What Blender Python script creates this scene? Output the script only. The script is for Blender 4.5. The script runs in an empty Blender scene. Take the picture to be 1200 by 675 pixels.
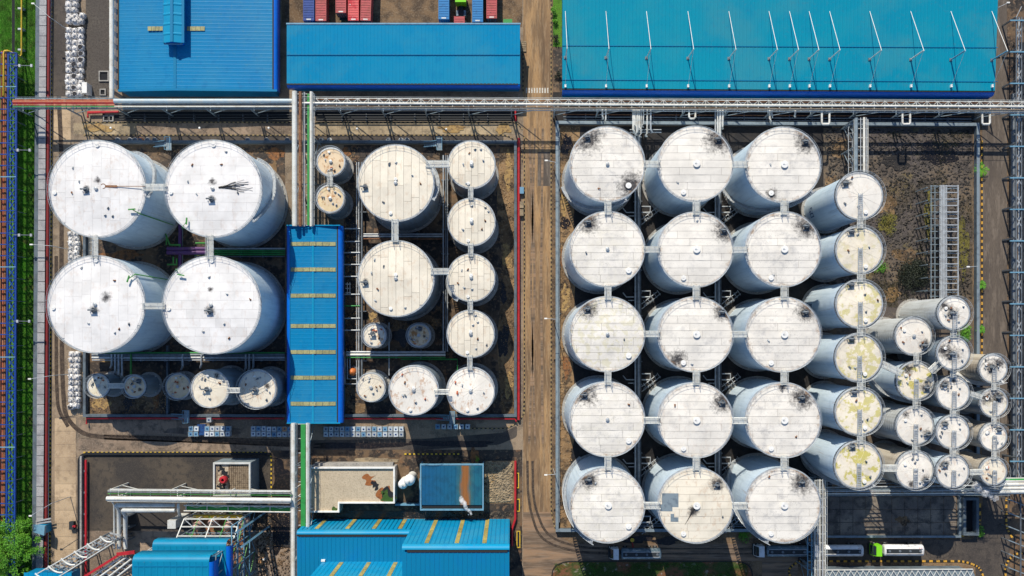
import bpy, math, random
from mathutils import Vector, Matrix
random.seed(7)
C = bpy.context.scene.collection
R_ = math.radians
PI = math.pi
# ------------------------------------------------------------------ camera, sky, sun, exposure
F = 933.0; S = 5.2; H = F / S; CX = 600.0; CY = 398.0
cam_d = bpy.data.cameras.new('camera'); cam = bpy.data.objects.new('camera', cam_d); C.objects.link(cam)
cam.location = (0, 0, H)
cam_d.sensor_width = 36; cam_d.lens = 36 * F / 1200; cam_d.shift_y = 60.5 / 1200
cam_d.clip_start = 1; cam_d.clip_end = 3000
bpy.context.scene.camera = cam
SUN_EL, SUN_AZ = 38.0, -15.0      # azimuth clockwise from +Y
w = bpy.data.worlds.new('World'); bpy.context.scene.world = w; w.use_nodes = True
nt = w.node_tree; nt.nodes.clear()
sky = nt.nodes.new('ShaderNodeTexSky'); sky.sky_type = 'NISHITA'; sky.sun_disc = False
sky.sun_elevation = R_(SUN_EL); sky.sun_rotation = R_(SUN_AZ % 360); sky.ozone_density = 3.0; sky.air_density = 1.0; sky.dust_density = .3
bg = nt.nodes.new('ShaderNodeBackground'); bg.inputs[1].default_value = 0.085
wo = nt.nodes.new('ShaderNodeOutputWorld'); nt.links.new(sky.outputs[0], bg.inputs[0]); nt.links.new(bg.outputs[0], wo.inputs[0])
sd = bpy.data.lights.new('sun', 'SUN'); sd.energy = 3.5; sd.angle = R_(.5); sd.color = (1, .91, .76)
so = bpy.data.objects.new('sun', sd); C.objects.link(so)
dv = Vector((-math.sin(R_(SUN_AZ)) * math.cos(R_(SUN_EL)), -math.cos(R_(SUN_AZ)) * math.cos(R_(SUN_EL)), -math.sin(R_(SUN_EL))))
so.rotation_euler = dv.to_track_quat('-Z', 'Y').to_euler(); so.location = (-30, 100, 90)
vs = bpy.context.scene.view_settings
vs.view_transform = 'Standard'; vs.look = 'None'; vs.gamma = 1; vs.exposure = 0.68

def P(px, py, z=0.0):
    s = (H - z) / F
    return ((px - CX) * s, (CY - py) * s)
def V(px, py, z=0.0):
    x, y = P(px, py, z); return Vector((x, y, z))

# ------------------------------------------------------------------ materials
MATS = {}
def newmat(name):
    m = bpy.data.materials.new(name); m.use_nodes = True
    n = m.node_tree; b = n.nodes['Principled BSDF']; MATS[name] = m
    return m, n, b
def nd(n, t, **kw):
    o = n.nodes.new(t)
    for k, v in kw.items():
        if k.startswith('i_'): o.inputs[k[2:].replace('_', ' ')].default_value = v
        else: setattr(o, k, v)
    return o
def lk(n, a, b): n.links.new(a, b)
def noise(n, vec, scale, detail=4, rough=.55):
    o = nd(n, 'ShaderNodeTexNoise'); o.inputs['Scale'].default_value = scale
    o.inputs['Detail'].default_value = detail; o.inputs['Roughness'].default_value = rough
    lk(n, vec, o.inputs['Vector']); return o.outputs['Fac']
def mrange(n, v, a, b, c=0., d=1.):
    o = nd(n, 'ShaderNodeMapRange'); o.inputs[1].default_value = a; o.inputs[2].default_value = b
    o.inputs[3].default_value = c; o.inputs[4].default_value = d; lk(n, v, o.inputs[0]); return o.outputs[0]
def mixc(n, f, a, b, mode='MIX'):
    o = nd(n, 'ShaderNodeMix', data_type='RGBA', blend_type=mode)
    if isinstance(f, (int, float)): o.inputs[0].default_value = f
    else: lk(n, f, o.inputs[0])
    for i, c in ((6, a), (7, b)):
        if isinstance(c, tuple): o.inputs[i].default_value = (*c, 1)
        else: lk(n, c, o.inputs[i])
    return o.outputs[2]
def math_(n, op, a, b=None):
    o = nd(n, 'ShaderNodeMath', operation=op)
    for i, c in ((0, a), (1, b)):
        if c is None: continue
        if isinstance(c, (int, float)): o.inputs[i].default_value = c
        else: lk(n, c, o.inputs[i])
    return o.outputs[0]
def scaled(n, vec, s):
    o = nd(n, 'ShaderNodeVectorMath', operation='MULTIPLY'); lk(n, vec, o.inputs[0]); o.inputs[1].default_value = s
    return o.outputs[0]
def bump(n, b, h, strength=.4, dist=.05):
    o = nd(n, 'ShaderNodeBump'); o.inputs['Strength'].default_value = strength; o.inputs['Distance'].default_value = dist
    lk(n, h, o.inputs['Height']); lk(n, o.outputs[0], b.inputs['Normal'])
def M(name, col, rough=.6, metal=0., layers=(), stretch=(1, 1, 1), rnd=0., bmp=None, spec=.4):
    """layers: (noise scale, lo, hi, colour, amount)"""
    m, n, b = newmat(name)
    geo = nd(n, 'ShaderNodeNewGeometry'); pos = scaled(n, geo.outputs['Position'], stretch)
    c = col
    for (sc, lo, hi, c2, amt) in layers:
        f = mrange(n, noise(n, pos, sc), lo, hi, 0, amt); c = mixc(n, f, c, c2)
    if rnd:
        oi = nd(n, 'ShaderNodeObjectInfo'); r = mrange(n, oi.outputs['Random'], 0, 1, 1 - rnd, 1 + rnd * .5)
        cb = nd(n, 'ShaderNodeCombineColor'); [lk(n, r, cb.inputs[i]) for i in range(3)]
        c = mixc(n, 1.0, c, cb.outputs[0], 'MULTIPLY')
    if isinstance(c, tuple): b.inputs['Base Color'].default_value = (*c, 1)
    else: lk(n, c, b.inputs['Base Color'])
    b.inputs['Roughness'].default_value = rough; b.inputs['Metallic'].default_value = metal
    b.inputs['Specular IOR Level'].default_value = spec
    if bmp: bump(n, b, noise(n, pos, bmp[0], 5), bmp[1], bmp[2])
    return m
# --- ground family
M('earth', (.15, .098, .058), .95, layers=[(.05, .4, .62, (.25, .165, .095), .8), (.35, .45, .6, (.06, .045, .035), .75), (2.5, .5, .65, (.27, .21, .15), .5), (9, .52, .62, (.035, .03, .026), .5)], bmp=(3, .5, .1), spec=.2)
M('concrete', (.3, .225, .155), .9, layers=[(.06, .42, .6, (.17, .135, .1), .8), (.4, .48, .62, (.1, .08, .062), .6), (3, .5, .66, (.36, .31, .25), .5), (12, .52, .65, (.09, .075, .06), .5)], bmp=(6, .3, .03), spec=.25)
M('slab_beige', (.52, .39, .25), .9, layers=[(.1, .42, .6, (.33, .24, .155), .8), (.6, .5, .65, (.24, .175, .115), .6), (4, .5, .66, (.52, .43, .33), .5), (14, .54, .66, (.16, .12, .08), .5)], rnd=.12, bmp=(8, .3, .03), spec=.25)
M('slab_grey', (.34, .25, .18), .9, layers=[(.08, .42, .6, (.13, .1, .078), .85), (.7, .48, .62, (.075, .062, .052), .65), (3, .5, .66, (.34, .28, .21), .5), (14, .54, .66, (.07, .06, .05), .5)], rnd=.14, bmp=(8, .3, .03), spec=.25)
M('slab_sand', (.42, .33, .21), .9, layers=[(.1, .42, .6, (.24, .19, .13), .8), (.8, .48, .62, (.12, .1, .075), .6), (4, .5, .66, (.46, .39, .28), .5), (14, .54, .66, (.14, .11, .08), .5)], rnd=.14, bmp=(8, .3, .03), spec=.25)
M('road_dust', (.38, .24, .12), .92, layers=[(.25, .42, .58, (.17, .11, .068), .8), (.8, .46, .6, (.1, .07, .048), .6), (2.5, .5, .62, (.36, .26, .16), .5), (9, .52, .64, (.1, .07, .05), .45)], stretch=(1, .1, 1), bmp=(6, .25, .03), spec=.25)
M('road_dust_cross', (.29, .19, .12), .92, layers=[(.3, .42, .58, (.115, .09, .07), .75), (1.2, .46, .6, (.08, .064, .052), .55), (3, .5, .62, (.26, .2, .15), .5)], stretch=(.12, 1, 1), bmp=(6, .25, .03), spec=.25)
M('asphalt_dark', (.055, .047, .043), .85, layers=[(.2, .42, .6, (.1, .082, .068), .8), (1.5, .5, .62, (.03, .027, .027), .6), (7, .5, .66, (.13, .11, .09), .4)], stretch=(.5, .5, 1), bmp=(8, .3, .03))
M('asphalt_worn', (.12, .098, .08), .88, layers=[(.3, .42, .6, (.075, .062, .054), .8), (1.2, .5, .62, (.2, .165, .135), .6), (7, .5, .66, (.05, .04, .035), .5)], stretch=(1, .15, 1), bmp=(8, .3, .03))
M('basin_asphalt', (.035, .031, .029), .85, layers=[(.08, .46, .58, (.085, .068, .05), .8), (.9, .5, .62, (.025, .023, .023), .6), (5, .52, .66, (.12, .1, .08), .5)], bmp=(8, .3, .03))
M('gravel', (.085, .075, .065), .95, layers=[(2.2, .45, .6, (.035, .03, .028), .7), (8, .5, .62, (.17, .15, .13), .8), (.1, .4, .6, (.07, .06, .055), .5)], bmp=(9, .9, .1))
M('oily_soil', (.04, .03, .024), .7, layers=[(.1, .46, .55, (.15, .095, .052), .85), (.3, .49, .56, (.012, .011, .012), .9), (.7, .56, .62, (.2, .1, .045), .5), (1.4, .54, .64, (.2, .15, .1), .5), (7, .55, .66, (.14, .11, .08), .35)], bmp=(3, .4, .06))
M('brown_soil', (.15, .095, .05), .92, layers=[(.12, .46, .56, (.3, .19, .095), .85), (.45, .5, .6, (.03, .024, .02), .8), (2.0, .54, .64, (.32, .24, .15), .5), (8, .55, .66, (.06, .045, .035), .4)], bmp=(3, .4, .06))
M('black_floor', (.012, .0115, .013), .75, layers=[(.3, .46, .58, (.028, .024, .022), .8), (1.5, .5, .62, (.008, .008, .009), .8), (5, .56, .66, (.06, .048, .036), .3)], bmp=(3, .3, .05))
M('field_soil', (.07, .06, .058), .95, layers=[(.05, .46, .56, (.15, .11, .07), .9), (.25, .48, .6, (.045, .04, .04), .7), (1.1, .52, .6, (.15, .125, .1), .6), (.22, .58, .66, (.16, .125, .04), .6), (2.2, .58, .66, (.02, .018, .018), .7), (9, .5, .62, (.2, .17, .14), .35)], bmp=(2, .7, .15))
M('grass_ground', (.06, .2, .012), .95, layers=[(.08, .42, .6, (.09, .22, .02), .8), (.5, .5, .62, (.02, .08, .008), .7), (2.4, .52, .62, (.075, .13, .02), .6), (.3, .6, .68, (.1, .07, .03), .6)], bmp=(5, .8, .15))
M('island_soil', (.04, .07, .014), .95, layers=[(.14, .47, .56, (.17, .07, .035), .95), (1.0, .5, .62, (.02, .045, .008), .7), (4, .55, .64, (.19, .12, .07), .5), (.7, .6, .66, (.32, .28, .24), .6)], bmp=(5, .8, .15))
M('stained_slab', (.17, .145, .125), .85, layers=[(.14, .44, .6, (.3, .25, .19), .85), (.5, .48, .6, (.06, .054, .05), .8), (2, .52, .64, (.21, .18, .15), .55), (8, .54, .64, (.03, .026, .025), .5)], rnd=.18, bmp=(6, .4, .04))
M('tar_track', (.035, .025, .02), .85, layers=[(1.2, .45, .6, (.09, .065, .045), .7), (5, .5, .62, (.15, .11, .08), .5)])
# --- painted steel and cladding
blue_l = [(.05, .4, .6, (.004, .21, .50), .5), (.5, .55, .7, (.003, .16, .4), .5), (6, .6, .72, (.03, .26, .5), .35)]
M('roof_blue_deep', (.0015, .17, .39), .45, layers=[(.11, .45, .62, (.03, .2, .36), .55), (1.3, .56, .68, (.05, .2, .28), .35), (.06, .4, .6, (.0015, .2, .42), .5), (.6, .55, .7, (.002, .14, .33), .5), (6, .62, .74, (.03, .24, .42), .35)], spec=.16)
M('roof_blue_cyan', (.002, .225, .44), .42, layers=[(.11, .45, .62, (.04, .26, .4), .55), (1.3, .56, .68, (.05, .2, .28), .35), (.05, .4, .6, (.002, .25, .45), .6), (.5, .55, .7, (.003, .19, .4), .4), (6, .62, .74, (.03, .28, .42), .3)], spec=.16)
M('roof_blue_teal', (.002, .235, .36), .42, layers=[(.11, .45, .62, (.04, .25, .32), .55), (1.3, .56, .68, (.05, .2, .28), .35), (.05, .4, .6, (.002, .26, .37), .6), (.5, .55, .7, (.003, .21, .35), .4), (6, .62, .74, (.03, .28, .4), .3)], spec=.16)
M('fascia_blue', (.001, .13, .62), .35, layers=[(1, .5, .65, (.002, .1, .45), .4)], spec=.4)
M('cladding_blue', (.002, .17, .34), .4, layers=[(.3, .5, .65, (.002, .16, .38), .5), (5, .6, .72, (.02, .1, .2), .3)], stretch=(1, 1, .2), spec=.3)
M('skylight', (.36, .35, .17), .5, layers=[(3, .45, .6, (.22, .22, .12), .7)], rnd=.2)
M('skylight_tan', (.42, .34, .1), .5, layers=[(3, .45, .6, (.2, .17, .07), .7)], rnd=.35)
M('galv', (.46, .5, .53), .5, .3, layers=[(1.2, .45, .62, (.3, .32, .34), .7), (5, .56, .66, (.35, .24, .15), .5)])
M('galv_pale', (.62, .64, .62), .55, .1, layers=[(.7, .45, .62, (.5, .5, .46), .7), (4, .58, .66, (.35, .25, .15), .5)])
M('galv_dark', (.16, .19, .22), .55, .3, layers=[(1.2, .45, .62, (.09, .11, .13), .7), (5, .56, .66, (.2, .12, .07), .5)])
M('duct_blue', (.4, .5, .56), .5, layers=[(.6, .48, .62, (.5, .52, .5), .7), (3, .6, .68, (.3, .22, .15), .4)])
M('dark_red', (.2, .018, .02), .6, layers=[(1, .5, .62, (.12, .03, .02), .6)])
M('kerb_ochre', (.32, .24, .11), .8, layers=[(4, .5, .62, (.15, .11, .06), .7)])
M('walk_rust', (.3, .24, .18), .8, layers=[(.8, .46, .6, (.2, .11, .06), .8), (4, .5, .62, (.4, .38, .34), .6)])
M('orange_kerb', (.6, .33, .04), .7, layers=[(4, .5, .62, (.3, .17, .05), .7)])
M('pale_pipe', (.66, .66, .62), .45, .0, layers=[(.5, .48, .62, (.5, .47, .4), .7), (3, .58, .68, (.3, .2, .12), .45)])
M('rust_pipe', (.2, .085, .04), .8, .1, layers=[(1.5, .45, .6, (.32, .17, .09), .8), (5, .5, .62, (.08, .04, .03), .6)])
M('red_paint', (.42, .02, .028), .45, layers=[(1.2, .5, .65, (.22, .012, .02), .6)])
M('orange_pipe', (.5, .14, .07), .5, layers=[(1.2, .5, .65, (.5, .3, .2), .6)])
M('green_paint', (.03, .26, .06), .5, layers=[(1, .5, .65, (.02, .16, .04), .6)])
M('lime_paint', (.05, .24, .045), .5, layers=[(1, .5, .65, (.06, .3, .06), .6)])
M('purple_paint', (.09, .035, .14), .6, layers=[(1, .5, .65, (.13, .08, .13), .6)])
M('yellow_paint', (.62, .42, .03), .6, layers=[(4, .5, .62, (.35, .25, .08), .7)])
M('black_paint', (.02, .02, .02), .7)
M('truss_blue', (.006, .05, .26), .5, layers=[(1, .5, .65, (.01, .035, .16), .7)])
M('light_blue_steel', (.14, .3, .42), .5, layers=[(1, .5, .65, (.08, .18, .28), .6)])
M('steel_grey_blue', (.22, .28, .32), .5, .2, layers=[(1, .5, .65, (.12, .16, .2), .7), (6, .6, .7, (.25, .15, .1), .4)])
M('dike_wall', (.1, .135, .165), .8, layers=[(.5, .45, .62, (.055, .07, .09), .8), (4, .52, .66, (.18, .19, .2), .5)], bmp=(4, .4, .04))
M('dike_pale', (.34, .33, .31), .85, layers=[(.5, .45, .62, (.2, .2, .2), .7), (4, .52, .66, (.12, .11, .1), .6)], bmp=(4, .4, .04))
M('coping', (.36, .36, .37), .85, layers=[(.6, .45, .62, (.25, .25, .27), .8), (4, .52, .66, (.14, .13, .12), .5)], rnd=.12, bmp=(5, .4, .03))
M('seam_light', (.7, .7, .7), .7)
M('seam_grey', (.5, .5, .5), .8)
M('dark_void', (.012, .014, .018), .9)
M('white_paint', (.78, .78, .76), .5, layers=[(1, .5, .65, (.6, .58, .54), .6)])
M('road_paint', (.6, .58, .52), .8, layers=[(3, .48, .62, (.3, .25, .2), .8)])
M('cream_roof', (.47, .39, .28), .92, layers=[(.5, .45, .6, (.38, .31, .22), .6), (3, .5, .62, (.25, .2, .14), .6), (10, .5, .62, (.6, .52, .4), .6)], bmp=(8, .7, .06))
M('brick_tile', (.36, .28, .19), .9, layers=[(1.5, .5, .62, (.16, .12, .08), .7)], rnd=.35)
M('moss', (.03, .08, .015), .95, layers=[(1.5, .5, .62, (.1, .13, .03), .7)])
M('rust_stain', (.28, .1, .03), .9, layers=[(1.5, .5, .62, (.12, .04, .02), .7)])
M('foliage', (.09, .3, .015), .6, layers=[(.5, .45, .6, (.13, .33, .015), .8), (2.5, .5, .62, (.03, .12, .008), .6)], rnd=0)
M('foliage_dark', (.016, .024, .014), .7, layers=[(.8, .45, .6, (.007, .01, .009), .8), (3, .52, .64, (.05, .06, .02), .5)])
M('foliage_yellow', (.2, .17, .03), .8, layers=[(.5, .45, .6, (.1, .13, .02), .8), (2.5, .5, .62, (.07, .06, .02), .7)])
M('bark', (.16, .12, .09), .9)
M('bag_white', (.7, .7, .7), .8, layers=[(2.5, .48, .6, (.45, .42, .4), .7), (9, .54, .64, (.2, .17, .15), .6)], rnd=.2, bmp=(4, .8, .1))
M('bag_mouth', (.03, .03, .035), .9)
M('ibc_white', (.5, .56, .6), .4, layers=[(3, .5, .62, (.35, .38, .42), .7)], rnd=.35)
M('ibc_blue', (.13, .27, .4), .5, rnd=.2)
M('tarp_blue', (.01, .06, .2), .5, layers=[(2, .5, .6, (.01, .02, .09), .7)], bmp=(3, .8, .15))
M('wood', (.5, .27, .12), .8)
M('tyre', (.015, .015, .015), .8)
M('glass_dark', (.02, .03, .04), .08, spec=.8)
M('truck_white', (.72, .73, .75), .35, layers=[(1.2, .5, .62, (.5, .48, .45), .6)])
M('truck_green', (.2, .62, .02), .35)
M('truck_slate', (.1, .15, .19), .35, .4, layers=[(1.2, .5, .62, (.3, .36, .4), .7)])
M('truck_dark', (.025, .03, .035), .6)
M('cont_navy', (.01, .05, .24), .5, layers=[(1, .5, .65, (.008, .035, .15), .6)])
M('cont_blue', (.008, .17, .42), .5, layers=[(1, .55, .65, (.01, .1, .25), .6)])
M('cont_red', (.42, .07, .075), .55, layers=[(.7, .5, .62, (.3, .06, .05), .7), (3, .6, .68, (.08, .03, .03), .7)])
M('cont_faded', (.62, .1, .1), .6, layers=[(.6, .5, .58, (.5, .015, .03), .9), (1.2, .62, .68, (.8, .65, .6), .8), (4, .6, .66, (.1, .03, .03), .7)])
M('vessel_pink', (.42, .3, .26), .5, layers=[(2, .5, .62, (.4, .22, .16), .6)])
M('hood_blue', (.002, .2, .36), .45, layers=[(.3, .5, .65, (.002, .16, .3), .5), (5, .6, .72, (.02, .1, .16), .3)], spec=.2)
M('vessel_orange', (.55, .16, .04), .5)

def tank_roof_mat(name, col, seam=None):
    m, n, b = newmat(name)
    geo = nd(n, 'ShaderNodeNewGeometry'); wp = geo.outputs['Position']
    tc = nd(n, 'ShaderNodeTexCoord'); op = tc.outputs['Object']
    c = mixc(n, mrange(n, noise(n, wp, .22, 3), .42, .62, 0, .75), col, tuple(v * .82 for v in col))
    at = nd(n, 'ShaderNodeAttribute', attribute_type='OBJECT', attribute_name='tint'); sp = nd(n, 'ShaderNodeSeparateXYZ'); lk(n, at.outputs['Vector'], sp.inputs[0])
    # lichen, rust, grime
    li = math_(n, 'MULTIPLY', mrange(n, noise(n, wp, .75, 5), .5, .58), sp.outputs[0]); c = mixc(n, li, c, (.52, .47, .14))
    gr = math_(n, 'MULTIPLY', mrange(n, noise(n, wp, .55, 9, .7), .5, .68, 0, .55), sp.outputs[2]); c = mixc(n, gr, c, (.36, .36, .37))
    big = mrange(n, noise(n, wp, .35, 3), .42, .6, .15, 1)
    gr2 = math_(n, 'MULTIPLY', mrange(n, noise(n, wp, 4.5, 8, .78), .56, .64, 0, .8), math_(n, 'MULTIPLY', sp.outputs[2], big)); c = mixc(n, gr2, c, (.16, .15, .15))
    ru = math_(n, 'MULTIPLY', mrange(n, noise(n, scaled(n, wp, (1, .6, 1)), .9, 7, .7), .53, .63), sp.outputs[1]); c = mixc(n, ru, c, (.42, .2, .07))
    for nm in ('soot', 'soot2'):
        a2 = nd(n, 'ShaderNodeAttribute', attribute_type='OBJECT', attribute_name=nm)
        s2 = nd(n, 'ShaderNodeSeparateXYZ'); lk(n, a2.outputs['Vector'], s2.inputs[0])
        cb = nd(n, 'ShaderNodeCombineXYZ'); lk(n, s2.outputs[0], cb.inputs[0]); lk(n, s2.outputs[1], cb.inputs[1])
        flat = scaled(n, op, (1, 1, 0))
        ds = nd(n, 'ShaderNodeVectorMath', operation='DISTANCE'); lk(n, flat, ds.inputs[0]); lk(n, cb.outputs[0], ds.inputs[1])
        d = math_(n, 'DIVIDE', ds.outputs['Value'], math_(n, 'MAXIMUM', s2.outputs[2], .001))
        d = math_(n, 'ADD', d, mrange(n, noise(n, wp, 1.3, 9, .75), .32, .68, -.55, .55))
        f = mrange(n, d, 1.15, .3, 0, .95); f = math_(n, 'MULTIPLY', f, math_(n, 'GREATER_THAN', s2.outputs[2], .01))
        c = mixc(n, f, c, (.03, .028, .032))
    a3 = nd(n, 'ShaderNodeAttribute', attribute_type='OBJECT', attribute_name='rad')
    dr = nd(n, 'ShaderNodeVectorMath', operation='LENGTH'); lk(n, scaled(n, op, (1, 1, 0)), dr.inputs[0])
    rr = math_(n, 'DIVIDE', dr.outputs['Value'], math_(n, 'MAXIMUM', a3.outputs['Fac'], .5))
    rr = math_(n, 'ADD', rr, mrange(n, noise(n, wp, .8, 7, .7), .35, .65, -.12, .06))
    c = mixc(n, math_(n, 'MULTIPLY', mrange(n, rr, .9, 1.0, 0, .75), sp.outputs[2]), c, (.3, .18, .1))
    oi = nd(n, 'ShaderNodeObjectInfo'); r = mrange(n, oi.outputs['Random'], 0, 1, .93, 1.02)
    cb = nd(n, 'ShaderNodeCombineColor'); [lk(n, r, cb.inputs[i]) for i in range(3)]
    c = mixc(n, 1.0, c, cb.outputs[0], 'MULTIPLY')
    lk(n, c, b.inputs['Base Color']); b.inputs['Roughness'].default_value = .5; b.inputs['Specular IOR Level'].default_value = .3
    bump(n, b, noise(n, wp, 1.1, 3), .35, .06)
    return m
tank_roof_mat('tank_roof', (.8, .765, .7)); tank_roof_mat('tank_roof_cool', (.8, .79, .78)); tank_roof_mat('tank_roof_cream', (.78, .72, .6)); tank_roof_mat('tank_roof_orange', (.78, .62, .42))
def shell_mat(name, col, dirt, amt=.6):
    m, n, b = newmat(name)
    geo = nd(n, 'ShaderNodeNewGeometry'); wp = geo.outputs['Position']
    st = scaled(n, wp, (1.6, 1.6, .12))
    c = mixc(n, mrange(n, noise(n, st, 1.0, 6, .65), .46, .66, 0, amt), col, dirt)
    c = mixc(n, mrange(n, noise(n, wp, .5, 4), .55, .68, 0, .35), c, dirt)
    c = mixc(n, mrange(n, noise(n, scaled(n, wp, (2.2, 2.2, .08)), 1.0, 7, .7), .6, .7, 0, .5), c, (.3, .2, .13))
    lk(n, c, b.inputs['Base Color']); b.inputs['Roughness'].default_value = .38; b.inputs['Specular IOR Level'].default_value = .45
    return m
shell_mat('shell_white', (.56, .67, .76), (.34, .45, .55), .5); shell_mat('shell_grey', (.5, .53, .54), (.3, .31, .3), .7)
shell_mat('shell_dark', (.2, .26, .32), (.17, .18, .19), .8); shell_mat('shell_tan', (.5, .46, .39), (.28, .24, .19), .8)
# teal canopy with a rust run
m, n, b = newmat('canopy_teal')
geo = nd(n, 'ShaderNodeNewGeometry'); sx = nd(n, 'ShaderNodeSeparateXYZ'); lk(n, geo.outputs['Position'], sx.inputs[0])
wob = mrange(n, noise(n, scaled(n, geo.outputs['Position'], (1, .25, 1)), 1.2, 4), .3, .7, -.35, .35)
dx = math_(n, 'ABSOLUTE', math_(n, 'ADD', math_(n, 'SUBTRACT', sx.outputs[0], P(545, 570, 4)[0]), wob))
c = mixc(n, mrange(n, sx.outputs[0], P(500, 0, 4)[0], P(560, 0, 4)[0]), (.003, .085, .2), (.008, .11, .17))
c = mixc(n, mrange(n, noise(n, geo.outputs['Position'], .6), .45, .62, 0, .6), c, (.004, .06, .12))
c = mixc(n, mrange(n, dx, 2.2, 1.2, 0, .35), c, (.08, .14, .06)); c = mixc(n, mrange(n, dx, 1.25, .55, 0, .95), c, (.27, .1, .02))
lk(n, c, b.inputs['Base Color']); b.inputs['Roughness'].default_value = .5
# steam
m, n, b = newmat('steam'); b.inputs['Base Color'].default_value = (.85, .86, .88, 1); b.inputs['Roughness'].default_value = 1
lw = nd(n, 'ShaderNodeLayerWeight'); lw.inputs[0].default_value = .35; g_ = nd(n, 'ShaderNodeNewGeometry')
lk(n, math_(n, 'MULTIPLY', mrange(n, lw.outputs['Facing'], .1, .85, .42, 0), mrange(n, noise(n, g_.outputs['Position'], 1.4, 5), .35, .6)), b.inputs['Alpha'])
# ------------------------------------------------------------------ mesh helpers
ORG = {}
class MB:
    def __init__(s): s.v = []; s.f = []; s.m = []; s.s = []
    def face(s, pts, mi=0, sm=False):
        i = len(s.v); s.v += [tuple(p) for p in pts]; s.f.append(tuple(range(i, i + len(pts)))); s.m.append(mi); s.s.append(sm)
    def grid(s, rows, mi=0, sm=True, close=False):
        i = len(s.v); nn = len(rows[0])
        for r in rows: s.v += [tuple(p) for p in r]
        for a in range(len(rows) - 1):
            for b in range(nn if close else nn - 1):
                b2 = (b + 1) % nn
                s.f.append((i + a * nn + b, i + a * nn + b2, i + (a + 1) * nn + b2, i + (a + 1) * nn + b)); s.m.append(mi); s.s.append(sm)
    def box(s, x0, x1, y0, y1, z0, z1, mi=0, rot=None, about=None):
        p = [(x0, y0, z0), (x1, y0, z0), (x1, y1, z0), (x0, y1, z0), (x0, y0, z1), (x1, y0, z1), (x1, y1, z1), (x0, y1, z1)]
        if rot:
            cx, cy = about or ((x0 + x1) / 2, (y0 + y1) / 2); c, q = math.cos(rot), math.sin(rot)
            p = [(cx + (a - cx) * c - (b - cy) * q, cy + (a - cx) * q + (b - cy) * c, d) for a, b, d in p]
        i = len(s.v); s.v += p
        for f in ((3, 2, 1, 0), (4, 5, 6, 7), (0, 1, 5, 4), (1, 2, 6, 5), (2, 3, 7, 6), (3, 0, 4, 7)):
            s.f.append(tuple(i + k for k in f)); s.m.append(mi); s.s.append(False)
    def prism(s, poly, z0, z1, mi=0, bottom=False):
        a = sum(poly[i][0] * poly[(i + 1) % len(poly)][1] - poly[(i + 1) % len(poly)][0] * poly[i][1] for i in range(len(poly)))
        if a < 0: poly = poly[::-1]
        i = len(s.v); k = len(poly)
        zt = z1 if callable(z1) else (lambda x, y: z1)
        s.v += [(x, y, z0) for x, y in poly] + [(x, y, zt(x, y)) for x, y in poly]
        s.f.append(tuple(range(i + k, i + 2 * k))); s.m.append(mi); s.s.append(False)
        if bottom: s.f.append(tuple(range(i + k - 1, i - 1, -1))); s.m.append(mi); s.s.append(False)
        for j in range(k):
            j2 = (j + 1) % k; s.f.append((i + j, i + j2, i + k + j2, i + k + j)); s.m.append(mi); s.s.append(False)
    def tube(s, path, r, n=8, mi=0, caps=True, closed=False):
        path = [Vector(p) for p in path]; rows = []
        L = len(path)
        for i, p in enumerate(path):
            a = path[i - 1] if (i > 0 or closed) else p; b = path[(i + 1) % L] if (i < L - 1 or closed) else p
            t = (b - a).normalized(); up = Vector((0, 0, 1)) if abs(t.z) < .95 else Vector((1, 0, 0))
            u = t.cross(up).normalized(); v = u.cross(t).normalized()
            k = 1.0
            if 0 < i < L - 1:
                d1 = (p - a).normalized(); d2 = (b - p).normalized(); k = 1 / max(.5, math.sqrt(max(.01, (1 + d1.dot(d2)) / 2)))
            rows.append([p + (u * math.cos(2 * PI * j / n) * k + v * math.sin(2 * PI * j / n)) * r for j in range(n)])
        if closed: rows.append(rows[0])
        s.grid(rows, mi, n > 4, True)
        if caps and not closed: s.face(rows[0], mi); s.face(rows[-1][::-1], mi)
    def lathe(s, prof, cx=0, cy=0, n=32, mi=0, smooth=True, sharp=True):
        def ring(r, z): return [(cx + r * math.cos(2 * PI * j / n), cy + r * math.sin(2 * PI * j / n), z) for j in range(n)]
        if sharp:
            for (r0, z0), (r1, z1) in zip(prof, prof[1:]):
                s.grid([ring(r0, z0), ring(r1, z1)], mi, smooth, True)
        else: s.grid([ring(r, z) for r, z in prof], mi, smooth, True)
    def mesh(s, name, mats, org=(0, 0, 0)):
        me = bpy.data.meshes.new(name)
        if any(org): me.from_pydata([(a - org[0], b - org[1], c - org[2]) for a, b, c in s.v], [], s.f)
        else: me.from_pydata(s.v, [], s.f)
        for k in (mats if isinstance(mats, (list, tuple)) else [mats]): me.materials.append(MATS[k])
        me.polygons.foreach_set('material_index', s.m); me.polygons.foreach_set('use_smooth', s.s)
        me.update(); return me
    def build(s, name, mats, parent=None, label=None, kind=None, org=None):
        o_ = org or (ORG[parent] if parent else (0, 0, 0))
        o = bpy.data.objects.new(name, s.mesh(name, mats, o_)); C.objects.link(o); ORG[o] = o_
        if parent: o.parent = parent
        else: o.location = o_
        if label: o['label'] = label
        if kind: o['kind'] = kind
        return o
def thing(name, label, cat, x=0, y=0, z=0, group=None):
    o = bpy.data.objects.new(name, None); C.objects.link(o); o.location = (x, y, z); o.empty_display_size = .5
    ORG[o] = (x, y, z); o['label'] = label; o['category'] = cat
    if group: o['group'] = group
    return o
def tag(o, label, cat, group=None):
    o['label'] = label; o['category'] = cat
    if group: o['group'] = group
    return o
CACHE = {}
def link_mesh(name, me, parent, loc, rot=None):
    o = bpy.data.objects.new(name, me); C.objects.link(o)
    g = ORG[parent] if parent else (0, 0, 0)
    o.parent = parent; o.location = (loc[0] - g[0], loc[1] - g[1], loc[2] - g[2]); ORG[o] = tuple(loc)
    if rot is not None: o.rotation_euler = rot
    return o
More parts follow.
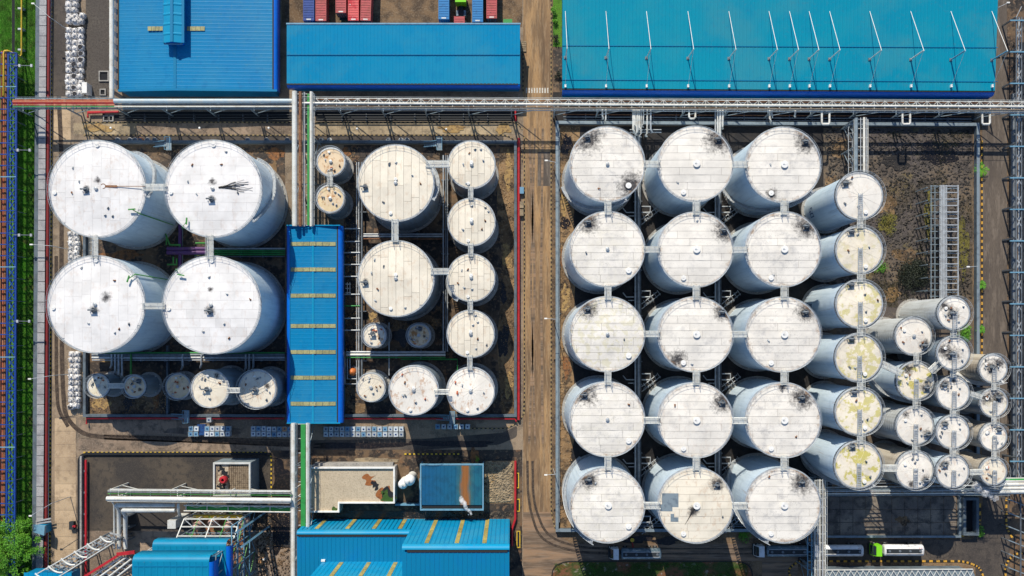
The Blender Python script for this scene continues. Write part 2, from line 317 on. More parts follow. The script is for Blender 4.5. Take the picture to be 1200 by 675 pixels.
def boxi(name, mat, parent, x0, x1, y0, y1, z0, z1, rz=0.):
    d = tuple(round(v, 2) for v in (x1 - x0, y1 - y0, z1 - z0)); k = ('b', name, mat, d)
    if k not in CACHE:
        q = MB(); q.box(-d[0] / 2, d[0] / 2, -d[1] / 2, d[1] / 2, -d[2] / 2, d[2] / 2); CACHE[k] = q.mesh(name, mat)
    return link_mesh(name, CACHE[k], parent, ((x0 + x1) / 2, (y0 + y1) / 2, (z0 + z1) / 2), (0, 0, rz) if rz else None)
def bar(name, mat, parent, a, b, w=.15, h=None, rnd=False):
    a = Vector(a); b = Vector(b); h = h or w; L = round((b - a).length, 2); k = ('bar', name, mat, L, w, h, rnd)
    if k not in CACHE:
        q = MB()
        if rnd: q.tube([(-L / 2, 0, 0), (L / 2, 0, 0)], w, 8)
        else: q.box(-L / 2, L / 2, -w / 2, w / 2, -h / 2, h / 2)
        CACHE[k] = q.mesh(name, mat)
    t = (b - a).normalized()
    if abs(t.z) > .999: e = Matrix(((0, 0, -1 if t.z > 0 else 1), (0, 1, 0), (1 if t.z > 0 else -1, 0, 0))).to_euler()
    else:
        y = Vector((0, 0, 1)).cross(t).normalized(); z = t.cross(y)
        e = Matrix((t, y, z)).transposed().to_euler()
    return link_mesh(name, CACHE[k], parent, (a + b) / 2, e)
def cylm(name, mat, parent, x, y, z0, z1, r, n=16, r2=None):
    q = MB(); r2 = r if r2 is None else r2
    q.lathe([(r, z0), (r2, z1), (0.001, z1 + .02)], x, y, n); return q.build(name, mat, parent)
def roundpoly(pts, r, n=5, closed=False):
    out = []; L = len(pts)
    for i, p in enumerate(pts):
        if not closed and (i == 0 or i == L - 1): out.append(tuple(p)); continue
        p = Vector(p[:2]); a = Vector(pts[i - 1][:2]); b = Vector(pts[(i + 1) % L][:2])
        da = (a - p); db = (b - p); rr = min(r, da.length * .45, db.length * .45)
        A = p + da.normalized() * rr; B = p + db.normalized() * rr
        for k in range(n + 1):
            t = k / n; q = A * (1 - t) ** 2 + p * 2 * t * (1 - t) + B * t * t; out.append((q.x, q.y))
    return out
def offsets(path, d, closed=False):
    out = []; L = len(path)
    for i in range(L):
        a = Vector(path[i - 1]) if (i > 0 or closed) else None; p = Vector(path[i]); b = Vector(path[(i + 1) % L]) if (i < L - 1 or closed) else None
        t1 = (p - a).normalized() if a is not None else (b - p).normalized(); t2 = (b - p).normalized() if b is not None else t1
        n1 = Vector((-t1.y, t1.x)); n2 = Vector((-t2.y, t2.x)); nn = (n1 + n2)
        nn = nn.normalized() if nn.length > 1e-6 else n1; c = max(.4, nn.dot(n1))
        q = p + nn * (d / c); out.append((q.x, q.y))
    return out
def ribbon(mb, path, w, z0, z1, closed=False, mi=0):
    a = offsets(path, w / 2, closed); b = offsets(path, -w / 2, closed); L = len(path)
    for i in range(L if closed else L - 1):
        j = (i + 1) % L
        if z1 > z0 + .001:
            mb.face([(*b[i], z1), (*b[j], z1), (*a[j], z1), (*a[i], z1)], mi)
            mb.face([(*a[i], z0), (*a[i], z1), (*a[j], z1), (*a[j], z0)], mi); mb.face([(*b[j], z0), (*b[j], z1), (*b[i], z1), (*b[i], z0)], mi)
        else: mb.face([(*b[i], z1), (*b[j], z1), (*a[j], z1), (*a[i], z1)], mi)
    if not closed and z1 > z0 + .001:
        mb.face([(*a[0], z0), (*b[0], z0), (*b[0], z1), (*a[0], z1)], mi); mb.face([(*b[-1], z0), (*a[-1], z0), (*a[-1], z1), (*b[-1], z1)], mi)
def gp(pts, z=0): return [P(x, y, z) for x, y in pts]
def sheet(name, pts, z, mat, rnd=0, parent=None, label=None):
    p = gp(pts)
    if rnd: p = roundpoly(p, rnd, 6, True)
    q = MB(); q.prism(p, z - .003, z); o = q.build(name, mat, parent); 
    if not parent: o['kind'] = 'structure'
    if label: o['label'] = label
    return o
def rect(x0, y0, x1, y1): return [(x0, y0), (x1, y0), (x1, y1), (x0, y1)]

# ------------------------------------------------------------------ ground sheets
q = MB(); q.box(-900, 900, -900, 900, -.5, 0); q.build('ground', 'earth', kind='structure')
sheet('yard_paving', rect(58, -80, 613, 760), .004, 'concrete')
yard = bpy.data.objects['yard_paving']; ORG[yard] = (0, 0, 0)
sheet('grass_strip', rect(-300, -300, 46, 900), .006, 'grass_ground')
sheet('tar_road', rect(63, -80, 78, 113), .012, 'asphalt_dark')
sheet('gravel_lot', rect(100.5, -80, 128, 114), .012, 'gravel')
sheet('container_yard', rect(330, -80, 612, 32), .012, 'earth')
sheet('main_road', rect(613, -120, 645.5, 800), .012, 'road_dust')
sheet('road_patch', rect(630, 178, 645, 218), .016, 'asphalt_worn')
sheet('loading_road', [(613, 600), (645, 600), (648, 612), (655, 628), (670, 637), (1142, 637), (1142, 658), (670, 657), (650, 663), (645, 676), (645, 760), (613, 760)], .02, 'road_dust_cross')
sheet('dark_loading_road', [(935, 632), (1140, 632), (1150, 618), (1152, 575), (1183, 575), (1183, 800), (1146, 800), (1143, 664), (1136, 658), (935, 658)], .024, 'asphalt_dark')
sheet('east_road', rect(1151, -120, 1183, 578), .012, 'asphalt_worn')
sheet('east_verge', rect(1180, -120, 1300, 800), .016, 'oily_soil')
sheet('south_branch_road', rect(893, 657, 935, 800), .028, 'road_dust_cross')
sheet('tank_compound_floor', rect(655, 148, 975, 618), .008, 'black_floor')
sheet('compound_edge_soil', [(655, 148), (680, 148), (672, 260), (674, 330), (671, 420), (676, 500), (668, 540), (690, 600), (700, 618), (655, 618)], .013, 'brown_soil')
sheet('scrub_field', rect(965, 150, 1140, 560), .012, 'field_soil')
sheet('rack_shade_ground', rect(648, 108, 1142, 143), .008, 'black_floor')  # shade of rack and warehouse put into the ground as a near-black sheet
sheet('west_compound_floor', rect(103, 170, 334, 486), .012, 'oily_soil')
sheet('middle_compound_floor', rect(403, 170, 604, 486), .012, 'oily_soil')
sheet('sandy_edge', [(586, 172), (603, 172), (603, 484), (588, 484), (582, 400), (590, 320), (582, 240)], .017, 'brown_soil')
sheet('south_basin_floor', rect(94, 531, 318, 622), .012, 'basin_asphalt', 1.2)
sheet('south_slab_area', rect(103, 622, 345, 700), .012, 'slab_grey')
sheet('plant_yard', rect(318, 527, 612, 760), .008, 'oily_soil')
sheet('rubble_patch', rect(568, 540, 603, 590), .016, 'brown_soil')
sheet('grass_island', [(649, 662), (662, 658), (868, 658), (878, 664), (886, 690), (886, 760), (645, 760), (645, 690)], .03, 'island_soil', 1.5)
sheet('dark_lane', [(352, 516), (500, 514), (590, 507), (606, 498), (606, 512), (585, 521), (500, 527), (352, 527)], .018, 'asphalt_dark', .8)
sheet('verge_beside_road', rect(648, -120, 659, 55), .02, 'grass_ground'); sheet('verge_soil', rect(648, 55, 659, 108), .02, 'oily_soil')
# tar and tyre tracks
def track(path, w, mat='tar_track', z=.024, name='tyre_track'):
    q = MB(); ribbon(q, roundpoly(gp(path), 6, 8), w, z, z); o = q.build(name, mat, kind='structure'); return o
track([(69, 113), (73, 200), (72, 300), (73, 440), (76, 488), (96, 509), (125, 513), (345, 520)], 1.0)
track([(66, 300), (66, 440), (68, 480), (80, 500)], .8)
track([(122, 510), (345, 516)], .35); track([(122, 514), (340, 523)], .3)
track([(618, 540), (619, 590), (632, 632), (668, 646), (715, 649)], .55); track([(624, 540), (625, 590), (640, 628), (674, 641), (715, 643)], .55)
track([(775, 649), (900, 649)], .3); track([(775, 643), (900, 643)], .3)
for i, (a, b, ww) in enumerate([(620, 627, .5), (636, 634, .5), (627, 622, .4)]): track([(a, 150), (b, 330), (a, 520)], ww, 'road_dust_cross', .02)
# slabs, each a piece with a recessed joint
def slabs(x0, y0, x1, y1, dx, dy, mat, j=.03):
    nx = max(1, round((x1 - x0) / dx)); ny = max(1, round((y1 - y0) / dy))
    for i in range(nx):
        for k in range(ny):
            a, b = P(x0 + (x1 - x0) * i / nx, y0 + (y1 - y0) * (k + 1) / ny); c, d = P(x0 + (x1 - x0) * (i + 1) / nx, y0 + (y1 - y0) * k / ny)
            boxi('concrete_slab', mat, yard, a + j, c - j, b + j, d - j, .005, .017 + random.choice((0, .001, .002)))
slabs(64, 490, 89, 675, 25, 15.4, 'slab_beige'); slabs(63, 118, 83, 165, 20, 16, 'slab_beige')
slabs(86, 144, 160, 157.5, 12, 13.5, 'slab_sand'); slabs(160, 144, 343, 157.5, 12.5, 13.5, 'slab_grey'); slabs(370, 144, 608, 157.5, 12.5, 13.5, 'slab_sand')
slabs(92, 513, 345, 528, 15, 15, 'slab_grey'); slabs(92, 492, 220, 509, 16, 17, 'slab_grey')
slabs(80, 414, 99, 488, 19, 15, 'slab_beige')
rs = random.Random(31)
def stain(name, px_, py_, rx, ry, mat, z):
    x, y = P(px_, py_); n = 40; ph = [rs.uniform(0, 6.28) for _ in range(7)]; q = MB()
    c = []
    for i in range(n):
        a = 2 * PI * i / n; k = 1 + sum(math.sin((j + 2) * a + ph[j]) / (j + 2.5) for j in range(7)) * .42
        c.append((x + rx / S * k * math.cos(a), y + ry / S * k * math.sin(a), z))
    for i in range(n): q.face([(x, y, z), c[i], c[(i + 1) % n]])
    o = q.build(name, mat, kind='structure'); return o
M('weed_ground', (.15, .135, .03), .95, layers=[(1.2, .46, .58, (.06, .055, .03), .85), (4, .52, .64, (.2, .17, .05), .6)], bmp=(4, .8, .1))
M('puddle_and_shade', (.012, .011, .012), .25, layers=[(2, .5, .62, (.04, .03, .025), .7)])
M('rust_ground', (.22, .095, .035), .9, layers=[(1.2, .48, .58, (.08, .045, .028), .85), (4, .52, .64, (.34, .2, .1), .5)])
M('ochre_ground', (.34, .22, .085), .9, layers=[(1.2, .48, .58, (.14, .09, .05), .8), (4, .52, .64, (.45, .34, .18), .5)])
for i, (px_, py_, rx, ry, mt) in enumerate(((151, 471, 6, 9, 'puddle_and_shade'), (183, 470, 4, 9, 'rust_ground'), (122, 420, 12, 4, 'ochre_ground'), (118, 472, 10, 8, 'ochre_ground'), (140, 300, 26, 6, 'rust_ground'), (150, 283, 22, 5, 'brown_soil'),
    (168, 475, 12, 6, 'brown_soil'), (217, 425, 8, 3, 'puddle_and_shade'), (320, 215, 8, 22, 'brown_soil'), (323, 180, 12, 6, 'rust_ground'), (412, 262, 5, 10, 'puddle_and_shade'), (436, 371, 5, 5, 'ochre_ground'), (470, 395, 10, 9, 'puddle_and_shade'), (510, 350, 7, 14, 'puddle_and_shade'),
    (420, 478, 12, 5, 'brown_soil'), (513, 470, 9, 6, 'puddle_and_shade'), (596, 200, 5, 20, 'ochre_ground'), (594, 300, 5, 16, 'ochre_ground'), (590, 400, 6, 20, 'puddle_and_shade'), (596, 450, 5, 14, 'ochre_ground'), (590, 345, 4, 10, 'puddle_and_shade'), (418, 200, 6, 12, 'puddle_and_shade'), (405, 180, 6, 6, 'rust_ground'),
    (661, 238, 5, 12, 'ochre_ground'), (662, 262, 5, 8, 'puddle_and_shade'), (661, 300, 5, 12, 'rust_ground'), (663, 350, 6, 14, 'ochre_ground'), (664, 430, 5, 12, 'rust_ground'), (662, 480, 5, 8, 'puddle_and_shade'), (662, 520, 5, 10, 'brown_soil'), (664, 575, 5, 12, 'ochre_ground'), (664, 170, 6, 12, 'puddle_and_shade'),
    (745, 632, 22, 4, 'puddle_and_shade'), (780, 634, 16, 4, 'puddle_and_shade'), (1058, 610, 8, 5, 'brown_soil'), (1072, 323, 15, 15, 'black_floor'), (1040, 262, 11, 10, 'weed_ground'), (1036, 240, 14, 12, 'brown_soil'), (1062, 300, 14, 10, 'brown_soil'),  # black patch at the bush puts the dark beneath it into the ground colour
    (1129, 290, 5, 40, 'weed_ground'), (1088, 250, 4, 30, 'weed_ground'), (985, 175, 12, 10, 'brown_soil'), (1100, 180, 22, 12, 'puddle_and_shade'), (1050, 190, 18, 8, 'black_floor'), (975, 220, 8, 14, 'brown_soil'), (1015, 345, 16, 6, 'black_floor'), (1045, 345, 10, 8, 'brown_soil'),
    (556, 534, 5, 10, 'rust_ground'), (420, 522, 50, 4, 'puddle_and_shade'), (530, 520, 45, 4, 'puddle_and_shade'), (330, 600, 12, 50, 'puddle_and_shade'), (330, 560, 9, 22, 'puddle_and_shade'), (590, 570, 8, 14, 'slab_sand'), (575, 560, 6, 8, 'ochre_ground'), (440, 539, 24, 3, 'slab_sand'),
    (480, 602, 60, 4, 'puddle_and_shade'), (430, 604, 40, 4, 'puddle_and_shade'), (240, 505, 40, 5, 'asphalt_worn'), (115, 150, 16, 5, 'ochre_ground'), (530, 151, 16, 4, 'ochre_ground'), (590, 151, 10, 5, 'ochre_ground'))):  # two dark strips by the plant wall are building shade put into colour
    stain({'puddle_and_shade': 'oil_and_shade_patch', 'black_floor': 'oil_and_shade_patch'}.get(mt, 'soil_patch'), px_, py_, rx, ry, mt, .034 + i * .0012)  # dark patches: oil, plus painted shade at the bush and plant wall
# crossing: nine painted bars
cw = thing('crosswalk', 'white striped pedestrian crossing painted over the brown road', 'crosswalk', *P(629, 106), 0)
for i in range(9):
    a, b = P(616.3 + i * 3.1, 109); c, d = P(617.9 + i * 3.1, 103); boxi('stripe', 'road_paint', cw, a, c, b, d, .014, .02)
# kerbs
def kerb(label, path, closed=False, w=.22, h=.14, step=.5, cols=('kerb_ochre', 'black_paint'), rnd=1.5, soft=False):
    pts = roundpoly(gp(path), rnd, 6, closed) if len(path) > 2 else gp(path)
    if closed: pts = pts + [pts[0]]
    q = MB(); acc = []
    for a, b in zip(pts, pts[1:]):
        a = Vector(a); b = Vector(b); L = (b - a).length; k = max(1, round(L / step))
        for i in range(k): acc.append((a + (b - a) * (i / k), a + (b - a) * ((i + 1) / k)))
    for i, (a, b) in enumerate(acc): ribbon(q, [a[:], (a + (b - a) * .94)[:]], w, 0, h, mi=i % 2)
    o = q.build('kerb', list(cols)); return tag(o, label, 'kerb')
kerb('yellow and black kerb along the west side of the main road', [(614.5, 485), (614.5, 160)])
kerb('yellow and black kerb along the east side of the main road', [(645.8, -60), (645.8, 600), (652, 625)])
kerb('short yellow and black kerb beside the long blue warehouse end', [(613, 55), (613, 110)])
kerb('kerb line along the north edge of the paved lane', [(96, 143.5), (343, 143.5)]); kerb('kerb line north of the lane east of the pipe rack', [(370, 143.5), (606, 143.5), (612, 152)])
kerb('kerb line along the south edge of the paved lane', [(98, 158.5), (340, 158.5)]); kerb('kerb line between the lane and the middle compound', [(370, 158.5), (596, 158.5), (611, 172), (612, 190)])
kerb('long yellow and black kerb beside the western red pipe', [(60.5, -60), (59.6, 300), (58.4, 700)], rnd=0, w=.26, cols=('yellow_paint', 'black_paint'))
kerb('yellow and black kerb on the north edge of the sunken basin', [(98, 530.2), (318, 530.2), (318, 585)], w=.3, cols=('yellow_paint', 'black_paint'))
kerb('kerb on the yard side north of the teal canopy roof', [(474, 532), (541, 532)], w=.3, cols=('yellow_paint', 'black_paint'))
kerb('kerb curving around the middle compound at the road corner', [(540, 502), (596, 502), (613, 490), (614, 470)])
kerb('orange and black kerb along the tanker loading lane', [(935, 690), (922, 668), (935, 657.5), (1130, 657.5), (1147, 664), (1152, 675)], w=.42, step=.8, cols=('orange_kerb', 'black_paint'))
kerb('orange and black kerb along the east road', [(1150.5, 165), (1150.5, 470)], w=.34, step=.7, cols=('orange_kerb', 'black_paint'))
kerb('orange and black kerb on the bend below the dark pit', [(1148, 590), (1148, 615), (1140, 627), (1122, 628)], w=.42, step=.8, cols=('orange_kerb', 'black_paint'))
kerb('orange and black kerb on the east side of the junction', [(1179, 575), (1179, 618), (1186, 630)], w=.42, step=.8, cols=('orange_kerb', 'black_paint'))
kerb('orange and black kerb curving at the bottom right corner', [(1178, 700), (1178, 660), (1190, 648), (1210, 648)], w=.42, step=.8, cols=('orange_kerb', 'black_paint'))
kerb('black edged kerb around the grass island', [(645, 760), (645, 690), (648, 664), (662, 657.6), (868, 657.6), (880, 664), (886, 700), (886, 760)], cols=('black_paint', 'black_paint'), rnd=3)

# ------------------------------------------------------------------ walls
def dike(label, path, w=.6, h=1.2, mat='dike_wall', rnd=0, closed=False, name='dike_wall', cap=None):
    pts = gp(path)
    if rnd: pts = roundpoly(pts, rnd, 6, closed)
    t = thing(name, label, 'wall', pts[0][0], pts[0][1], 0)
    q = MB(); ribbon(q, pts, w, 0, h, closed); q.build('wall_body', mat, t)
    if cap: q = MB(); ribbon(q, pts, w + .12, h, h + .08, closed); q.build('coping', cap, t)
    return t
dike('slate dike wall around the west and middle tank compounds', [(102, 167.5), (604, 167.5), (604, 486.5), (102, 486.5)], closed=True, w=.6)
dike('dark dike wall around the grid of tall tanks', [(958, 620), (652.5, 620), (652.5, 145), (1142.5, 147.5), (1142.5, 562)], w=.55, cap='steel_grey_blue')
dike('low black wall around the sunken basin', [(93.5, 690), (93.5, 531.5), (318, 531.5)], w=.5, h=.5, mat='dark_void', rnd=2)
dike('pale wall inside the west edge of the sunken basin', [(97, 690), (97, 534)], w=.4, h=.9, mat='dike_pale')
dike('slate divider wall in the west compound', [(198, 405), (198, 487)], w=.4, h=1.0)
dike('retaining wall around the stained loading slab', [(1123, 581), (1123, 628), (967, 628), (967, 581)], w=.45, h=.8, mat='steel_grey_blue')
dike('blue grey wall around the small dark pit', [(1126, 583), (1141, 583), (1141, 624), (1126, 624)], w=.6, h=1.6, mat='dike_wall', closed=True)
dike('thin wall behind the white vessels', [(464, 590), (493, 590), (493, 560)], w=.35, h=1.5, mat='light_blue_steel')
sheet('pit_floor', rect(1127, 584, 1140, 623), .03, 'dark_void')
ls = sheet('loading_slab', rect(968, 581, 1122, 627), .02, 'oily_soil')
ORG[ls] = (0, 0, 0)
for i in range(10):
    for k in range(3):
        a, b = P(969 + 15.2 * i, 582 + 15 * (k + 1)); c, d = P(969 + 15.2 * (i + 1), 582 + 15 * k)
        boxi('concrete_slab', 'stained_slab', ls, a + .06, c - .06, b + .06, d - .06, .022, .05)
# western boundary channel: cover slabs, each its own piece
ch = thing('perimeter_channel', 'long pale concrete channel wall of separate cover slabs beside the grass', 'wall', *P(48, 340), 0)
q = MB(); q.face([(*P(46, -60), 1.2), (*P(41, 700), 1.2), (*P(49.5, 700), 1.2), (*P(54.5, -60), 1.2)])
q = MB(); q.prism([P(45.6, -60), P(40.4, 720), P(50.4, 720), P(55, -60)], 0, 1.1); q.build('channel_body', 'dike_wall', ch)
for i in range(62):
    y = -30 + i * 12; xa = 50.2 - y * .0062
    a = V(xa, y + 6, 1.25); rz = -.0062
    boxi('cover_slab', 'coping', ch, a.x - .78, a.x + .78, a.y - 1.08, a.y + 1.08, 1.12, 1.22 + random.choice((0, .02, .03)), rz)
t = thing('red_pipe_run', 'long dark red pipe between the pale channel and the yellow kerb', 'pipe', *P(57, 340), 0)
q = MB(); q.tube([V(57.8, -60, .9), V(53.5, 720, .9)], .32, 10); q.build('pipe', 'dark_red', t)
q = MB(); q.tube([V(60, -60, .5), V(56, 720, .5)], .1, 8); q.build('pipe', 'galv', t)
for i in range(32):
    a = V(57.6 - i * 24 * .0056, -20 + i * 24, .3); boxi('support', 'galv_dark', t, a.x - .6, a.x + .6, a.y - .12, a.y + .12, 0, .62)

# ------------------------------------------------------------------ storage tanks
RIM_SEG = 64
def clip_circle(poly, Rr, n=44):
    out = poly
    for i in range(n):
        a = 2 * PI * (i + .5) / n; nx, ny = math.cos(a), math.sin(a); d = Rr * math.cos(PI / n)
        inp = out; out = []
        for j in range(len(inp)):
            p = inp[j]; r = inp[(j + 1) % len(inp)]; dp = p[0] * nx + p[1] * ny - d; dr = r[0] * nx + r[1] * ny - d
            if dp <= 0: out.append(p)
            if dp * dr < 0: t = dp / (dp - dr); out.append((p[0] + (r[0] - p[0]) * t, p[1] + (r[1] - p[1]) * t))
        if len(out) < 3: return None
    return out
def area(p): return abs(sum(p[i][0] * p[(i + 1) % len(p)][1] - p[(i + 1) % len(p)][0] * p[i][1] for i in range(len(p)))) / 2
PL = {}
def plates(Rr, pitch, length, vertical, mat, seed):
    k = (round(Rr, 2), pitch, length, vertical, mat, seed)
    if k in PL: return PL[k]
    rn = random.Random(seed); out = []; hc = Rr * .06; g = .024
    n = int(math.ceil(2 * Rr / pitch)); y0 = -n * pitch / 2
    for i in range(n):
        g = .01 if 'cool' in mat else .024; x = -Rr - rn.uniform(0, length) if seed else -Rr - (length / 2 if i % 2 else 0)
        while x < Rr:
            L = length * (rn.uniform(.8, 1.25) if seed else 1)
            a, b, c, d = x + g, x + L - g, y0 + i * pitch + g, y0 + (i + 1) * pitch - g
            m_ = (a + b) / 2
            pl = [(a, c), (m_, c), (b, c), (b, d), (m_, d), (a, d)]
            if vertical: pl = [(-w_, v_) for v_, w_ in pl]
            pl = clip_circle(pl, Rr - .12)
            if pl and area(pl) > .35:
                q = MB(); lift = rn.uniform(0, .012 if 'cool' in mat else .03)
                f = lambda X, Y, l=lift: hc * (1 - min(1, math.hypot(X, Y) / Rr)) + .1 + l
                ar = sum(pl[t][0] * pl[(t + 1) % len(pl)][1] - pl[(t + 1) % len(pl)][0] * pl[t][1] for t in range(len(pl)))
                if ar < 0: pl = pl[::-1]
                cx = sum(p[0] for p in pl) / len(pl); cy = sum(p[1] for p in pl) / len(pl); K = len(pl)
                q.v = [(px_, py_, f(px_, py_)) for px_, py_ in pl] + [(px_, py_, f(px_, py_) - .12) for px_, py_ in pl] + [(cx, cy, f(cx, cy))]
                for t in range(K):
                    t2 = (t + 1) % K
                    q.f.append((t, t2, 2 * K)); q.m.append(0); q.s.append(False)
                    q.f.append((t, K + t, K + t2, t2)); q.m.append(0); q.s.append(False)
                out.append(q.mesh('roof_plate', mat))
            x += L
    PL[k] = out; return out
def spiral(R, h, a0, turn, w=.75):
    q = MB(); n = int(h / .26); 
    for i in range(n):
        a = a0 + turn * i / n; c, s = math.cos(a), math.sin(a); z = h * (i + 1) / n; tw = .16
        p0 = (R + .08, R + w)
        pts = [(r * c + t * -s, r * s + t * c) for r, t in ((p0[0], -tw), (p0[1], -tw), (p0[1], tw), (p0[0], tw))]
        q.prism(pts, z - .05, z)
    st = []; rl = []
    for i in range(49):
        a = a0 + turn * i / 48; z = h * i / 48; st.append((math.cos(a), math.sin(a), z))
    for rr, dz, hh in ((R + w, -.05, .28), (R + w, 1.05, .06), (R + w, .6, .05)):
        rows = [[(c * rr, s * rr, z + dz), (c * (rr + .06), s * (rr + .06), z + dz), (c * (rr + .06), s * (rr + .06), z + dz + hh), (c * rr, s * rr, z + dz + hh)] for c, s, z in st]
        q.grid(rows, 0, False, True)
    for i in range(0, 49, 2):
        c, s, z = st[i]; q.tube([(c * (R + w), s * (R + w), z), (c * (R + w), s * (R + w), z + 1.1)], .035, 4)
    return q
TOPS = {}
def tank(key, label, px, py, rpx, k, roof='tank_roof', shell='shell_white', pat=None, soot=(0, 0, 0), soot2=(0, 0, 0), tint=(0, 0, .5),
         rail='in', stair=None, man=None, strip=False, vents=2, group=None, pxbase=None, drain=False):
    h = (1 - k) * H; x, y = P(px, py, h); R = rpx * (H - h) / F
    t = thing('storage_tank', label, 'storage tank', x, y, 0, group); TOPS[key] = (x, y, h, R, t)
    rn = random.Random(key)
    kk = ('shell', round(R, 2), round(h, 2), shell)
    if kk not in CACHE:
        q = MB(); prof = [(R, .25)]; z = 2.0
        rib = .022 if shell in ('shell_grey', 'shell_tan') else .008
        while z < h - .6: prof += [(R, z - .02), (R + rib, z - .015), (R + rib, z + .05), (R, z + .06)]; z += 1.0 if rib > .01 else 2.1
        prof += [(R, h - .02)]
        q.lathe(prof, 0, 0, RIM_SEG, sharp=True); CACHE[kk] = q.mesh('shell', shell)
    link_mesh('shell', CACHE[kk], t, (x, y, 0))
    kk = ('found', round(R, 2))
    if kk not in CACHE:
        q = MB(); q.lathe([(R + .55, 0), (R + .55, .22), (R - .2, .26)], 0, 0, 48); CACHE[kk] = q.mesh('foundation', 'dike_pale')
        q = MB(); nb = int(R * 3.2)
        for i in range(nb):
            a = 2 * PI * i / nb; q.box(R * math.cos(a) - .12, R * math.cos(a) + .12, R * math.sin(a) - .12, R * math.sin(a) + .12, .25, .62, rot=a)
        CACHE[('anch', round(R, 2))] = q.mesh('anchor_bolts', 'galv_pale')
    link_mesh('foundation', CACHE[kk], t, (x, y, 0)); link_mesh('anchor_bolts', CACHE[('anch', round(R, 2))], t, (x, y, 0))
    hc = R * .06
    def sett(o): o['soot'] = [float(soot[0]) * R, float(soot[1]) * R, float(soot[2]) * R * 1.2]; o['soot2'] = [float(soot2[0]) * R, float(soot2[1]) * R, float(soot2[2]) * R * 1.2]; o['tint'] = [float(v) for v in tint]; o['rad'] = float(R)
    # rim curb angle
    kk = ('rim', round(R, 2))
    if kk not in CACHE:
        q = MB(); q.lathe([(R + .1, -.12), (R + .12, .1), (R - .16, .12), (R - .16, 0)], 0, 0, RIM_SEG); CACHE[kk] = q.mesh('roof_rim', 'galv')
    link_mesh('roof_rim', CACHE[kk], t, (x, y, h))
    if pat:
        q = MB(); q.lathe([(R, 0), (.01, hc * .55)], 0, 0, 48, sharp=False); o = q.build('roof_deck', 'seam_light' if key[0] == 'L' else 'seam_grey', t, org=(0, 0, 0)); o.location = (0, 0, h)
        for me in plates(R, pat[0], pat[1], pat[2], roof, pat[3]):
            o = link_mesh('roof_plate', me, t, (x, y, h)); sett(o)
    else:
        q = MB(); q.lathe([(R - .1, .06), (R * .5, hc * .5 + .06), (.01, hc + .06)], 0, 0, 48, sharp=False); o = q.build('roof_deck', roof, t, org=(0, 0, 0)); o.location = (0, 0, h); sett(o)
        if R > 3:
            q = MB(); ns = 12
            for i in range(ns):
                a = 2 * PI * i / ns + .1; c, s = math.cos(a), math.sin(a)
                q.tube([(c * .4, s * .4, hc + .07), (c * (R - .2), s * (R - .2), .07)], .018, 4)
            o = q.build('roof_seams', roof, t, org=(0, 0, 0)); o.location = (0, 0, h)
    # hand rail
    Rr = R - .05 if rail == 'in' else R + .3
    kk = ('rail', round(R, 2), rail)
    if kk not in CACHE:
        q = MB(); n = 48
        for zz, tr in ((1.1, .035), (.58, .025)): q.tube([(Rr * math.cos(2 * PI * i / n), Rr * math.sin(2 * PI * i / n), zz) for i in range(n)], tr, 4, closed=True)
        np_ = max(10, int(2 * PI * Rr / 1.5))
        for i in range(np_):
            a = 2 * PI * i / np_; q.tube([(Rr * math.cos(a), Rr * math.sin(a), -.1), (Rr * math.cos(a), Rr * math.sin(a), 1.1)], .03, 4)
        CACHE[kk] = q.mesh('handrail', 'galv')
        if rail == 'out':
            q = MB(); q.lathe([(R + .12, -.12), (R + .36, -.12), (R + .36, -.04), (R + .3, -.04), (R + .3, -.1), (R + .12, -.1)], 0, 0, 48, smooth=False)
            for i in range(24):
                a = 2 * PI * i / 24; q.box(R + .1, R + .36, -.04, .04, -.3, -.1, rot=a, about=(0, 0))
            CACHE[kk + (1,)] = q.mesh('rim_platform', 'galv_dark')
    link_mesh('handrail', CACHE[kk], t, (x, y, h))
    if rail == 'out': link_mesh('rim_platform', CACHE[kk + (1,)], t, (x, y, h))
    if stair:
        q = spiral(R, h, R_(stair[0]), R_(stair[1]), stair[2] if len(stair) > 2 else .8); o = q.build('spiral_stair', 'galv' if len(stair) < 4 else stair[3], t, org=(0, 0, 0))
    # roof fittings
    def lz(a, f): return h + hc * (1 - f) + .12
    q = MB(); q.lathe([(.2, 0), (.2, .2), (.38, .24), (.38, .32), (.01, .42)], 0, 0, 16)
    o = q.build('center_vent', 'galv', t, org=(0, 0, 0)); o.location = (0, 0, h + hc)
    for (ma, mf, mr) in (man or []):
        a = R_(ma); mx, my = R * mf * math.cos(a), R * mf * math.sin(a)
        q = MB(); q.lathe([(mr, 0), (mr, .2), (mr * 1.2, .22), (mr * 1.2, .28), (.01, .3)], mx, my, 16); q.box(mx - mr * .2, mx + mr * .2, my - .05, my + .05, .3, .36)
        o = q.build('manhole', 'white_paint', t, org=(0, 0, 0)); o.location = (0, 0, h + hc * (1 - mf) + .08)
    for i in range(vents):
        a = rn.uniform(0, 2 * PI); f = rn.uniform(.35, .85); nx, ny = R * f * math.cos(a), R * f * math.sin(a); rr = rn.uniform(.07, .12)
        q = MB(); q.tube([(nx, ny, 0), (nx, ny, .22), (nx + .2 * math.cos(a + 2), ny + .2 * math.sin(a + 2), .3), (nx + .36 * math.cos(a + 2), ny + .36 * math.sin(a + 2), .12)], rr, 8); q.lathe([(.2, 0), (.2, .06), (.01, .07)], nx, ny, 10)
        o = q.build('gooseneck_vent', rn.choice(['galv', 'rust_pipe', 'galv', 'galv_dark', 'orange_pipe' if tint[1] > .5 else 'galv']), t, org=(0, 0, 0)); o.location = (0, 0, h + hc * (1 - f) + .08)
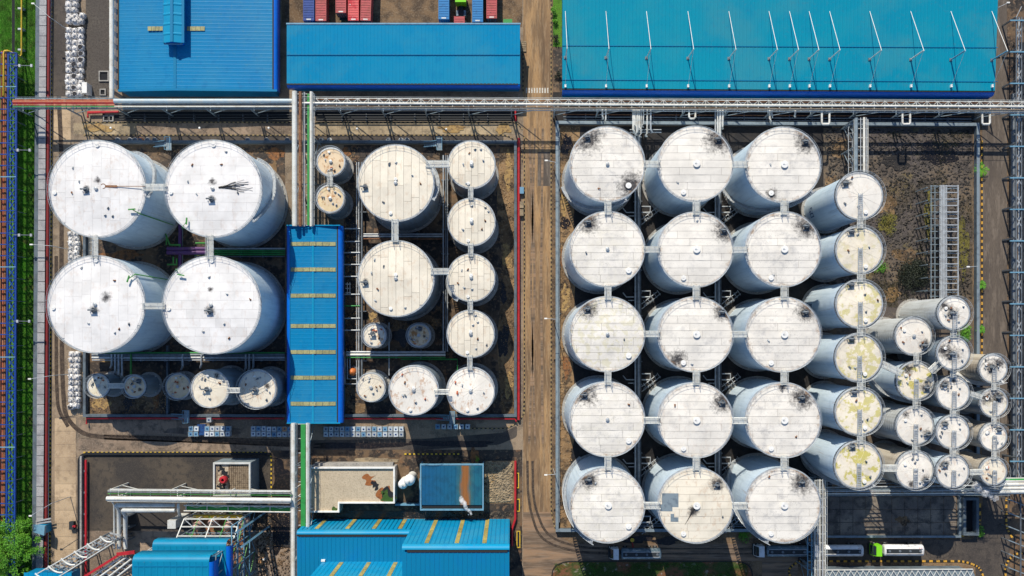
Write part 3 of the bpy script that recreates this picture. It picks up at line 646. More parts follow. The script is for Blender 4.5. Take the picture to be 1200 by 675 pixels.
    if soot[2] > 0:
        sx_, sy_ = soot[0] * R, soot[1] * R; f = math.hypot(soot[0], soot[1])
        q = MB(); q.lathe([(.5, 0), (.5, .5), (.36, .5), (.36, .1), (.01, .1)], sx_, sy_, 16); q.tube([(sx_ - .9, sy_, .3), (sx_ - .9, sy_, .8), (sx_ + .4, sy_, .8)], .12, 8)
        o = q.build('gauge_hatch', 'galv_dark', t, org=(0, 0, 0)); o.location = (0, 0, h + hc * (1 - f) + .08)
    if strip:
        q = MB(); L = R * .98
        for sx0 in (-.45, .35): q.box(sx0, sx0 + .1, -L, L * .1, .35, .5)
        for i in range(int(L / .35)): q.box(-.4, .4, -L + i * .35, -L + i * .35 + .17, .42, .46)
        o = q.build('roof_walkway', 'galv', t, org=(0, 0, 0)); o.location = (0, 0, h + .25)
    return t
order = ['northernmost', 'second', 'third', 'fourth', 'southernmost']
GRP = 'tall plated tanks set in a grid of three columns'
# grid A, B, C
ys = [(192.9, 192.4, 193.4), (292, 292.6, 292.4), (391.6, 391.8, 392), (491.2, 492.2, 492.2), (591.5, 591.8, 591.6)]
xs = (711.4, 814.6, 917.2)
rw = ['first', 'second', 'third', 'fourth', 'fifth']
spec = {
 'A0': ('grey roof ringed by soot', (-.52, .72, .34), (.66, -.6, .34), (0, .05, 1)),
 'A1': ('white roof with one soot spot', (-.5, .72, .26), (0, 0, 0), (.05, 0, .8)),
 'A2': ('green lichen streaks on roof', (-.52, .68, .22), (0, 0, 0), (.28, 0, .7)),
 'A3': ('mottled white roof and soot right of a hatch', (-.6, .66, .28), (0, 0, 0), (.05, 0, .9)),
 'A4': ('round hatch and winding side stair', (-.48, .68, .22), (0, 0, 0), (.05, 0, .9)),
 'B0': ('bright white roof and dark soot at the upper right', (.62, .66, .34), (0, 0, 0), (0, 0, .45)),
 'B1': ('centre hatch and grey dusty roof', (.76, .52, .26), (0, 0, 0), (0, 0, .7)),
 'B2': ('two soot spots, upper right and lower left', (.72, .6, .22), (-.5, -.66, .22), (0, 0, .8)),
 'B3': ('cream white roof with a sooty patch at upper right', (.72, .48, .26), (0, 0, 0), (0, .1, .7)),
 'B4': ('grey repair patches on cream roof', (.58, .55, .18), (-.08, -.16, .13), (0, .3, .25)),
 'C0': ('stair wound about its shell', (.6, .62, .26), (-.3, -.78, .14), (0, 0, .8)),
 'C1': ('round soot spot at upper right', (.62, .62, .28), (0, 0, 0), (0, 0, 1)),
 'C2': ('yellow pipe end at north edge', (.6, .6, .24), (0, 0, 0), (0, .05, 1)),
 'C3': ('red brown spot at the north edge of its roof', (.5, .6, .28), (-.02, .86, .1), (0, .05, 1)),
 'C4': ('dark rimmed centre hatch and the vertical rack beside it', (.5, .62, .28), (0, 0, 0), (0, 0, 1)),
}
colnm = {'A': 'road side column', 'B': 'middle column', 'C': 'inner east column'}
for ci, cn in enumerate('ABC'):
    for ri in range(5):
        desc, s1, s2, tint = spec[cn + str(ri)]
        man = [(-45, .8, .5)] if cn == 'A' else [(-113, .82, .45)]
        if cn in 'BC' or ri == 4: man = man + [(0, .02, .62)]
        st = {'A0': (190, 110), 'C0': (190, 130), 'A4': (120, 130), 'C4': (130, 120), 'A3': None, 'B0': None}.get(cn + str(ri))
        tank(cn + str(ri), 'tall tank, %s row, %s, %s' % (rw[ri], colnm[cn], ' '.join(desc.split()[:9])), xs[ci], ys[ri][ci], 44.0, .905,
             roof='tank_roof_cream' if cn + str(ri) in ('B4',) else 'tank_roof', pat=(1.5, 8.5, False, 3), soot=s1, soot2=s2, tint=tint, man=man, stair=st, vents=1, group=GRP)
# grey repair patches on B4
x, y, h, R, t = TOPS['B4']
for (a, b, c, d) in ((-39, -20, 1, 14), (-41, -27, -7, 1), (-27, -20, -2, 1), (-29, -20, -19, -14), (-29, -25, -14, -10)):
    s = (H - h) / F; q = MB(); f = lambda X, Y: R * .06 * (1 - min(1, math.hypot(X, Y) / R)) + .155
    q.prism([(a * s, c * s), (b * s, c * s), (b * s, d * s), (a * s, d * s)], 0, f); o = q.build('repair_patch', 'steel_grey_blue', t, org=(0, 0, 0)); o.location = (0, 0, h)
q = MB(); q.prism([(-.3, -.2), (-1.0, -1.6), (-1.3, -2.3), (-2.2, -4.0), (-1.5, -2.9), (-.9, -1.9), (.1, -.5)], 0, lambda X, Y: R * .06 * (1 - min(1, math.hypot(X, Y) / R)) + .16); o = q.build('tar_streak', 'black_paint', t, org=(0, 0, 0)); o.location = (0, 0, h)
GD = 'slim tanks in the single column east of the grid'
D = [(1006.7, 229.6, (-.6, .55, .22), (0, .15, .3), 'white roof and two yellow pipes'), (1006.6, 293, (-.35, .8, .2), (.35, .1, .5), 'cream roof and a dark notch at top'),
     (1006.6, 356.2, (-.35, .84, .2), (.7, .1, .5), 'yellow stained roof, third from the north'), (1005.8, 419, (-.32, .82, .22), (.7, .15, .6), 'speckled roof and orange centre fitting'),
     (1005.8, 481.8, (-.2, .84, .2), (.85, .1, .5), 'two round yellow blotches on its left half'), (1005.1, 544.7, (-.25, .82, .2), (1, .1, .6), 'mostly yellow roof and hooped stair, southernmost')]
for i, (px, py, so_, ti, d) in enumerate(D):
    tank('D%d' % i, 'slim tank, column east of grid, %s' % d, px, py, 27.2, .90, roof='tank_roof' if i == 0 else 'tank_roof_cream', soot=so_, tint=ti, rail='out',
         strip=True, man=[(-70, .75, .36)], vents=3, group=GD, stair=(180, 130) if i == 5 else None)
GE = 'narrow tanks clustered at the east edge'
E = [('E0', 1070, 393.7, 21.3, .925, 'tank_roof', 'shell_grey', (.62, -.5, .28), (0, 0, 0), (0, .3, .3), 'narrow tank with clean white roof and soot at its lower right rim'),
     ('E1', 1072, 446.2, 21.7, .925, 'tank_roof_cream', 'shell_white', (.62, -.35, .34), (-.4, .6, .3), (1, .1, .7), 'narrow tank with yellow lichen roof ringed by black soot'),
     ('E2', 1071.5, 498.9, 21.8, .925, 'tank_roof', 'shell_grey', (.7, -.45, .26), (-.45, .6, .2), (0, .2, .6), 'narrow tank with a square hatch mark, third in the second slim column'),
     ('E3', 1071.3, 550.5, 21.8, .925, 'tank_roof', 'shell_tan', (.6, -.55, .26), (-.15, -.8, .2), (0, .15, .6), 'narrow tank with scorched lower rim at the bottom of the second slim column'),
     ('F0', 1117.2, 366.9, 18.7, .9075, 'tank_roof', 'shell_grey', (-.1, 0, .42), (-.6, .45, .3), (0, .15, .4), 'grey ribbed tank with black smear at roof centre, nearest the steel frame'),
     ('F1', 1116.6, 413.7, 19, .912, 'tank_roof', 'shell_dark', (-.1, -.05, .5), (-.6, .2, .4), (0, .1, .5), 'narrow tank with large black smear across the left of its roof'),
     ('F2', 1116.4, 460, 19, .92, 'tank_roof', 'shell_dark', (-.55, .5, .3), (.05, .7, .18), (0, .2, .7), 'narrow tank with black spots at the upper left of its roof'),
     ('F3', 1116, 506, 19, .92, 'tank_roof', 'shell_white', (-.5, .5, .22), (0, 0, 0), (0, .2, .6), 'narrow tank with small dark spot and six rusty fittings'),
     ('F4', 1115.8, 552.5, 18.8, .92, 'tank_roof', 'shell_white', (-.5, .45, .28), (0, 0, 0), (0, .25, .5), 'narrow tank with a red spot inside black soot on its roof'),
     ('G0', 1163.3, 431.7, 16.2, .94, 'tank_roof', 'shell_tan', (-.1, .1, .5), (.5, .4, .4), (0, .1, 1), 'small tank beside the east road with pale hooped arch and sooty roof'),
     ('G1', 1164, 471.7, 16.2, .94, 'tank_roof', 'shell_dark', (.3, .4, .5), (-.5, .3, .42), (.2, .1, 1), 'small tank by the east road with black crescent along its roof'),
     ('G2', 1163.6, 511.6, 15.6, .94, 'tank_roof', 'shell_tan', (.4, .55, .2), (0, 0, 0), (.1, .35, .7), 'small tank by the east road with thin dark line on grey roof'),
     ('G3', 1163.6, 552.3, 15.6, .94, 'tank_roof_cream', 'shell_tan', (0, 0, 0), (0, 0, 0), (0, .6, .7), 'small rust spotted tank beside the east road, southernmost')]
for (k_, px, py, r, kk, rf, sh, s1, s2, ti, lb) in E:
    tank(k_, lb, px, py, r, kk, roof=rf, shell=sh, soot=s1, soot2=s2, tint=ti, rail='out', strip=k_ not in ('E0',), vents=5, group=GE, man=[(150, .6, .28)],
         stair=(170, 140, .9, 'white_paint') if k_ == 'G0' else ((160, 120) if k_ in ('E1', 'G3') else None))
GL = 'four largest tanks in the west compound'
for k_, px, py, r, s1, s2, ti, st, lb in [('L0', 114.6, 221.7, 56.7, (-.2, -.02, .07), (.03, .17, .06), (0, .2, .15), (110, -120), 'largest white tank with an orange walkway line on its roof, northwest of four'),
     ('L1', 250.6, 221.5, 56.6, (-.02, -.22, .07), (-.01, .14, .07), (0, .12, .15), (70, -110), 'largest white tank with a dark fan shaped scorch mark on its roof'),
     ('L2', 113.4, 356.7, 57, (-.02, -.12, .08), (.22, .14, .09), (0, .14, .12), None, 'largest white tank with a grey smear right of centre, southwest of four'),
     ('L3', 248.7, 357.4, 57.3, (-.02, -.12, .09), (-.02, .32, .05), (0, .14, .12), None, 'largest white tank with a thin brown streak and centre dent, southeast of four')]:
    tank(k_, lb, px, py, r, .905, roof='tank_roof_cool', pat=(1.85, 3.4, k_ in ('L0', 'L2'), 5), soot=s1, soot2=s2, tint=ti, vents=6, stair=st, group=GL, man=[(90, .9, .35), (185, .88, .35)])
# scorch fan on L1 and walkway line on L0
x, y, h, R, t = TOPS['L0']
q = MB(); q.box(1.9, 4.2, .25, .7, .3, .36); q.box(4.2, R, .42, .54, .3, .38); q.lathe([(.55, .2), (.55, .36), (.4, .36), (.4, .3)], 1.4, .5, 20); o = q.build('roof_walkway', 'rust_pipe', t, org=(0, 0, 0)); o.location = (0, 0, h + .25)
x, y, h, R, t = TOPS['L1']
q = MB(); rn = random.Random(4)
for i in range(16):
    a = rn.uniform(-.22, .42); p = [(1.2 + j * .85, .2 + j * .85 * math.tan(a) * .75 + rn.uniform(-.14, .14), R * .06 * (1 - (1.2 + j * .85) / R) + .17) for j in range(rn.randint(5, 9))]; q.tube(p, rn.uniform(.02, .05), 4)
o = q.build('scorched_residue', 'black_paint', t, org=(0, 0, 0)); o.location = (0, 0, h)
GM = 'cream roofed tanks in the middle compound'
for a in [('M0', 464.1, 214.8, 44.6, .921, (1.62, 9, True, 2), 'large cream roofed tank, northern of the pair in the middle compound', (75, -100)), ('M1', 464.3, 326.5, 44.4, .921, (1.62, 9, True, 2), 'large cream roofed tank, southern of the pair in the middle compound', None),
          ('N0', 552.6, 193.3, 27.7, .935, (1.35, 8, True, 4), 'mid size cream tank at the north end of the five along the road side', None), ('N1', 552.6, 260.3, 27.7, .935, (1.35, 8, True, 4), 'mid size cream tank, second from the north, with a green spot', None),
          ('N2', 552.2, 325.5, 27.8, .935, (1.35, 3, True, 6), 'mid size cream tank, third of five, with rust at its lower left', (150, 90)), ('N3', 551.6, 391.2, 27.7, .935, (1.35, 8, True, 4), 'mid size cream tank, fourth from the north, rust at its upper left', None),
          ('N4', 551.5, 458.2, 28, .935, None, 'mid size white tank with orange streaks, southernmost of the five', None), ('Q0', 484.9, 457.3, 28.9, .93, None, 'bright white rust streaked tank next to the southernmost road side tank', None)]:
    tank(a[0], a[6], *a[1:5], roof='tank_roof' if a[0] in ('N4', 'Q0') else 'tank_roof_cream', shell='shell_dark', pat=a[5], soot=(-.8, -.1, .08) if a[0][0] == 'M' else (0, 0, 0),
         tint=(0, .6 if a[0] in ('N4', 'Q0') else .22, .2), vents=6, group=GM, stair=a[7], man=[(90, .1, .3), (-100, .8, .3)])
GS = 'small process tanks in the west and middle compounds'
for k_, px, py, r, kk, rf, s1, s2, ti, lb, rl in [
  ('S0', 387.9, 189.7, 16.2, .96, 'tank_roof_orange', (0, 0, 0), (0, 0, 0), (0, 1, .3), 'small tank with orange rusted roof, northern of two beside the rack', 'out'),
  ('S1', 387.3, 232.8, 16, .96, 'tank_roof_orange', (0, 0, 0), (0, 0, 0), (.2, 1, .5), 'small tank with orange roof and red blotch, southern of two beside the rack', 'out'),
  ('T0', 438.8, 393, 13, .967, 'tank_roof_cream', (-.1, .1, .1), (0, 0, 0), (0, .9, .5), 'small white tank with two rust bands, below the large cream tank', 'out'),
  ('T1', 491, 393, 13, .967, 'tank_roof_orange', (.1, .6, .2), (.5, -.1, .16), (0, 1, .8), 'small dirty tank with an orange band, east of its twin', 'out'),
  ('T2', 435, 453.8, 16.8, .975, 'tank_roof_cream', (0, 0, 0), (0, 0, 0), (0, .3, .8), 'small beige tank with four dark studs on its roof', 'in'),
  ('U0', 115.6, 452, 12.8, .963, 'tank_roof_cream', (0, 0, 0), (0, 0, 0), (.2, .6, 1), 'small grey speckled tank at the west end of the bottom row', 'out'),
  ('U1', 158.3, 452.7, 12.4, .96, 'tank_roof_orange', (.4, .5, .22), (.5, -.3, .16), (0, 1, .6), 'small rusty roofed tank, second from the west in the bottom row', 'out'),
  ('U2', 209, 452.8, 14.4, .98, 'tank_roof_orange', (0, 0, 0), (0, 0, 0), (.2, .6, 1), 'small low beige tank with mottled roof, middle of the bottom row', 'out'),
  ('U3', 246.6, 455.5, 22, .93, 'tank_roof_cream', (-.15, -.02, .12), (.35, .7, .16), (.05, .15, .2), 'cream tank with two small black smears, fourth in the bottom row', 'in'),
  ('U4', 301.6, 455.9, 21.8, .945, 'tank_roof_cream', (-.1, 0, .12), (.55, .15, .15), (0, .5, .3), 'cream tank with diagonal black smear, beside the blue shed', 'out')]:
    tank(k_, lb, px, py, r, kk, roof=rf, shell='shell_dark', soot=s1, soot2=s2, tint=ti, rail=rl, vents=7, group=GS, man=[(100, .7, .22)])

# ------------------------------------------------------------------ gangways between tank tops
def gangway(label, a, b, z, wd=1.15, mat='galv_pale'):
    A = V(a[0], a[1], z); B = V(b[0], b[1], z); t = thing('gangway', label, 'gangway', A.x, A.y, z, 'gangways bridging tank tops')
    u = (B - A).normalized(); nrm = Vector((-u.y, u.x, 0)); L = (B - A).length
    q = MB(); k = int(L / .22)
    for i in range(k):
        p = A + u * (L * i / k); e = p + u * (L / k * .72)
        q.prism([(p + nrm * wd / 2)[:2], (p - nrm * wd / 2)[:2], (e - nrm * wd / 2)[:2], (e + nrm * wd / 2)[:2]], z + .3, z + .34, bottom=True)
    q.build('deck', mat, t)
    for s in (-1, 1):
        q = MB(); o_ = nrm * (s * wd / 2)
        q.tube([A + o_ + Vector((0, 0, .25)), B + o_ + Vector((0, 0, .25))], .08, 4)
        for zz in (.85, 1.35): q.tube([A + o_ + Vector((0, 0, zz)), B + o_ + Vector((0, 0, zz))], .035, 4)
        for i in range(4): p = A + u * (L * i / 3) + o_; q.tube([p + Vector((0, 0, .2)), p + Vector((0, 0, 1.35))], .035, 4)
        q.build('handrail', mat, t)
    return t
colw = ['road side', 'middle', 'inner east']
for ci, x in enumerate((712, 815.2, 918)):
    for ri, (a, b) in enumerate(((235, 252), (334.5, 351.5), (433.5, 451), (533.5, 551))):
        gangway('grey gangway linking the %s and %s tank tops of the %s column' % (rw[ri], rw[ri + 1], colw[ci]), (x, a), (x, b), 17.2)
for ri, y in enumerate((193.2, 293, 391.5, 492.2, 591.6)):
    gangway('short gangway from road side to middle column in the %s tank row' % rw[ri], (753.8, y), (773, y), 17.2)
    gangway('short gangway from middle to inner east column in the %s tank row' % rw[ri], (857.5, y + .4), (875, y + .4), 17.2)
for i, (a, b) in enumerate(((254, 268), (318, 331), (381, 394), (444, 457), (507, 520))):
    gangway('gangway joining slim tanks %s and %s of the single east column' % (['one', 'two', 'three', 'four', 'five'][i], ['two', 'three', 'four', 'five', 'six'][i]), (1007.5, a), (1007.5, b), 18)
for lb, a, b, z in [('gangway from the southernmost yellow tank east to the scorched rim tank', (1032, 548), (1050, 548), 15), ('gangway below the clean white roofed narrow tank', (1073, 413), (1073, 427), 13.6),
    ('gangway below the yellow lichen narrow tank', (1072, 467), (1072, 479), 13.6), ('gangway above the scorched rim narrow tank', (1071.5, 519), (1071.5, 531), 13.6), ('long thin gangway sloping from the fourth slim tank to the lichen tank', (1031, 426), (1056, 438), 15),
    ('diagonal gangway from the lichen tank up to the smeared tank', (1089, 435), (1104, 421), 15), ('gangway below the grey ribbed tank', (1116.8, 385), (1116.8, 396), 15.9), ('gangway below the tank with the large black smear', (1116.5, 432), (1116.5, 442), 15),
    ('gangway above the tank with six rusty fittings', (1116.2, 478), (1116.2, 488), 14.5), ('gangway above the red spotted tank', (1116, 524), (1116, 535), 14.5), ('sloping gangway to the small tank with the black crescent', (1135, 461), (1150, 466), 12.5),
    ('gangway from the red spotted tank to the rust spotted tank', (1134, 553), (1151, 552), 12.5), ('gangway between the two sooty tanks by the east road', (1164, 447), (1164, 457), 11), ('gangway between the crescent tank and the thin line tank', (1164, 487), (1164, 497), 11), ('gangway between the two lowest tanks by the east road', (1164, 526), (1164, 538), 11),
    ('gangway between the two northern giant tanks', (168, 220.5), (196, 220.5), 17.2), ('gangway between the two southern giant tanks', (168, 359), (194, 359), 17.2), ('gangway joining the western pair of giant tanks', (112, 276), (112, 303), 17.2), ('gangway joining the eastern pair of giant tanks', (247, 276), (247, 304), 17.2),
    ('gangway between the two large cream tanks', (463.5, 257), (463.5, 284), 14.4), ('gangway from the northern cream tank to the first road side tank', (499, 193), (527, 193), 14.2), ('gangway from the southern cream tank to the third road side tank', (505, 318.5), (526, 318.5), 14.2),
    ('gangway between the first and second road side cream tanks', (551.8, 219), (551.8, 235), 11.8), ('gangway between the second and third road side cream tanks', (551.8, 285), (551.8, 301), 11.8), ('gangway between the third and fourth road side cream tanks', (551.2, 351), (551.2, 367), 11.8), ('gangway between the fourth and fifth road side cream tanks', (550.8, 416), (550.8, 434), 11.8),
    ('gangway from the bright rust streaked tank to the southernmost road side tank', (509, 459), (527, 459), 12.8), ('gangway between the two orange roofed tanks', (387.5, 202), (387.5, 219), 7.2), ('gangway between the two westmost small tanks of the bottom row', (126, 452), (147, 452), 7), ('gangway between the two cream tanks of the bottom row', (267, 457.3), (282, 457.3), 12.5)]:
    gangway(lb, a, b, z, wd=1.2 if z > 14 else .95)

# ------------------------------------------------------------------ corrugated roofs and buildings
def corr(mb, p00, p10, p11, p01, pitch=.75, d=.06, mi=0):
    """ribs run from edge p00-p10 up to edge p01-p11"""
    p00, p10, p11, p01 = map(Vector, (p00, p10, p11, p01)); nrm = (p10 - p00).cross(p01 - p00).normalized()
    if nrm.z < 0 and abs(nrm.z) > .02: nrm = -nrm
    n = max(2, int((p10 - p00).length / pitch)); lo = []; hi = []
    for i in range(n):
        for t, k in ((0, 0), (.72, 0), (.8, 1), (.92, 1)):
            u = (i + t) / n; lo.append(p00.lerp(p10, u) + nrm * d * k); hi.append(p01.lerp(p11, u) + nrm * d * k)
    lo.append(p10); hi.append(p11); mb.grid([lo, hi], mi, False)
def eave(mb, a, b, out, r=1.0, drop=2.0, mi=0):
    """curved eave along a-b at roof level, bulging towards out"""
    a = Vector(a); b = Vector(b); out = Vector(out); rows = []
    for i in range(9):
        t = i / 8 * PI / 2; o = out * (math.sin(t) * r) + Vector((0, 0, (math.cos(t) - 1) * r)); rows.append([a + o, b + o])
    o = out * r + Vector((0, 0, -drop)); rows.append([a + o, b + o]); o = out * (r - .15) + Vector((0, 0, -drop)); rows.append([a + o, b + o])
    mb.grid(rows, mi, True)
def Z(p, z): return (p[0], p[1], z)

# long east warehouse
bw = thing('warehouse', 'very long cyan blue roofed warehouse with a row of masts, top right', 'warehouse', *P(915, 50), 0)
def zr(y): return 5.6 + (104 - y) / 125 * 1.9
sw, se = P(659, 103.5, 5.6), P(1166, 106.5, 5.6); nw, ne = P(659.5, -60, zr(-60)), P(1171.5, -60, zr(-60))
q = MB(); corr(q, Z(sw, 5.6), Z(se, 5.6), Z(ne, zr(-60)), Z(nw, zr(-60)), .8, .035); q.build('roof', 'roof_blue_teal', bw)
for yy in (53.5, 93.5):
    q = MB(); a = P(659, yy, zr(yy)); b = P(1169, yy + 2.3, zr(yy)); q.box(a[0], b[0], -.06, .06, .05, .12)
    q.v = [(vx, vy + a[1] + (b[1] - a[1]) * (vx - a[0]) / (b[0] - a[0]), vz + zr(yy)) for vx, vy, vz in q.v]; q.build('sheet_lap', 'cladding_blue', bw)
q = MB(); eave(q, Z(sw, 5.45), Z(se, 5.45), (0, -1, 0), .95, 2.3); q.build('eave_fascia', 'fascia_blue', bw)
q = MB(); q.box(sw[0], se[0], 0, .3, 5.3, 5.5); q.v = [(vx, vy + sw[1] - .28 + (se[1] - sw[1]) * (vx - sw[0]) / (se[0] - sw[0]), vz + .02) for vx, vy, vz in q.v]; q.build('gutter', 'black_paint', bw)
q = MB(); q.prism([(sw[0] + .3, sw[1] - .5), (se[0] - .3, se[1] - .5), (ne[0] - .3, ne[1]), (nw[0] + .3, nw[1])], 0, lambda x, y: 5.2 + max(0, (y - sw[1])) * .082); q.build('wall', 'cladding_blue', bw)
MX = [662.5, 710, 757.5, 806, 854, 901, 925, 948, 972, 1019, 1067, 1114, 1162]
for i, mx in enumerate(MX):
    by = 67.5 + (mx - 662) * .006; zb = zr(by); b = V(mx, by, zb); hm = 5.6
    where = 'westernmost roof mast above the main road' if i == 0 else ('easternmost roof mast leaning over the roof end' if i == 12 else 'guyed roof mast on the long blue warehouse, number %s from the west' % ['', 'two', 'three', 'four', 'five', 'six', 'seven', 'eight', 'nine', 'ten', 'eleven', 'twelve'][i])
    t = thing('roof_mast', where, 'mast', b.x, b.y, b.z, 'guyed masts on the long blue warehouse roof')
    top = b + Vector((0, 0, hm)); bar('pole', 'galv_pale' if i < 11 else 'light_blue_steel', t, b, top, .11 if i < 10 else .16, rnd=True)
    boxi('base_plate', 'galv_dark', t, b.x - .3, b.x + .3, b.y - .3, b.y + .3, b.z, b.z + .15)
    n_ = V(mx - (mx - 600) * .0, 13.5, zr(13.5)); bar('stay', 'white_paint', t, top, n_ + Vector((0, 0, .1)), .055, rnd=True)
    s_ = V(mx, 101.2, zr(101)); bar('guy_wire', 'galv_pale', t, top, s_ + Vector((0, 0, .35)), .035, rnd=True)
    boxi('anchor', 'white_paint', t, s_.x - .18, s_.x + .18, s_.y - .3, s_.y + .3, s_.z, s_.z + .5)
# middle warehouse
bw = thing('warehouse', 'low blue roofed warehouse beside the shipping containers at the top', 'warehouse', *P(472, 60), 0)
a, b, c, d = P(336, 98, 4.6), P(609.5, 98.5, 4.6), P(609.5, 28, 6.0), P(336, 28, 6.0)
q = MB(); corr(q, Z(a, 4.6), Z(b, 4.6), Z(c, 6), Z(d, 6), .8, .03); q.build('roof', 'roof_blue_cyan', bw)
q = MB(); m1 = P(336, 64, 5.35); m2 = P(609, 64, 5.35); q.box(m1[0], m2[0], m1[1] - .06, m1[1] + .06, 5.38, 5.46); q.build('sheet_lap', 'cladding_blue', bw)
q = MB(); eave(q, Z(a, 4.5), Z(b, 4.5), (0, -1, 0), .75, 1.8); q.build('eave_fascia', 'fascia_blue', bw)
q = MB(); q.box(a[0], b[0] - .5, a[1] - .25, a[1] + .05, 4.4, 4.62); q.build('gutter', 'black_paint', bw)
q = MB(); q.box(d[0] - .1, c[0] + .1, d[1] - .12, d[1] + .2, 5.9, 6.1); q.build('ridge_flashing', 'light_blue_steel', bw)
q = MB(); q.prism([(a[0] + .2, a[1] - .2), (b[0] - .2, b[1] - .2), (c[0] - .2, c[1]), (d[0] + .2, d[1])], 0, lambda x, y: 4.3 + (y - a[1]) * .09); q.build('wall', 'cladding_blue', bw)
# west warehouse with ridge monitor
bw = thing('warehouse', 'deep blue roofed warehouse with raised ridge vent at top left', 'warehouse', *P(230, 50), 0)
zE, zR = 4.8, 5.5
sw, sr, se = P(138.5, 105.5, zE), P(205, 105.5, zR), P(320.5, 105.5, zE); sr = (sr[0], sw[1]); N_ = P(200, -70, zE)[1]
q = MB(); corr(q, Z(sw, zE), (sw[0], N_, zE), (sr[0], N_, zR), Z(sr, zR), .8, .014); corr(q, Z(se, zE), (se[0], N_, zE), (sr[0], N_, zR), Z(sr, zR), .8, .014); q.build('roof', 'roof_blue_deep', bw)
q = MB(); q.box(sr[0] - .3, sr[0] + .3, sr[1], N_, zR - .02, zR + .09); q.build('ridge_cap', 'cladding_blue', bw)
q = MB(); eave(q, Z(se, zE - .05), (se[0], N_, zE - .05), (1, 0, 0), .8, 2.2); eave(q, Z(sw, zE - .05), (sw[0], N_, zE - .05), (-1, 0, 0), .25, 1.0); q.build('eave_fascia', 'fascia_blue', bw)
q = MB(); q.box(se[0] - .25, se[0] + .03, se[1], N_, zE - .1, zE + .05); q.box(sw[0] - .1, sw[0] + .2, se[1], N_, zE - .1, zE + .1); q.build('gutter', 'black_paint', bw)
q = MB(); q.v = []; q.face([(sw[0], sw[1] - .35, zE - .5), (se[0] + .8, sw[1] - .35, zE - .5), (se[0] + .8, sw[1] - .35, zE + .1), (sr[0], sw[1] - .35, zR + .12), (sw[0], sw[1] - .35, zE + .1)])
q.face([(sw[0], sw[1] - .35, zE + .1), (sr[0], sw[1] - .35, zR + .12), (sr[0], sw[1] + .1, zR + .12), (sw[0], sw[1] + .1, zE + .1)]); q.face([(sr[0], sw[1] - .35, zR + .12), (se[0] + .8, sw[1] - .35, zE + .1), (se[0] + .8, sw[1] + .1, zE + .1), (sr[0], sw[1] + .1, zR + .12)])
q.build('gable_flashing', 'cladding_blue', bw)
q = MB(); q.box(sw[0] + .2, se[0] - .2, sw[1], N_, 0, zE - .12); q.build('wall', 'cladding_blue', bw)
# monitor
zm = 7.4; mx0, mx1 = P(191.5, 0, zm)[0], P(213, 0, zm)[0]; my = P(0, 50, zm)[1]; mc = (mx0 + mx1) / 2
mo = MB(); corr(mo, (mx0, my, zm), (mx0, N_, zm), (mc, N_, zm + .5), (mc, my, zm + .5), 2.0, .08); corr(mo, (mx1, my, zm), (mx1, N_, zm), (mc, N_, zm + .5), (mc, my, zm + .5), 2.0, .08)
mon = mo.build('ridge_vent', 'roof_blue_cyan', bw)
q = MB(); q.box(mc - .3, mc + .3, my, N_, zm + .44, zm + .6); q.box(mx1 - .15, mx1 + .5, my, N_, zm - .5, zm + .02); q.box(mx0 - .15, mx0 + .1, my, N_, zm - .5, zm + .02); q.build('vent_cap', 'cladding_blue', mon)
q = MB(); q.box(mx0 + .2, mx1 - .2, my + .2, N_, 4.8, zm - .1); q.build('vent_wall', 'fascia_blue', mon)
q = MB(); q.box(mx0, mx1, my - .25, my - .02, zm - .5, zm - .25); q.build('sill', 'light_blue_steel', mon)
for (xa, xb) in ((173, 191), (219, 240)):
    for i in range(4):
        x0 = xa + (xb - xa) * i / 4; x1 = xa + (xb - xa) * (i + 1) / 4; zz = zR - abs(((x0 + x1) / 2 - 205)) / 115 * .7 + .12
        p0 = P(x0, 36, zz); p1 = P(x1, 31, zz); sl = -1 if x0 > 205 else 1
        o = boxi('skylight_pane', 'skylight', bw, p0[0] + .03, p1[0] - .03, p0[1], p1[1], zz - .03, zz + .05)
        o.rotation_euler = (0, -math.atan(.7 / 20) * sl, 0)
# central blue shed
bw = thing('shed', 'long narrow blue shed with seven tan skylight bands between compounds', 'shed', *P(368, 380), 0)
zb = 5.8
x0, x1 = P(340, 0, zb)[0], P(395, 0, zb)[0]; ya, yb = P(0, 495.5, zb)[1], P(0, 264.5, zb)[1]; xm = (x0 + x1) / 2
q = MB(); corr(q, (x0, ya, zb), (x0, yb, zb), (xm, yb, zb + .5), (xm, ya, zb + .5), .8, .013); corr(q, (x1, ya, zb), (x1, yb, zb), (xm, yb, zb + .5), (xm, ya, zb + .5), .8, .013); q.build('roof', 'roof_blue_deep', bw)
q = MB(); q.box(xm - .2, xm + .2, ya, yb, zb + .46, zb + .58); q.build('ridge_cap', 'roof_blue_cyan', bw)
q = MB(); eave(q, (x0 - .1, ya, zb + .06), (x0 - .1, yb, zb + .06), (-1, 0, 0), .8, 1.2); eave(q, (x1 + .25, ya, zb + .06), (x1 + .25, yb, zb + .06), (1, 0, 0), 1.0, 1.2); q.build('eave_fascia', 'fascia_blue', bw)
q = MB(); q.box(x1 - .02, x1 + .25, ya, yb, zb - .1, zb + .08); q.build('gutter', 'black_paint', bw)
q = MB(); q.box(x0 - .1, x0 + .02, ya, yb, zb - .02, zb + .1); q.build('flashing', 'cladding_blue', bw)
q = MB(); q.box(x0 - .3, x1 + .5, ya + .1, yb - .1, 0, zb - .15); q.build('wall', 'cladding_blue', bw)
q = MB(); q.box(x0 - .6, x1 + .8, yb - .1, yb + .12, zb - .6, zb + .62); q.box(x0 - .6, x1 + .8, ya - .12, ya + .1, zb - .6, zb + .62); q.build('gable_flashing', 'roof_blue_cyan', bw)
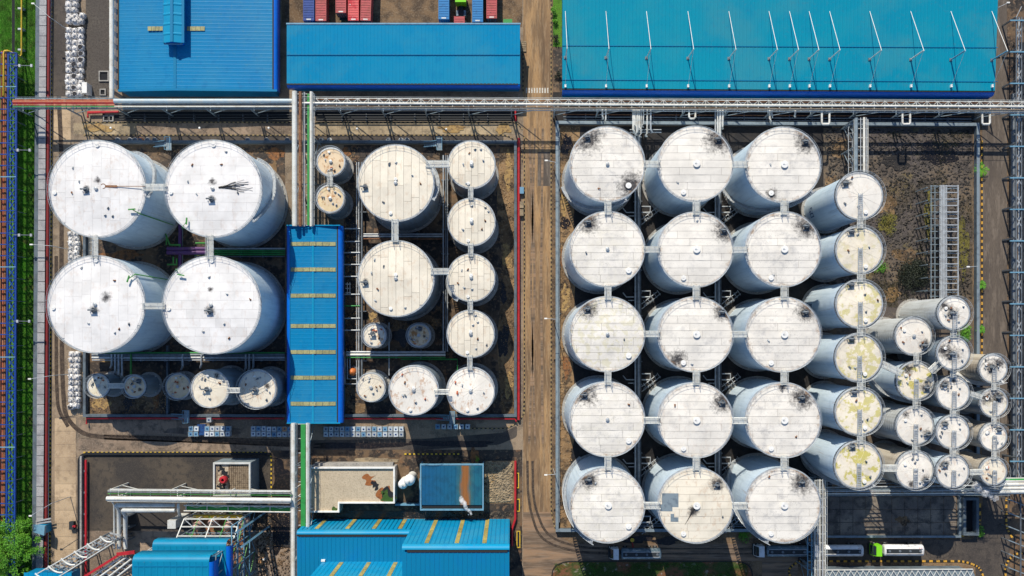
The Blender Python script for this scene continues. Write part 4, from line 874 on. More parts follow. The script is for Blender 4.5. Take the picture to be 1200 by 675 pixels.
for yy in (286, 316, 346.5, 382, 412.5, 442.5, 473):
    for i in range(7):
        c0 = x0 + .15 + (x1 - x0 - .4) * i / 7; c1 = x0 + .15 + (x1 - x0 - .4) * (i + 1) / 7; zz = zb + .5 * (1 - abs((c0 + c1) / 2 - xm) / (xm - x0)) + .08; y_ = P(0, yy, zb)[1]
        o = boxi('skylight_pane', 'skylight', bw, c0 + .03, c1 - .03, y_ - .42, y_ + .42, zz - .02, zz + .05)
        o.rotation_euler = (0, math.atan(.5 / (xm - x0)) * (1 if (c0 + c1) / 2 > xm else -1), 0)
for (px_, py_) in ((355, 262.5), (386, 497.5)): pass

# tall south plant building: three stepped blocks
bs = thing('plant_building', 'tall stepped blue clad plant building with tan window strips, bottom centre', 'building', *P(480, 650), 0)
NW = (398 - 608) / S; YS = -75
h1, h2, h3 = 11.3, 23.0, 27.0
X0 = P(347.5, 0, h1)[0]; X2 = P(471, 0, h2)[0]; X3 = P(597, 0, h2)[0]
def rib_wall(name, mat, par, xa, xb, y, z0, z1): 
    q = MB(); corr(q, (xa, y, z0), (xb, y, z0), (xb, y, z1), (xa, y, z1), .9, .05); return q.build(name, mat, par)
rib_wall('north_wall', 'roof_blue_cyan', bs, X0, X2, NW, 0, h1 - .7); rib_wall('north_wall', 'roof_blue_cyan', bs, X2, X3, NW - .02, 0, h2 - .8)
def nedge(xa, xb, y, z, r): 
    q = MB(); eave(q, (xa, y - r, z), (xb, y - r, z), (0, 1, 0), r, r + .05); q.build('rounded_eave', 'roof_blue_cyan', bs)
nedge(X0, X2, NW, h1, .75); nedge(X2, X3, NW, h2, .9)
q = MB(); q.box(X0 + .05, X2, YS, NW - .05, 0, h1 - 1.6); q.box(X2, X3 - .05, YS, NW - .05, 0, h2 - 1.5); q.build('wall', 'cladding_blue', bs)
q = MB(); corr(q, (X0, NW - 1.2, h1 - .25), (X2, NW - 1.2, h1 - .25), (X2, YS, h1 - 1.2), (X0, YS, h1 - 1.2), .9, .07); r1 = q.build('roof', 'cladding_blue', bs)
q = MB(); corr(q, (X2, NW - 1.4, h2 - .25), (X3, NW - 1.4, h2 - .25), (X3, YS, h2 - 1.2), (X2, YS, h2 - 1.2), .9, .07); q.build('roof', 'cladding_blue', bs)
q = MB(); q.box(X0 + .3, X2 - .2, NW - 1.25, NW - .8, h1 - .45, h1 - .1); q.box(X2 + 1, X3 - .4, NW - 1.45, NW - .95, h2 - .45, h2 - .1); q.build('gutter', 'black_paint', bs)
def strip(px_, z0, z1, n, y=NW, w_=.85, base=608):
    xw = (px_ - 600) / S if base == 608 else px_
    for i in range(n):
        a = z0 + (z1 - z0) * i / n; b = z0 + (z1 - z0) * (i + 1) / n
        boxi('window_pane', 'skylight_tan', bs, xw - w_ / 2, xw + w_ / 2, y - .02, y + .1, a + .06, b - .06)
for p_ in (383, 417, 446.5, 475.5): strip(p_, .8, 9.4, 5)
for p_ in (511.8, 543, 571.5): strip(p_, .8, 21.4, 10)
Y3 = NW - 6.6; X1 = P(378, 0, h1 - .4)[0]
rib_wall('north_wall', 'roof_blue_cyan', bs, X1, X2 - .02, Y3, h1 - 1.5, h3); q = MB(); q.box(X1, X2, YS, Y3 - .05, h1 - 2, h3); q.build('wall', 'cladding_blue', bs)
for i, xx in enumerate((X1 + 4.2, X1 + 10, X1 + 15.6)): strip(xx, h1 + .3, h3 - .5, 8, y=Y3, base=0)
boxi('roof_box', 'white_paint', bs, X1 - .2, X1 + .6, Y3 + .1, Y3 + .5, h1 - .4, h1 + .1)

# parapet roofed building with creamy gravel
bp = thing('flat_roof_building', 'flat roofed building with white parapet, cream gravel and mossy hole', 'building', *P(410, 575), 0)
zt = 4.2; out = [P(x, y, zt) for x, y in ((362.5, 547.5), (462.5, 547.5), (462.5, 590), (397.5, 590), (397.5, 600.5), (362.5, 600.5))]
q = MB(); q.prism(out, 0, zt - .7); q.build('wall', 'dike_pale', bp)
q = MB(); q.prism(out, zt - .72, zt - .5); q.build('roof', 'cream_roof', bp)
q = MB(); ribbon(q, offsets(out, -.15, True), .32, zt - .8, zt, True); q.build('parapet', 'white_paint', bp)
rn = random.Random(3)
def blob(px_, py_, r, z, mat, name, par, n=22, jag=.35, sx=1):
    x, y = P(px_, py_, z); r *= (H - z) / F; q = MB(); ph = [rn.uniform(0, 6.28) for _ in range(4)]
    pts = [(x + sx * r * math.cos(2 * PI * i / n) * (1 + jag * sum(math.sin((k + 2) * 2 * PI * i / n + ph[k]) for k in range(3)) / 3), y + r * math.sin(2 * PI * i / n) * (1 + jag * sum(math.cos((k + 2) * 2 * PI * i / n + ph[k]) for k in range(3)) / 3)) for i in range(n)]
    q.prism(pts, z, z + .02); return q.build(name, mat, par)
blob(452, 580, 10.5, zt - .493, 'rust_stain', 'rust_patch', bp, jag=.5, n=40, sx=.85); blob(454, 581, 8.5, zt - .465, 'dark_void', 'roof_hole', bp, jag=.5, n=40, sx=.9); blob(454, 584, 6.5, zt - .44, 'moss', 'moss_patch', bp, jag=.9, n=40); blob(448, 577, 2.5, zt - .44, 'moss', 'moss_patch', bp, jag=.9, n=30)
blob(438, 567, 3.6, zt - .44, 'dark_void', 'roof_hole', bp, sx=.8, jag=.7); blob(441, 570, 4.2, zt - .43, 'dark_void', 'roof_hole', bp, sx=.7, jag=.8); blob(392, 597, 3, zt - .48, 'moss', 'moss_patch', bp); blob(433, 562, 6, zt - .485, 'rust_stain', 'rust_patch', bp, sx=1.3, jag=.9, n=40)
q = MB(); a = P(372, 546); b = P(462, 541); q.box(a[0], b[0], a[1], b[1], 0, 2.2); q.build('lean_to', 'dike_pale', bp)
# teal canopy
bt = thing('canopy', 'dark teal flat canopy roof with an orange rust run', 'canopy', *P(530, 571), 0)
zt = 3.8; a = P(493, 597.5, zt); b = P(566, 544.5, zt)
q = MB(); corr(q, (a[0] + .2, a[1] + 1.0, zt - .3), (b[0] - .2, a[1] + 1.0, zt - .3), (b[0] - .2, b[1] - .2, zt - .1), (a[0] + .2, b[1] - .2, zt - .1), .8, .05); q.build('roof', 'canopy_teal', bt)
q = MB(); q.box(a[0] + .3, b[0] - .3, a[1] + .3, a[1] + 1.0, zt - .6, zt - .5); q.build('gutter', 'dark_void', bt)
q = MB(); ribbon(q, [(a[0], a[1]), (b[0], a[1]), (b[0], b[1]), (a[0], b[1])], .3, zt - .9, zt, True); q.build('rim', 'light_blue_steel', bt)
for (xx, yy) in ((a[0], a[1]), (b[0], a[1]), (a[0], b[1]), (b[0], b[1])): boxi('post', 'light_blue_steel', bt, xx - .12, xx + .12, yy - .12, yy + .12, 0, zt - .9)
q = MB(); q.prism([(b[0] - 3.8, a[1] + 1), (b[0] - 3, a[1] + 1), (b[0] - 3.1, a[1] + 1.5)], zt - .2, zt - .1)
def steam(label, px_, py_, z, r, sx, sy, sz):
    q = MB(); x, y = P(px_, py_, z); n = 12; rr = random.Random(int(px_))
    for k in range(9):
        f = k / 8; cx = x + (f - .5) * 1.6 * sx + rr.uniform(-.3, .3) * sx; cy = y - (f - .5) * 1.6 * sy; cz = z + rr.uniform(-.3, .3); a0 = (.25 + .35 * (1 - f)) * min(sx, sy)
        q.grid([[(cx + a0 * rr.uniform(.85, 1.15) * math.cos(2 * PI * j / n) * math.sin(PI * (i + .01) / 8), cy + a0 * 1.3 * rr.uniform(.85, 1.15) * math.sin(2 * PI * j / n) * math.sin(PI * (i + .01) / 8), cz + a0 * math.cos(PI * i / 8)) for j in range(n)] for i in range(9)], 0, True, True)
    o = q.build('steam_plume', 'steam'); o['kind'] = 'stuff'; tag(o, label, 'steam'); return o
steam('thin white steam puff at the south edge of the teal canopy', 546.5, 594, 5.2, 1, 1.0, 2.0, .9)
steam('faint steam drifting over the east road beside the rack', 1157, 578, 9, 1, 3.0, 1.7, 1.0)
st = thing('steam_vent', 'small steam vent pipe just north of the plant building', 'vent', *P(549, 603), 0); q = MB(); q.tube([V(549, 603, 0), V(549, 603, 4)], .15, 8); q.build('pipe', 'galv', st)
# white vessels
vs_ = thing('white_vessel', 'tall white dome topped vessel between the two flat roofs, right of its pair', 'vessel', *P(483.5, 558.5), 0)
x, y = P(483.5, 557.5); q = MB(); q.lathe([(1.0, 0), (1.0, 4.6), (1.22, 5.0), (1.2, 5.7), (.95, 6.3), (.5, 6.65), (.01, 6.75)], x, y, 24, sharp=False); q.build('body', 'white_paint', vs_)
q = MB(); q.lathe([(.25, 6.6), (.25, 7.0), (.01, 7.05)], x, y, 12); q.build('nozzle', 'galv_pale', vs_)
vs_ = thing('white_vessel', 'shorter white dome topped vessel left of its taller twin', 'vessel', *P(474, 565), 0)
x, y = P(475, 563.5); q = MB(); q.lathe([(1.05, 0), (1.05, 4.2), (.85, 4.8), (.4, 5.1), (.01, 5.15)], x, y, 24, sharp=False); q.build('body', 'white_paint', vs_)
q = MB(); q.lathe([(.22, 5.1), (.22, 5.4), (.01, 5.45)], x, y, 12); q.build('nozzle', 'galv_pale', vs_)

# tiled tower roof with red drum
bt = thing('tiled_roof_basin', 'square building with tiled roof, pale parapet and dead scrub patch', 'building', *P(271, 565), 0)
zt = 6.0; a = P(249.5, 581.5, zt); b = P(293.5, 542, zt)
q = MB(); q.box(a[0], b[0], a[1], b[1], 0, zt - .6); q.build('wall', 'steel_grey_blue', bt)
q = MB(); ribbon(q, [(a[0] + .2, a[1] + .2), (b[0] - .2, a[1] + .2), (b[0] - .2, b[1] - .2), (a[0] + .2, b[1] - .2)], .35, zt - .8, zt, True); q.build('parapet', 'galv_pale', bt)
nx, ny = 17, 15
q = MB()
for i in range(nx):
    for k in range(ny):
        if i < 7 and rn.random() < .35 + (.35 if 1 < i < 6 else 0): continue
        u0 = a[0] + .45 + (b[0] - a[0] - .9) * i / nx; v0 = a[1] + .45 + (b[1] - a[1] - .9) * k / ny; dx_ = (b[0] - a[0] - .9) / nx; dy_ = (b[1] - a[1] - .9) / ny
        q.box(u0 + .05, u0 + dx_ - .05, v0 + .05, v0 + dy_ - .05, zt - .6, zt - .48 + rn.uniform(0, .04))
q.build('tiles', 'brick_tile', bt, kind='stuff')
q = MB(); q.box(a[0] + .4, b[0] - .4, a[1] + .4, b[1] - .4, zt - .6, zt - .57); q.build('roof', 'oily_soil', bt)
q = MB(); q.box(a[0] + .45, a[0] + 3.2, a[1] + .45, b[1] - .45, zt - .56, zt - .52); q.build('bare_screed', 'cream_roof', bt)
for (px_, py_, r_) in ((258, 549, 3.5), (262, 553, 3.5), (259, 571, 3.5), (256, 577, 3), (265, 557, 4), (262, 566, 3.4)): blob(px_, py_, r_, zt - .5 + rn.uniform(0, .02), 'dark_void', 'scorched_patch', bt, jag=.8)
x, y = P(262.5, 562, zt); t = thing('red_drum', 'bright red drum with dark opening on the tiled roof', 'drum', x, y, zt - .5)
q = MB(); q.lathe([(.75, zt - .5), (.85, zt + .1), (.85, zt + .7), (.6, zt + .95)], x, y, 20, sharp=False); q.lathe([(.6, zt + .95), (.32, zt + .93), (.3, zt + .4)], x, y, 20); q.build('shell', 'red_paint', t)
q = MB(); q.lathe([(.3, zt + .5), (.01, zt + .5)], x, y, 16); q.build('opening', 'dark_void', t)

# ------------------------------------------------------------------ pipe racks
def rack(label, a, b, z, wpx, pipes=(), bay=None, rails=True, cols=True, steel='galv', brace=False, deck=None, name='pipe_rack', beam=.22, group=None, colmat='steel_grey_blue', xb=None, barw=.16, legs_in=0.0):
    A = V(a[0], a[1], z); B = V(b[0], b[1], z); u = (B - A).normalized(); n = Vector((-u.y, u.x, 0)); L = (B - A).length; wm = wpx * (H - z) / F; bay = bay or 2.4
    t = thing(name, label, 'pipe rack', A.x, A.y, 0, group)
    for s in (-1, 1): bar('girder', steel, t, A + n * s * wm / 2, B + n * s * wm / 2, beam)
    k = max(1, round(L / bay))
    for i in range(k + 1):
        p = A + u * (L * i / k); bar('crossbeam', steel, t, p + n * wm / 2 - Vector((0, 0, .05)), p - n * wm / 2 - Vector((0, 0, .05)), barw)
        if brace and i < k:
            p2 = A + u * (L * (i + 1) / k); pm = (p + p2) / 2; s = brace
            bar('brace', steel, t, p + n * wm / 2 * s + Vector((0, 0, .03)), pm + n * wm / 2 * s * .1, .09); bar('brace', steel, t, p2 + n * wm / 2 * s + Vector((0, 0, .03)), pm + n * wm / 2 * s * .1, .09)
    if cols:
        kc = max(1, round(L / (xb or 9)))
        for i in range(kc + 1):
            p = A + u * (L * i / kc)
            for s in (-1, 1): e = p + n * s * (wm / 2 - .1); bar('column', colmat, t, (e.x, e.y, 0), (e.x, e.y, z - .15), .26)
            e0 = p + n * (wm / 2 - .1); e1 = p - n * (wm / 2 - .1); bar('tie_beam', colmat, t, (e0.x, e0.y, z * .55), (e1.x, e1.y, z * .55), .18)
            if i < kc:
                p2 = A + u * (L * (i + .5) / kc)
                for s in (-1, 1): e = p + n * s * (wm / 2 - .1); g = p2 + n * s * (wm / 2 - .1); bar('knee_brace', colmat, t, (e.x, e.y, z * .35), (g.x, g.y, z - .3), .13)
    for (off, r, mt, *zz) in pipes:
        q = MB(); dz = zz[0] if zz else 0
        o_ = n * (off * (H - z) / F) + Vector((0, 0, .25 + r + dz)); q.tube([A + o_ - u * .3, B + o_ + u * .3], r, 10); q.build('pipe', mt, t)
    for (o0, o1, mt, dz) in (deck or []):
        q = MB(); s_ = (H - z) / F; p = [A + n * o0 * s_, B + n * o0 * s_, B + n * o1 * s_, A + n * o1 * s_]; q.prism([v[:2] for v in p], z + dz, z + dz + .06, bottom=True); q.build('walkway', mt, t)
    if rails:
        q = MB(); kk = max(2, round(L / 1.8))
        for s in (-1, 1):
            o_ = n * s * wm / 2
            q.tube([A + o_ + Vector((0, 0, 1.1)), B + o_ + Vector((0, 0, 1.1))], .04, 4)
            for i in range(kk + 1): p = A + u * (L * i / kk) + o_; q.tube([p, p + Vector((0, 0, 1.1))], .035, 4)
        q.build('handrail', steel, t)
    return t
zk = 6.2
rack('red pipes on a light steel rack crossing the grass and tar road', (18, 121.5), (137, 121.5), zk, 12, [(3.4, .13, 'orange_pipe'), (1.6, .2, 'orange_pipe'), (-.2, .16, 'red_paint'), (-2.2, .12, 'orange_pipe'), (-4, .12, 'green_paint')], bay=2.3, steel='steel_grey_blue', xb=11)
rack('pipe rack with a broad pale duct south of the west warehouse', (137, 122), (345, 122), zk, 11, [(2.6, .5, 'duct_blue', -.2), (-1.2, .14, 'galv_dark'), (-3.6, .17, 'pale_pipe')], bay=4.0, steel='steel_grey_blue', rails=False)
rack('long main pipe rack with a white pipe and rusty walkway along the warehouses', (345, 121.5), (1210, 125.8), zk, 13, [(-.6, .26, 'pale_pipe', .3), (4.8, .08, 'rust_pipe', -.4), (3.2, .08, 'galv_dark', -.4)],
     bay=2.3, brace=1, deck=[(-5.0, -2.4, 'walk_rust', .05)], steel='galv_pale', xb=9.5, beam=.15, barw=.12)
t = thing('duct', 'pale L shaped duct down the west warehouse side', 'duct', *P(131, 60), 0)
q = MB(); q.tube([V(131, -60, 5.5), V(131, 117, 5.5)], .5, 12); q.build('pipe', 'pale_pipe', t)
for i in range(9): p = V(131, -5 + i * 14, 5); boxi('support', 'galv_dark', t, p.x - .6, p.x + .6, p.y - .1, p.y + .1, 0, 5.1)
q = MB(); q.tube([V(136, -60, 5.0), V(136, 104, 5.0)], .12, 6); q.tube([V(134.6, -60, 5.4), V(134.6, 104, 5.4)], .05, 4); q.build('service_pipe', 'galv', t)
rack('north south pipe rack with green belt and rusty tray above the blue shed', (356, 110), (356, 264), zk + .6, 24, [(-9.5, .5, 'pale_pipe'), (-3.2, .38, 'rust_pipe'), (0, .12, 'galv_dark'), (3.0, .14, 'pale_pipe'), (8.7, .26, 'pale_pipe'), (10.8, .1, 'galv')][::1] if False else [(-9.3, .56, 'galv_pale'), (-3.2, .34, 'rust_pipe'), (0, .12, 'galv_dark'), (1.5, .1, 'galv'), (9.3, .3, 'pale_pipe'), (11, .1, 'galv')],
     bay=2.2, deck=[(4.2, 6.8, 'green_paint', .1)], steel='galv_pale', xb=10, beam=.16, barw=.12)
rack('pipe rack with bright green belt running south from the blue shed', (352.5, 497), (352.5, 700), 7.0, 21, [(-7.6, .5, 'pale_pipe'), (-4.0, .14, 'galv_dark'), (8.2, .26, 'pale_pipe'), (10, .1, 'galv_pale')], bay=3.2, deck=[(.2, 5.8, 'green_paint', .1)], steel='galv_pale', xb=10, beam=.16, barw=.12)
rack('tall pale pipe rack over the sunken basin', (129, 580), (341, 582), 8.2, 13, [(4, .14, 'galv_dark'), (1.8, .1, 'lime_paint'), (-3.5, .5, 'galv_pale')], bay=4.2, steel='galv_pale', xb=14, beam=.32, deck=[(-6, -1, 'dike_pale', .02)], colmat='galv_pale')
rack('trussed rack with green belt south of the pale pipe rack', (218, 595), (341, 596.5), 7.4, 7, [(-3.2, .14, 'galv_pale'), (3.2, .14, 'galv_pale')], bay=4.4, brace=1, deck=[(-2.9, 2.9, 'green_paint', -.3)], steel='galv_pale', rails=False, xb=14, beam=.14)
t = thing('drop_pipes', 'two fat grey pipes dropping from the pale rack and running south', 'pipe', *P(140, 610), 0)
for i, (xx, yy, r) in enumerate(((136.5, 592, .42), (144, 598, .42), (131, 586, .2))):
    q = MB(); q.tube([V(205, yy, 7.6), V(xx, yy, 7.6), V(xx, yy + .5, 7.4), V(xx + 3, yy + 6, 3.5), V(xx + 3, 643, 3.5)], r, 12); q.build('pipe', 'galv_pale', t)
for i in range(3): p = V(143, 605 + 14 * i, 3); boxi('support', 'galv_dark', t, p.x - 1.6, p.x + 1.6, p.y - .12, p.y + .12, 0, 3.1)
t = thing('duct_column', 'square pale column with pipes south of the pale rack', 'column', *P(214, 605), 0)
q = MB(); x, y = P(217, 606, 0); q.box(x - .9, x + .9, y - .9, y + .9, 0, 7.2); q.build('column', 'galv_pale', t)
q = MB(); q.tube([V(209, 590, 7.5), V(209, 598, 7.5), V(211, 605, 4), V(211, 612, 4)], .3, 10); q.build('pipe', 'pale_pipe', t)
# east side racks
rack('tall vertical pipe rack between the tank grid and loading slab', (961, 563), (961, 720), 9.0, 12, [(-1, .14, 'pale_pipe'), (2.2, .12, 'galv'), (-3.2, .12, 'galv')], bay=1.9, steel='galv_pale', xb=9, beam=.2, deck=[(2, 5, 'dike_pale', -.1)], barw=.12)
rack('blue grey trussed side gallery of the vertical pipe rack', (950.5, 563), (950.5, 720), 6.8, 8, [(0, .12, 'light_blue_steel'), (2.2, .1, 'galv_dark')], bay=1.9, brace=1, steel='light_blue_steel', xb=9, beam=.16, rails=False)
rack('horizontal rack above the stained loading slab', (955, 577), (1180, 576), 8.2, 6.5, [(-1.2, .14, 'pale_pipe'), (1.5, .12, 'galv')], bay=2.3, steel='steel_grey_blue', xb=10, beam=.2, barw=.12)
rack('lower grey rack behind the east tanks', (955, 569), (1180, 566), 7.0, 9, [(2, .12, 'galv_dark'), (-2, .14, 'galv')], bay=2.6, steel='galv_dark', xb=10, beam=.16, rails=False)
rack('rack with cream and green pipes reaching the right edge', (1170, 569.5), (1215, 569), 8.0, 18, [(6.5, .42, 'pale_pipe'), (7.9, .25, 'green_paint', .3), (2.5, .45, 'pale_pipe'), (-2, .42, 'pale_pipe'), (-6.2, .42, 'galv_pale')], bay=3, steel='galv_pale', xb=10, rails=False)
rack('ladder like twin rack feeding the first slim tank from the north', (1009, 140), (1009, 204), 6.0, 16, [(2.4, .26, 'pale_pipe'), (-1.2, .1, 'galv'), (5.4, .1, 'galv'), (-6, .4, 'steel_grey_blue', -.6)], bay=2.0, steel='galv_pale', xb=6, beam=.14, rails=False, barw=.12)
rack('thin side rack west of the ladder like rack', (996.5, 146), (996.5, 206), 4.2, 4.5, [], bay=2.0, steel='galv', xb=6, beam=.12, rails=False, barw=.1)
# steel gallery in the scrub field: two tiers
t = thing('steel_gallery', 'open pale blue steel gallery standing in the scrub field', 'steel frame', *P(1106, 285), 0)
zg = 6.5
for px_, w_, mt in ((1091, .16, 'steel_grey_blue'), (1095.5, .16, 'steel_grey_blue'), (1101.5, .2, 'galv'), (1109, .2, 'galv'), (1122.5, .24, 'galv')):
    z_ = zg if px_ > 1098 else zg - 1.5
    bar('girder', mt, t, V(px_, 217, z_), V(px_, 350, z_), w_)
for px_ in (1103.5, 1105.3, 1107.2): q = MB(); q.tube([V(px_, 217, zg + .2), V(px_, 350, zg + .2)], .15, 8); q.build('pipe', 'galv', t)
for i in range(18):
    y_ = 218 + i * 7.6
    bar('crossbeam', 'galv', t, V(1101, y_, zg + .05), V(1123, y_, zg + .05), .2); bar('crossbeam', 'steel_grey_blue', t, V(1090, y_, zg - 1.5), V(1101, y_, zg - 1.4), .14)
    if i % 2 == 0:
        bar('crossbeam', 'steel_grey_blue', t, V(1101, y_ + 3, zg - 2.4), V(1122, y_ + 3, zg - 2.4), .14)
        for px_ in (1091, 1101.5, 1122.5): p = V(px_, y_, zg); bar('column', 'steel_grey_blue', t, (p.x, p.y, 0), (p.x, p.y, zg - (1.6 if px_ < 1098 else .1)), .2)
# blue trestle on the west edge
t = thing('blue_trestle', 'long deep blue lattice trestle carrying orange pipes beside the grass', 'pipe trestle', *P(11, 340), 0)
zt = 4.5
for px_ in (-2, 9, 18.5): bar('girder', 'truss_blue', t, V(px_ + 1, 62, zt), V(px_ - 1.5, 720, zt), .34); bar('girder', 'truss_blue', t, V(px_ + 1, 62, 1.6), V(px_ - 1.5, 720, 1.6), .28)
for i in range(50):
    y_ = 62 + i * 13.2; dx = 1 - i * .05
    bar('crossbeam', 'light_blue_steel' if i % 8 == 3 else 'truss_blue', t, V(-2 + dx, y_, zt + .1), V(18.5 + dx, y_, zt + .1), .22)
    bar('brace', 'truss_blue', t, V(9 + dx, y_, zt + .05), V(18.5 + dx, y_ + 13.2, zt + .05), .18)
    bar('brace', 'truss_blue', t, V(18.5 + dx, y_, zt - .05), V(9 + dx, y_ + 13.2, zt - .05), .18)
    if i % 2 == 0:
        for px_ in (-2, 16): p = V(px_ + dx, y_, zt); bar('column', 'galv_dark', t, (p.x, p.y, 0), (p.x, p.y, zt), .14)
for px_, mt, r in ((3.5, 'orange_pipe', .22), (6.2, 'rust_pipe', .25), (1.2, 'orange_pipe', .18), (13, 'truss_blue', .12)):
    q = MB(); q.tube([V(px_ + 1, 60, zt - .9), V(px_ - 1.5, 720, zt - .9)], r, 8); q.build('pipe', mt, t)
t = thing('yellow_pipe', 'yellow pipe bending from the grass onto the blue trestle', 'pipe', *P(25, 30), 0)
q = MB(); q.tube([V(25.5, -60, 1.2), V(25.3, 64, 1.2), V(23.5, 66, 1.2), V(9, 59.5, 4.9), V(5.5, 59.5, 4.9), V(4.3, 62, 4.9), V(4.2, 112, 4.9), V(4.2, 114, 3.2)], .17, 8); q.build('pipe', 'yellow_paint', t)
for i in range(3): p = V(29, 12 + i * 24, 0); boxi('support', 'galv', t, p.x - .9, p.x + .25, p.y - .2, p.y + .2, 0, 1.1)
sheet('ditch', rect(14, -80, 17.5, 62), .014, 'dark_void')
# east trestle along the right edge
t = thing('east_trestle', 'dark lattice trestle with light blue cross beams along the east edge', 'pipe trestle', *P(1193, 330), 0)
zt = 5.0
for px_ in (1191, 1197, 1212): bar('girder', 'galv_dark', t, V(px_, 20, zt), V(px_, 562, zt), .22)
for i in range(44):
    y_ = 20 + i * 12.3; bar('brace', 'galv', t, V(1191, y_, zt), V(1197, y_ + 12.3 * (1 if i % 2 else -1), zt), .12)
    if i % 3 == 0: bar('crossbeam', 'light_blue_steel', t, V(1183.5, y_ + 4, zt + .2), V(1212, y_ + 4, zt + .2), .26); p = V(1191, y_, zt); bar('column', 'galv_dark', t, (p.x, p.y, 0), (p.x, p.y, zt), .3)
q = MB(); q.tube([V(1187.3, 110, 1.6), V(1187.3, 562, 1.6)], .5, 10); q.build('pipe', 'galv_dark', t)
for px_, r, mt in ((1194, .16, 'galv'), (1201, .25, 'galv_dark'), (1205, .2, 'purple_paint')): q = MB(); q.tube([V(px_, 20, 3.6), V(px_, 562, 3.6)], r, 8); q.build('pipe', mt, t)
t = thing('east_lower_frame', 'slanting grey pipe frames right of the junction', 'steel frame', *P(1193, 620), 0)
for i in range(8): bar('beam', 'steel_grey_blue', t, V(1182, 585 + i * 16, 4), V(1212, 597 + i * 16, 4.4), .22); p = V(1186, 587 + i * 16, 4); bar('column', 'galv_dark', t, (p.x, p.y, 0), (p.x, p.y, 4), .22)
for px_ in (1196, 1204): bar('girder', 'galv_dark', t, V(px_, 580, 4.6), V(px_, 720, 4.6), .22)

# U loops and risers hanging off the main rack
for i, (x0, x1) in enumerate(((963, 972), (1057.5, 1066.5), (1151, 1160))):
    t = thing('pipe_loop', ['white square pipe loop west of the ladder rack', 'white square pipe loop above the scrub field', 'white square pipe loop over the east road'][i], 'pipe loop', *P((x0 + x1) / 2, 135), 0, 'square white pipe loops under the main rack')
    q = MB(); q.tube([V(x0, 128, 6), V(x0, 144, 6), V(x0 + 1, 145.6, 6), V(x1 - 1, 145.6, 6), V(x1, 144, 6), V(x1, 128, 6)], .22, 10); q.build('pipe', 'pale_pipe', t)
    p = V(x1 - 2, 130, 6); bar('support', 'galv_dark', t, (p.x, p.y, 0), (p.x, p.y, 5.8), .18)
t = thing('pipe_loop', 'white pipe loop between the first two grid tanks', 'pipe loop', *P(811, 135), 0, 'square white pipe loops under the main rack')
q = MB(); q.tube([V(807.5, 128, 6), V(807.5, 137, 6), V(809, 139, 6), V(813, 139, 6), V(815, 137, 6), V(815, 128, 6)], .2, 10); q.build('pipe', 'pale_pipe', t)
def piperun(label, pts, z, offs, sup=None, mat_s='galv_dark', rnd=0, group=None):
    base = gp(pts) if not callable(z) else gp(pts)
    s_ = (H - z) / F; base = [P(x, y, z) for x, y in pts]
    t = thing('pipe_run', label, 'pipe run', base[0][0], base[0][1], 0, group)
    for (o, r, mt) in offs:
        pp = offsets(base, o * s_) if len(base) > 1 else base
        if rnd: pp = roundpoly(pp, rnd, 3)
        q = MB(); q.tube([(a, b, z) for a, b in pp], r, 8); q.build('pipe', mt, t)
    wmax = max(abs(o) for o, _, _ in offs) * s_ + .25
    for A, B in zip(base, base[1:]):
        A = Vector((*A, 0)); B = Vector((*B, 0)); L = (B - A).length; u = (B - A).normalized(); n = Vector((-u.y, u.x, 0))
        for i in range(1, max(2, int(L / 5))):
            p = A + u * (L * i / max(2, int(L / 5))); rz = math.atan2(n.y, n.x)
            boxi('support', mat_s, t, p.x - wmax, p.x + wmax, p.y - .1, p.y + .1, 0, z - min(r for _, r, _ in offs), rz)
    return t
# corridors inside the grid
for ci, (x, nm) in enumerate(((748, 'between the road side and middle tank columns'), (842, 'between the middle and inner east tank columns'))):
    piperun('bundle of grey pipes running south ' + nm, [(x, 128), (x, 612)], 1.2, [(-3.6, .2, 'galv'), (-1.4, .16, 'galv_dark'), (.6, .2, 'galv'), (2.6, .14, 'galv_dark')])
    for r in range(5):
        yy = 164 + r * 99.5 if r else 160
        yb = (247, 346, 443, 541, 610)[r]
        t = thing('branch_piping', 'small white branch pipes and loop %s, %s row' % (nm, rw[r]), 'branch pipes', *P(x + 10, yb), 0, 'branch piping in the tank grid')
        q = MB(); q.tube([V(x + 4, yb - 5, 1.6), V(x + 14, yb - 5, 1.6), V(x + 14, yb + 2, 1.6), V(x + 4, yb + 2, 1.6)], .13, 8); q.build('loop', 'galv', t)
        q = MB(); q.tube([V(x + 4, yb + 10, .8), V(x + 22, yb - 4, .8)], .09, 6); q.tube([V(x + 4, yb + 16, .8), V(x + 26, yb - 2, .8)], .09, 6)
        for k in range(5): q.tube([V(x + 6 + k * 4, yb + 6 - k * 3, .8), V(x + 10 + k * 4, yb + 12 - k * 3, .8)], .07, 6)
        q.tube([V(x - 4, yb + 2, 1.2), V(x - 14, yb + 2, 1.2), V(x - 18, yb - 3, 1.2)], .12, 6); q.tube([V(x - 4, yb + 6, 1.2), V(x - 12, yb + 6, 1.2)], .1, 6); q.build('pipes', 'galv', t)
        q = MB(); 
        for k in range(4): q.lathe([(.28, .6), (.28, 1.1), (.01, 1.15)], *P(x + 7 + k * 3, yb + 12 - k * 2), 8)
        q.build('valves', 'galv_dark', t)
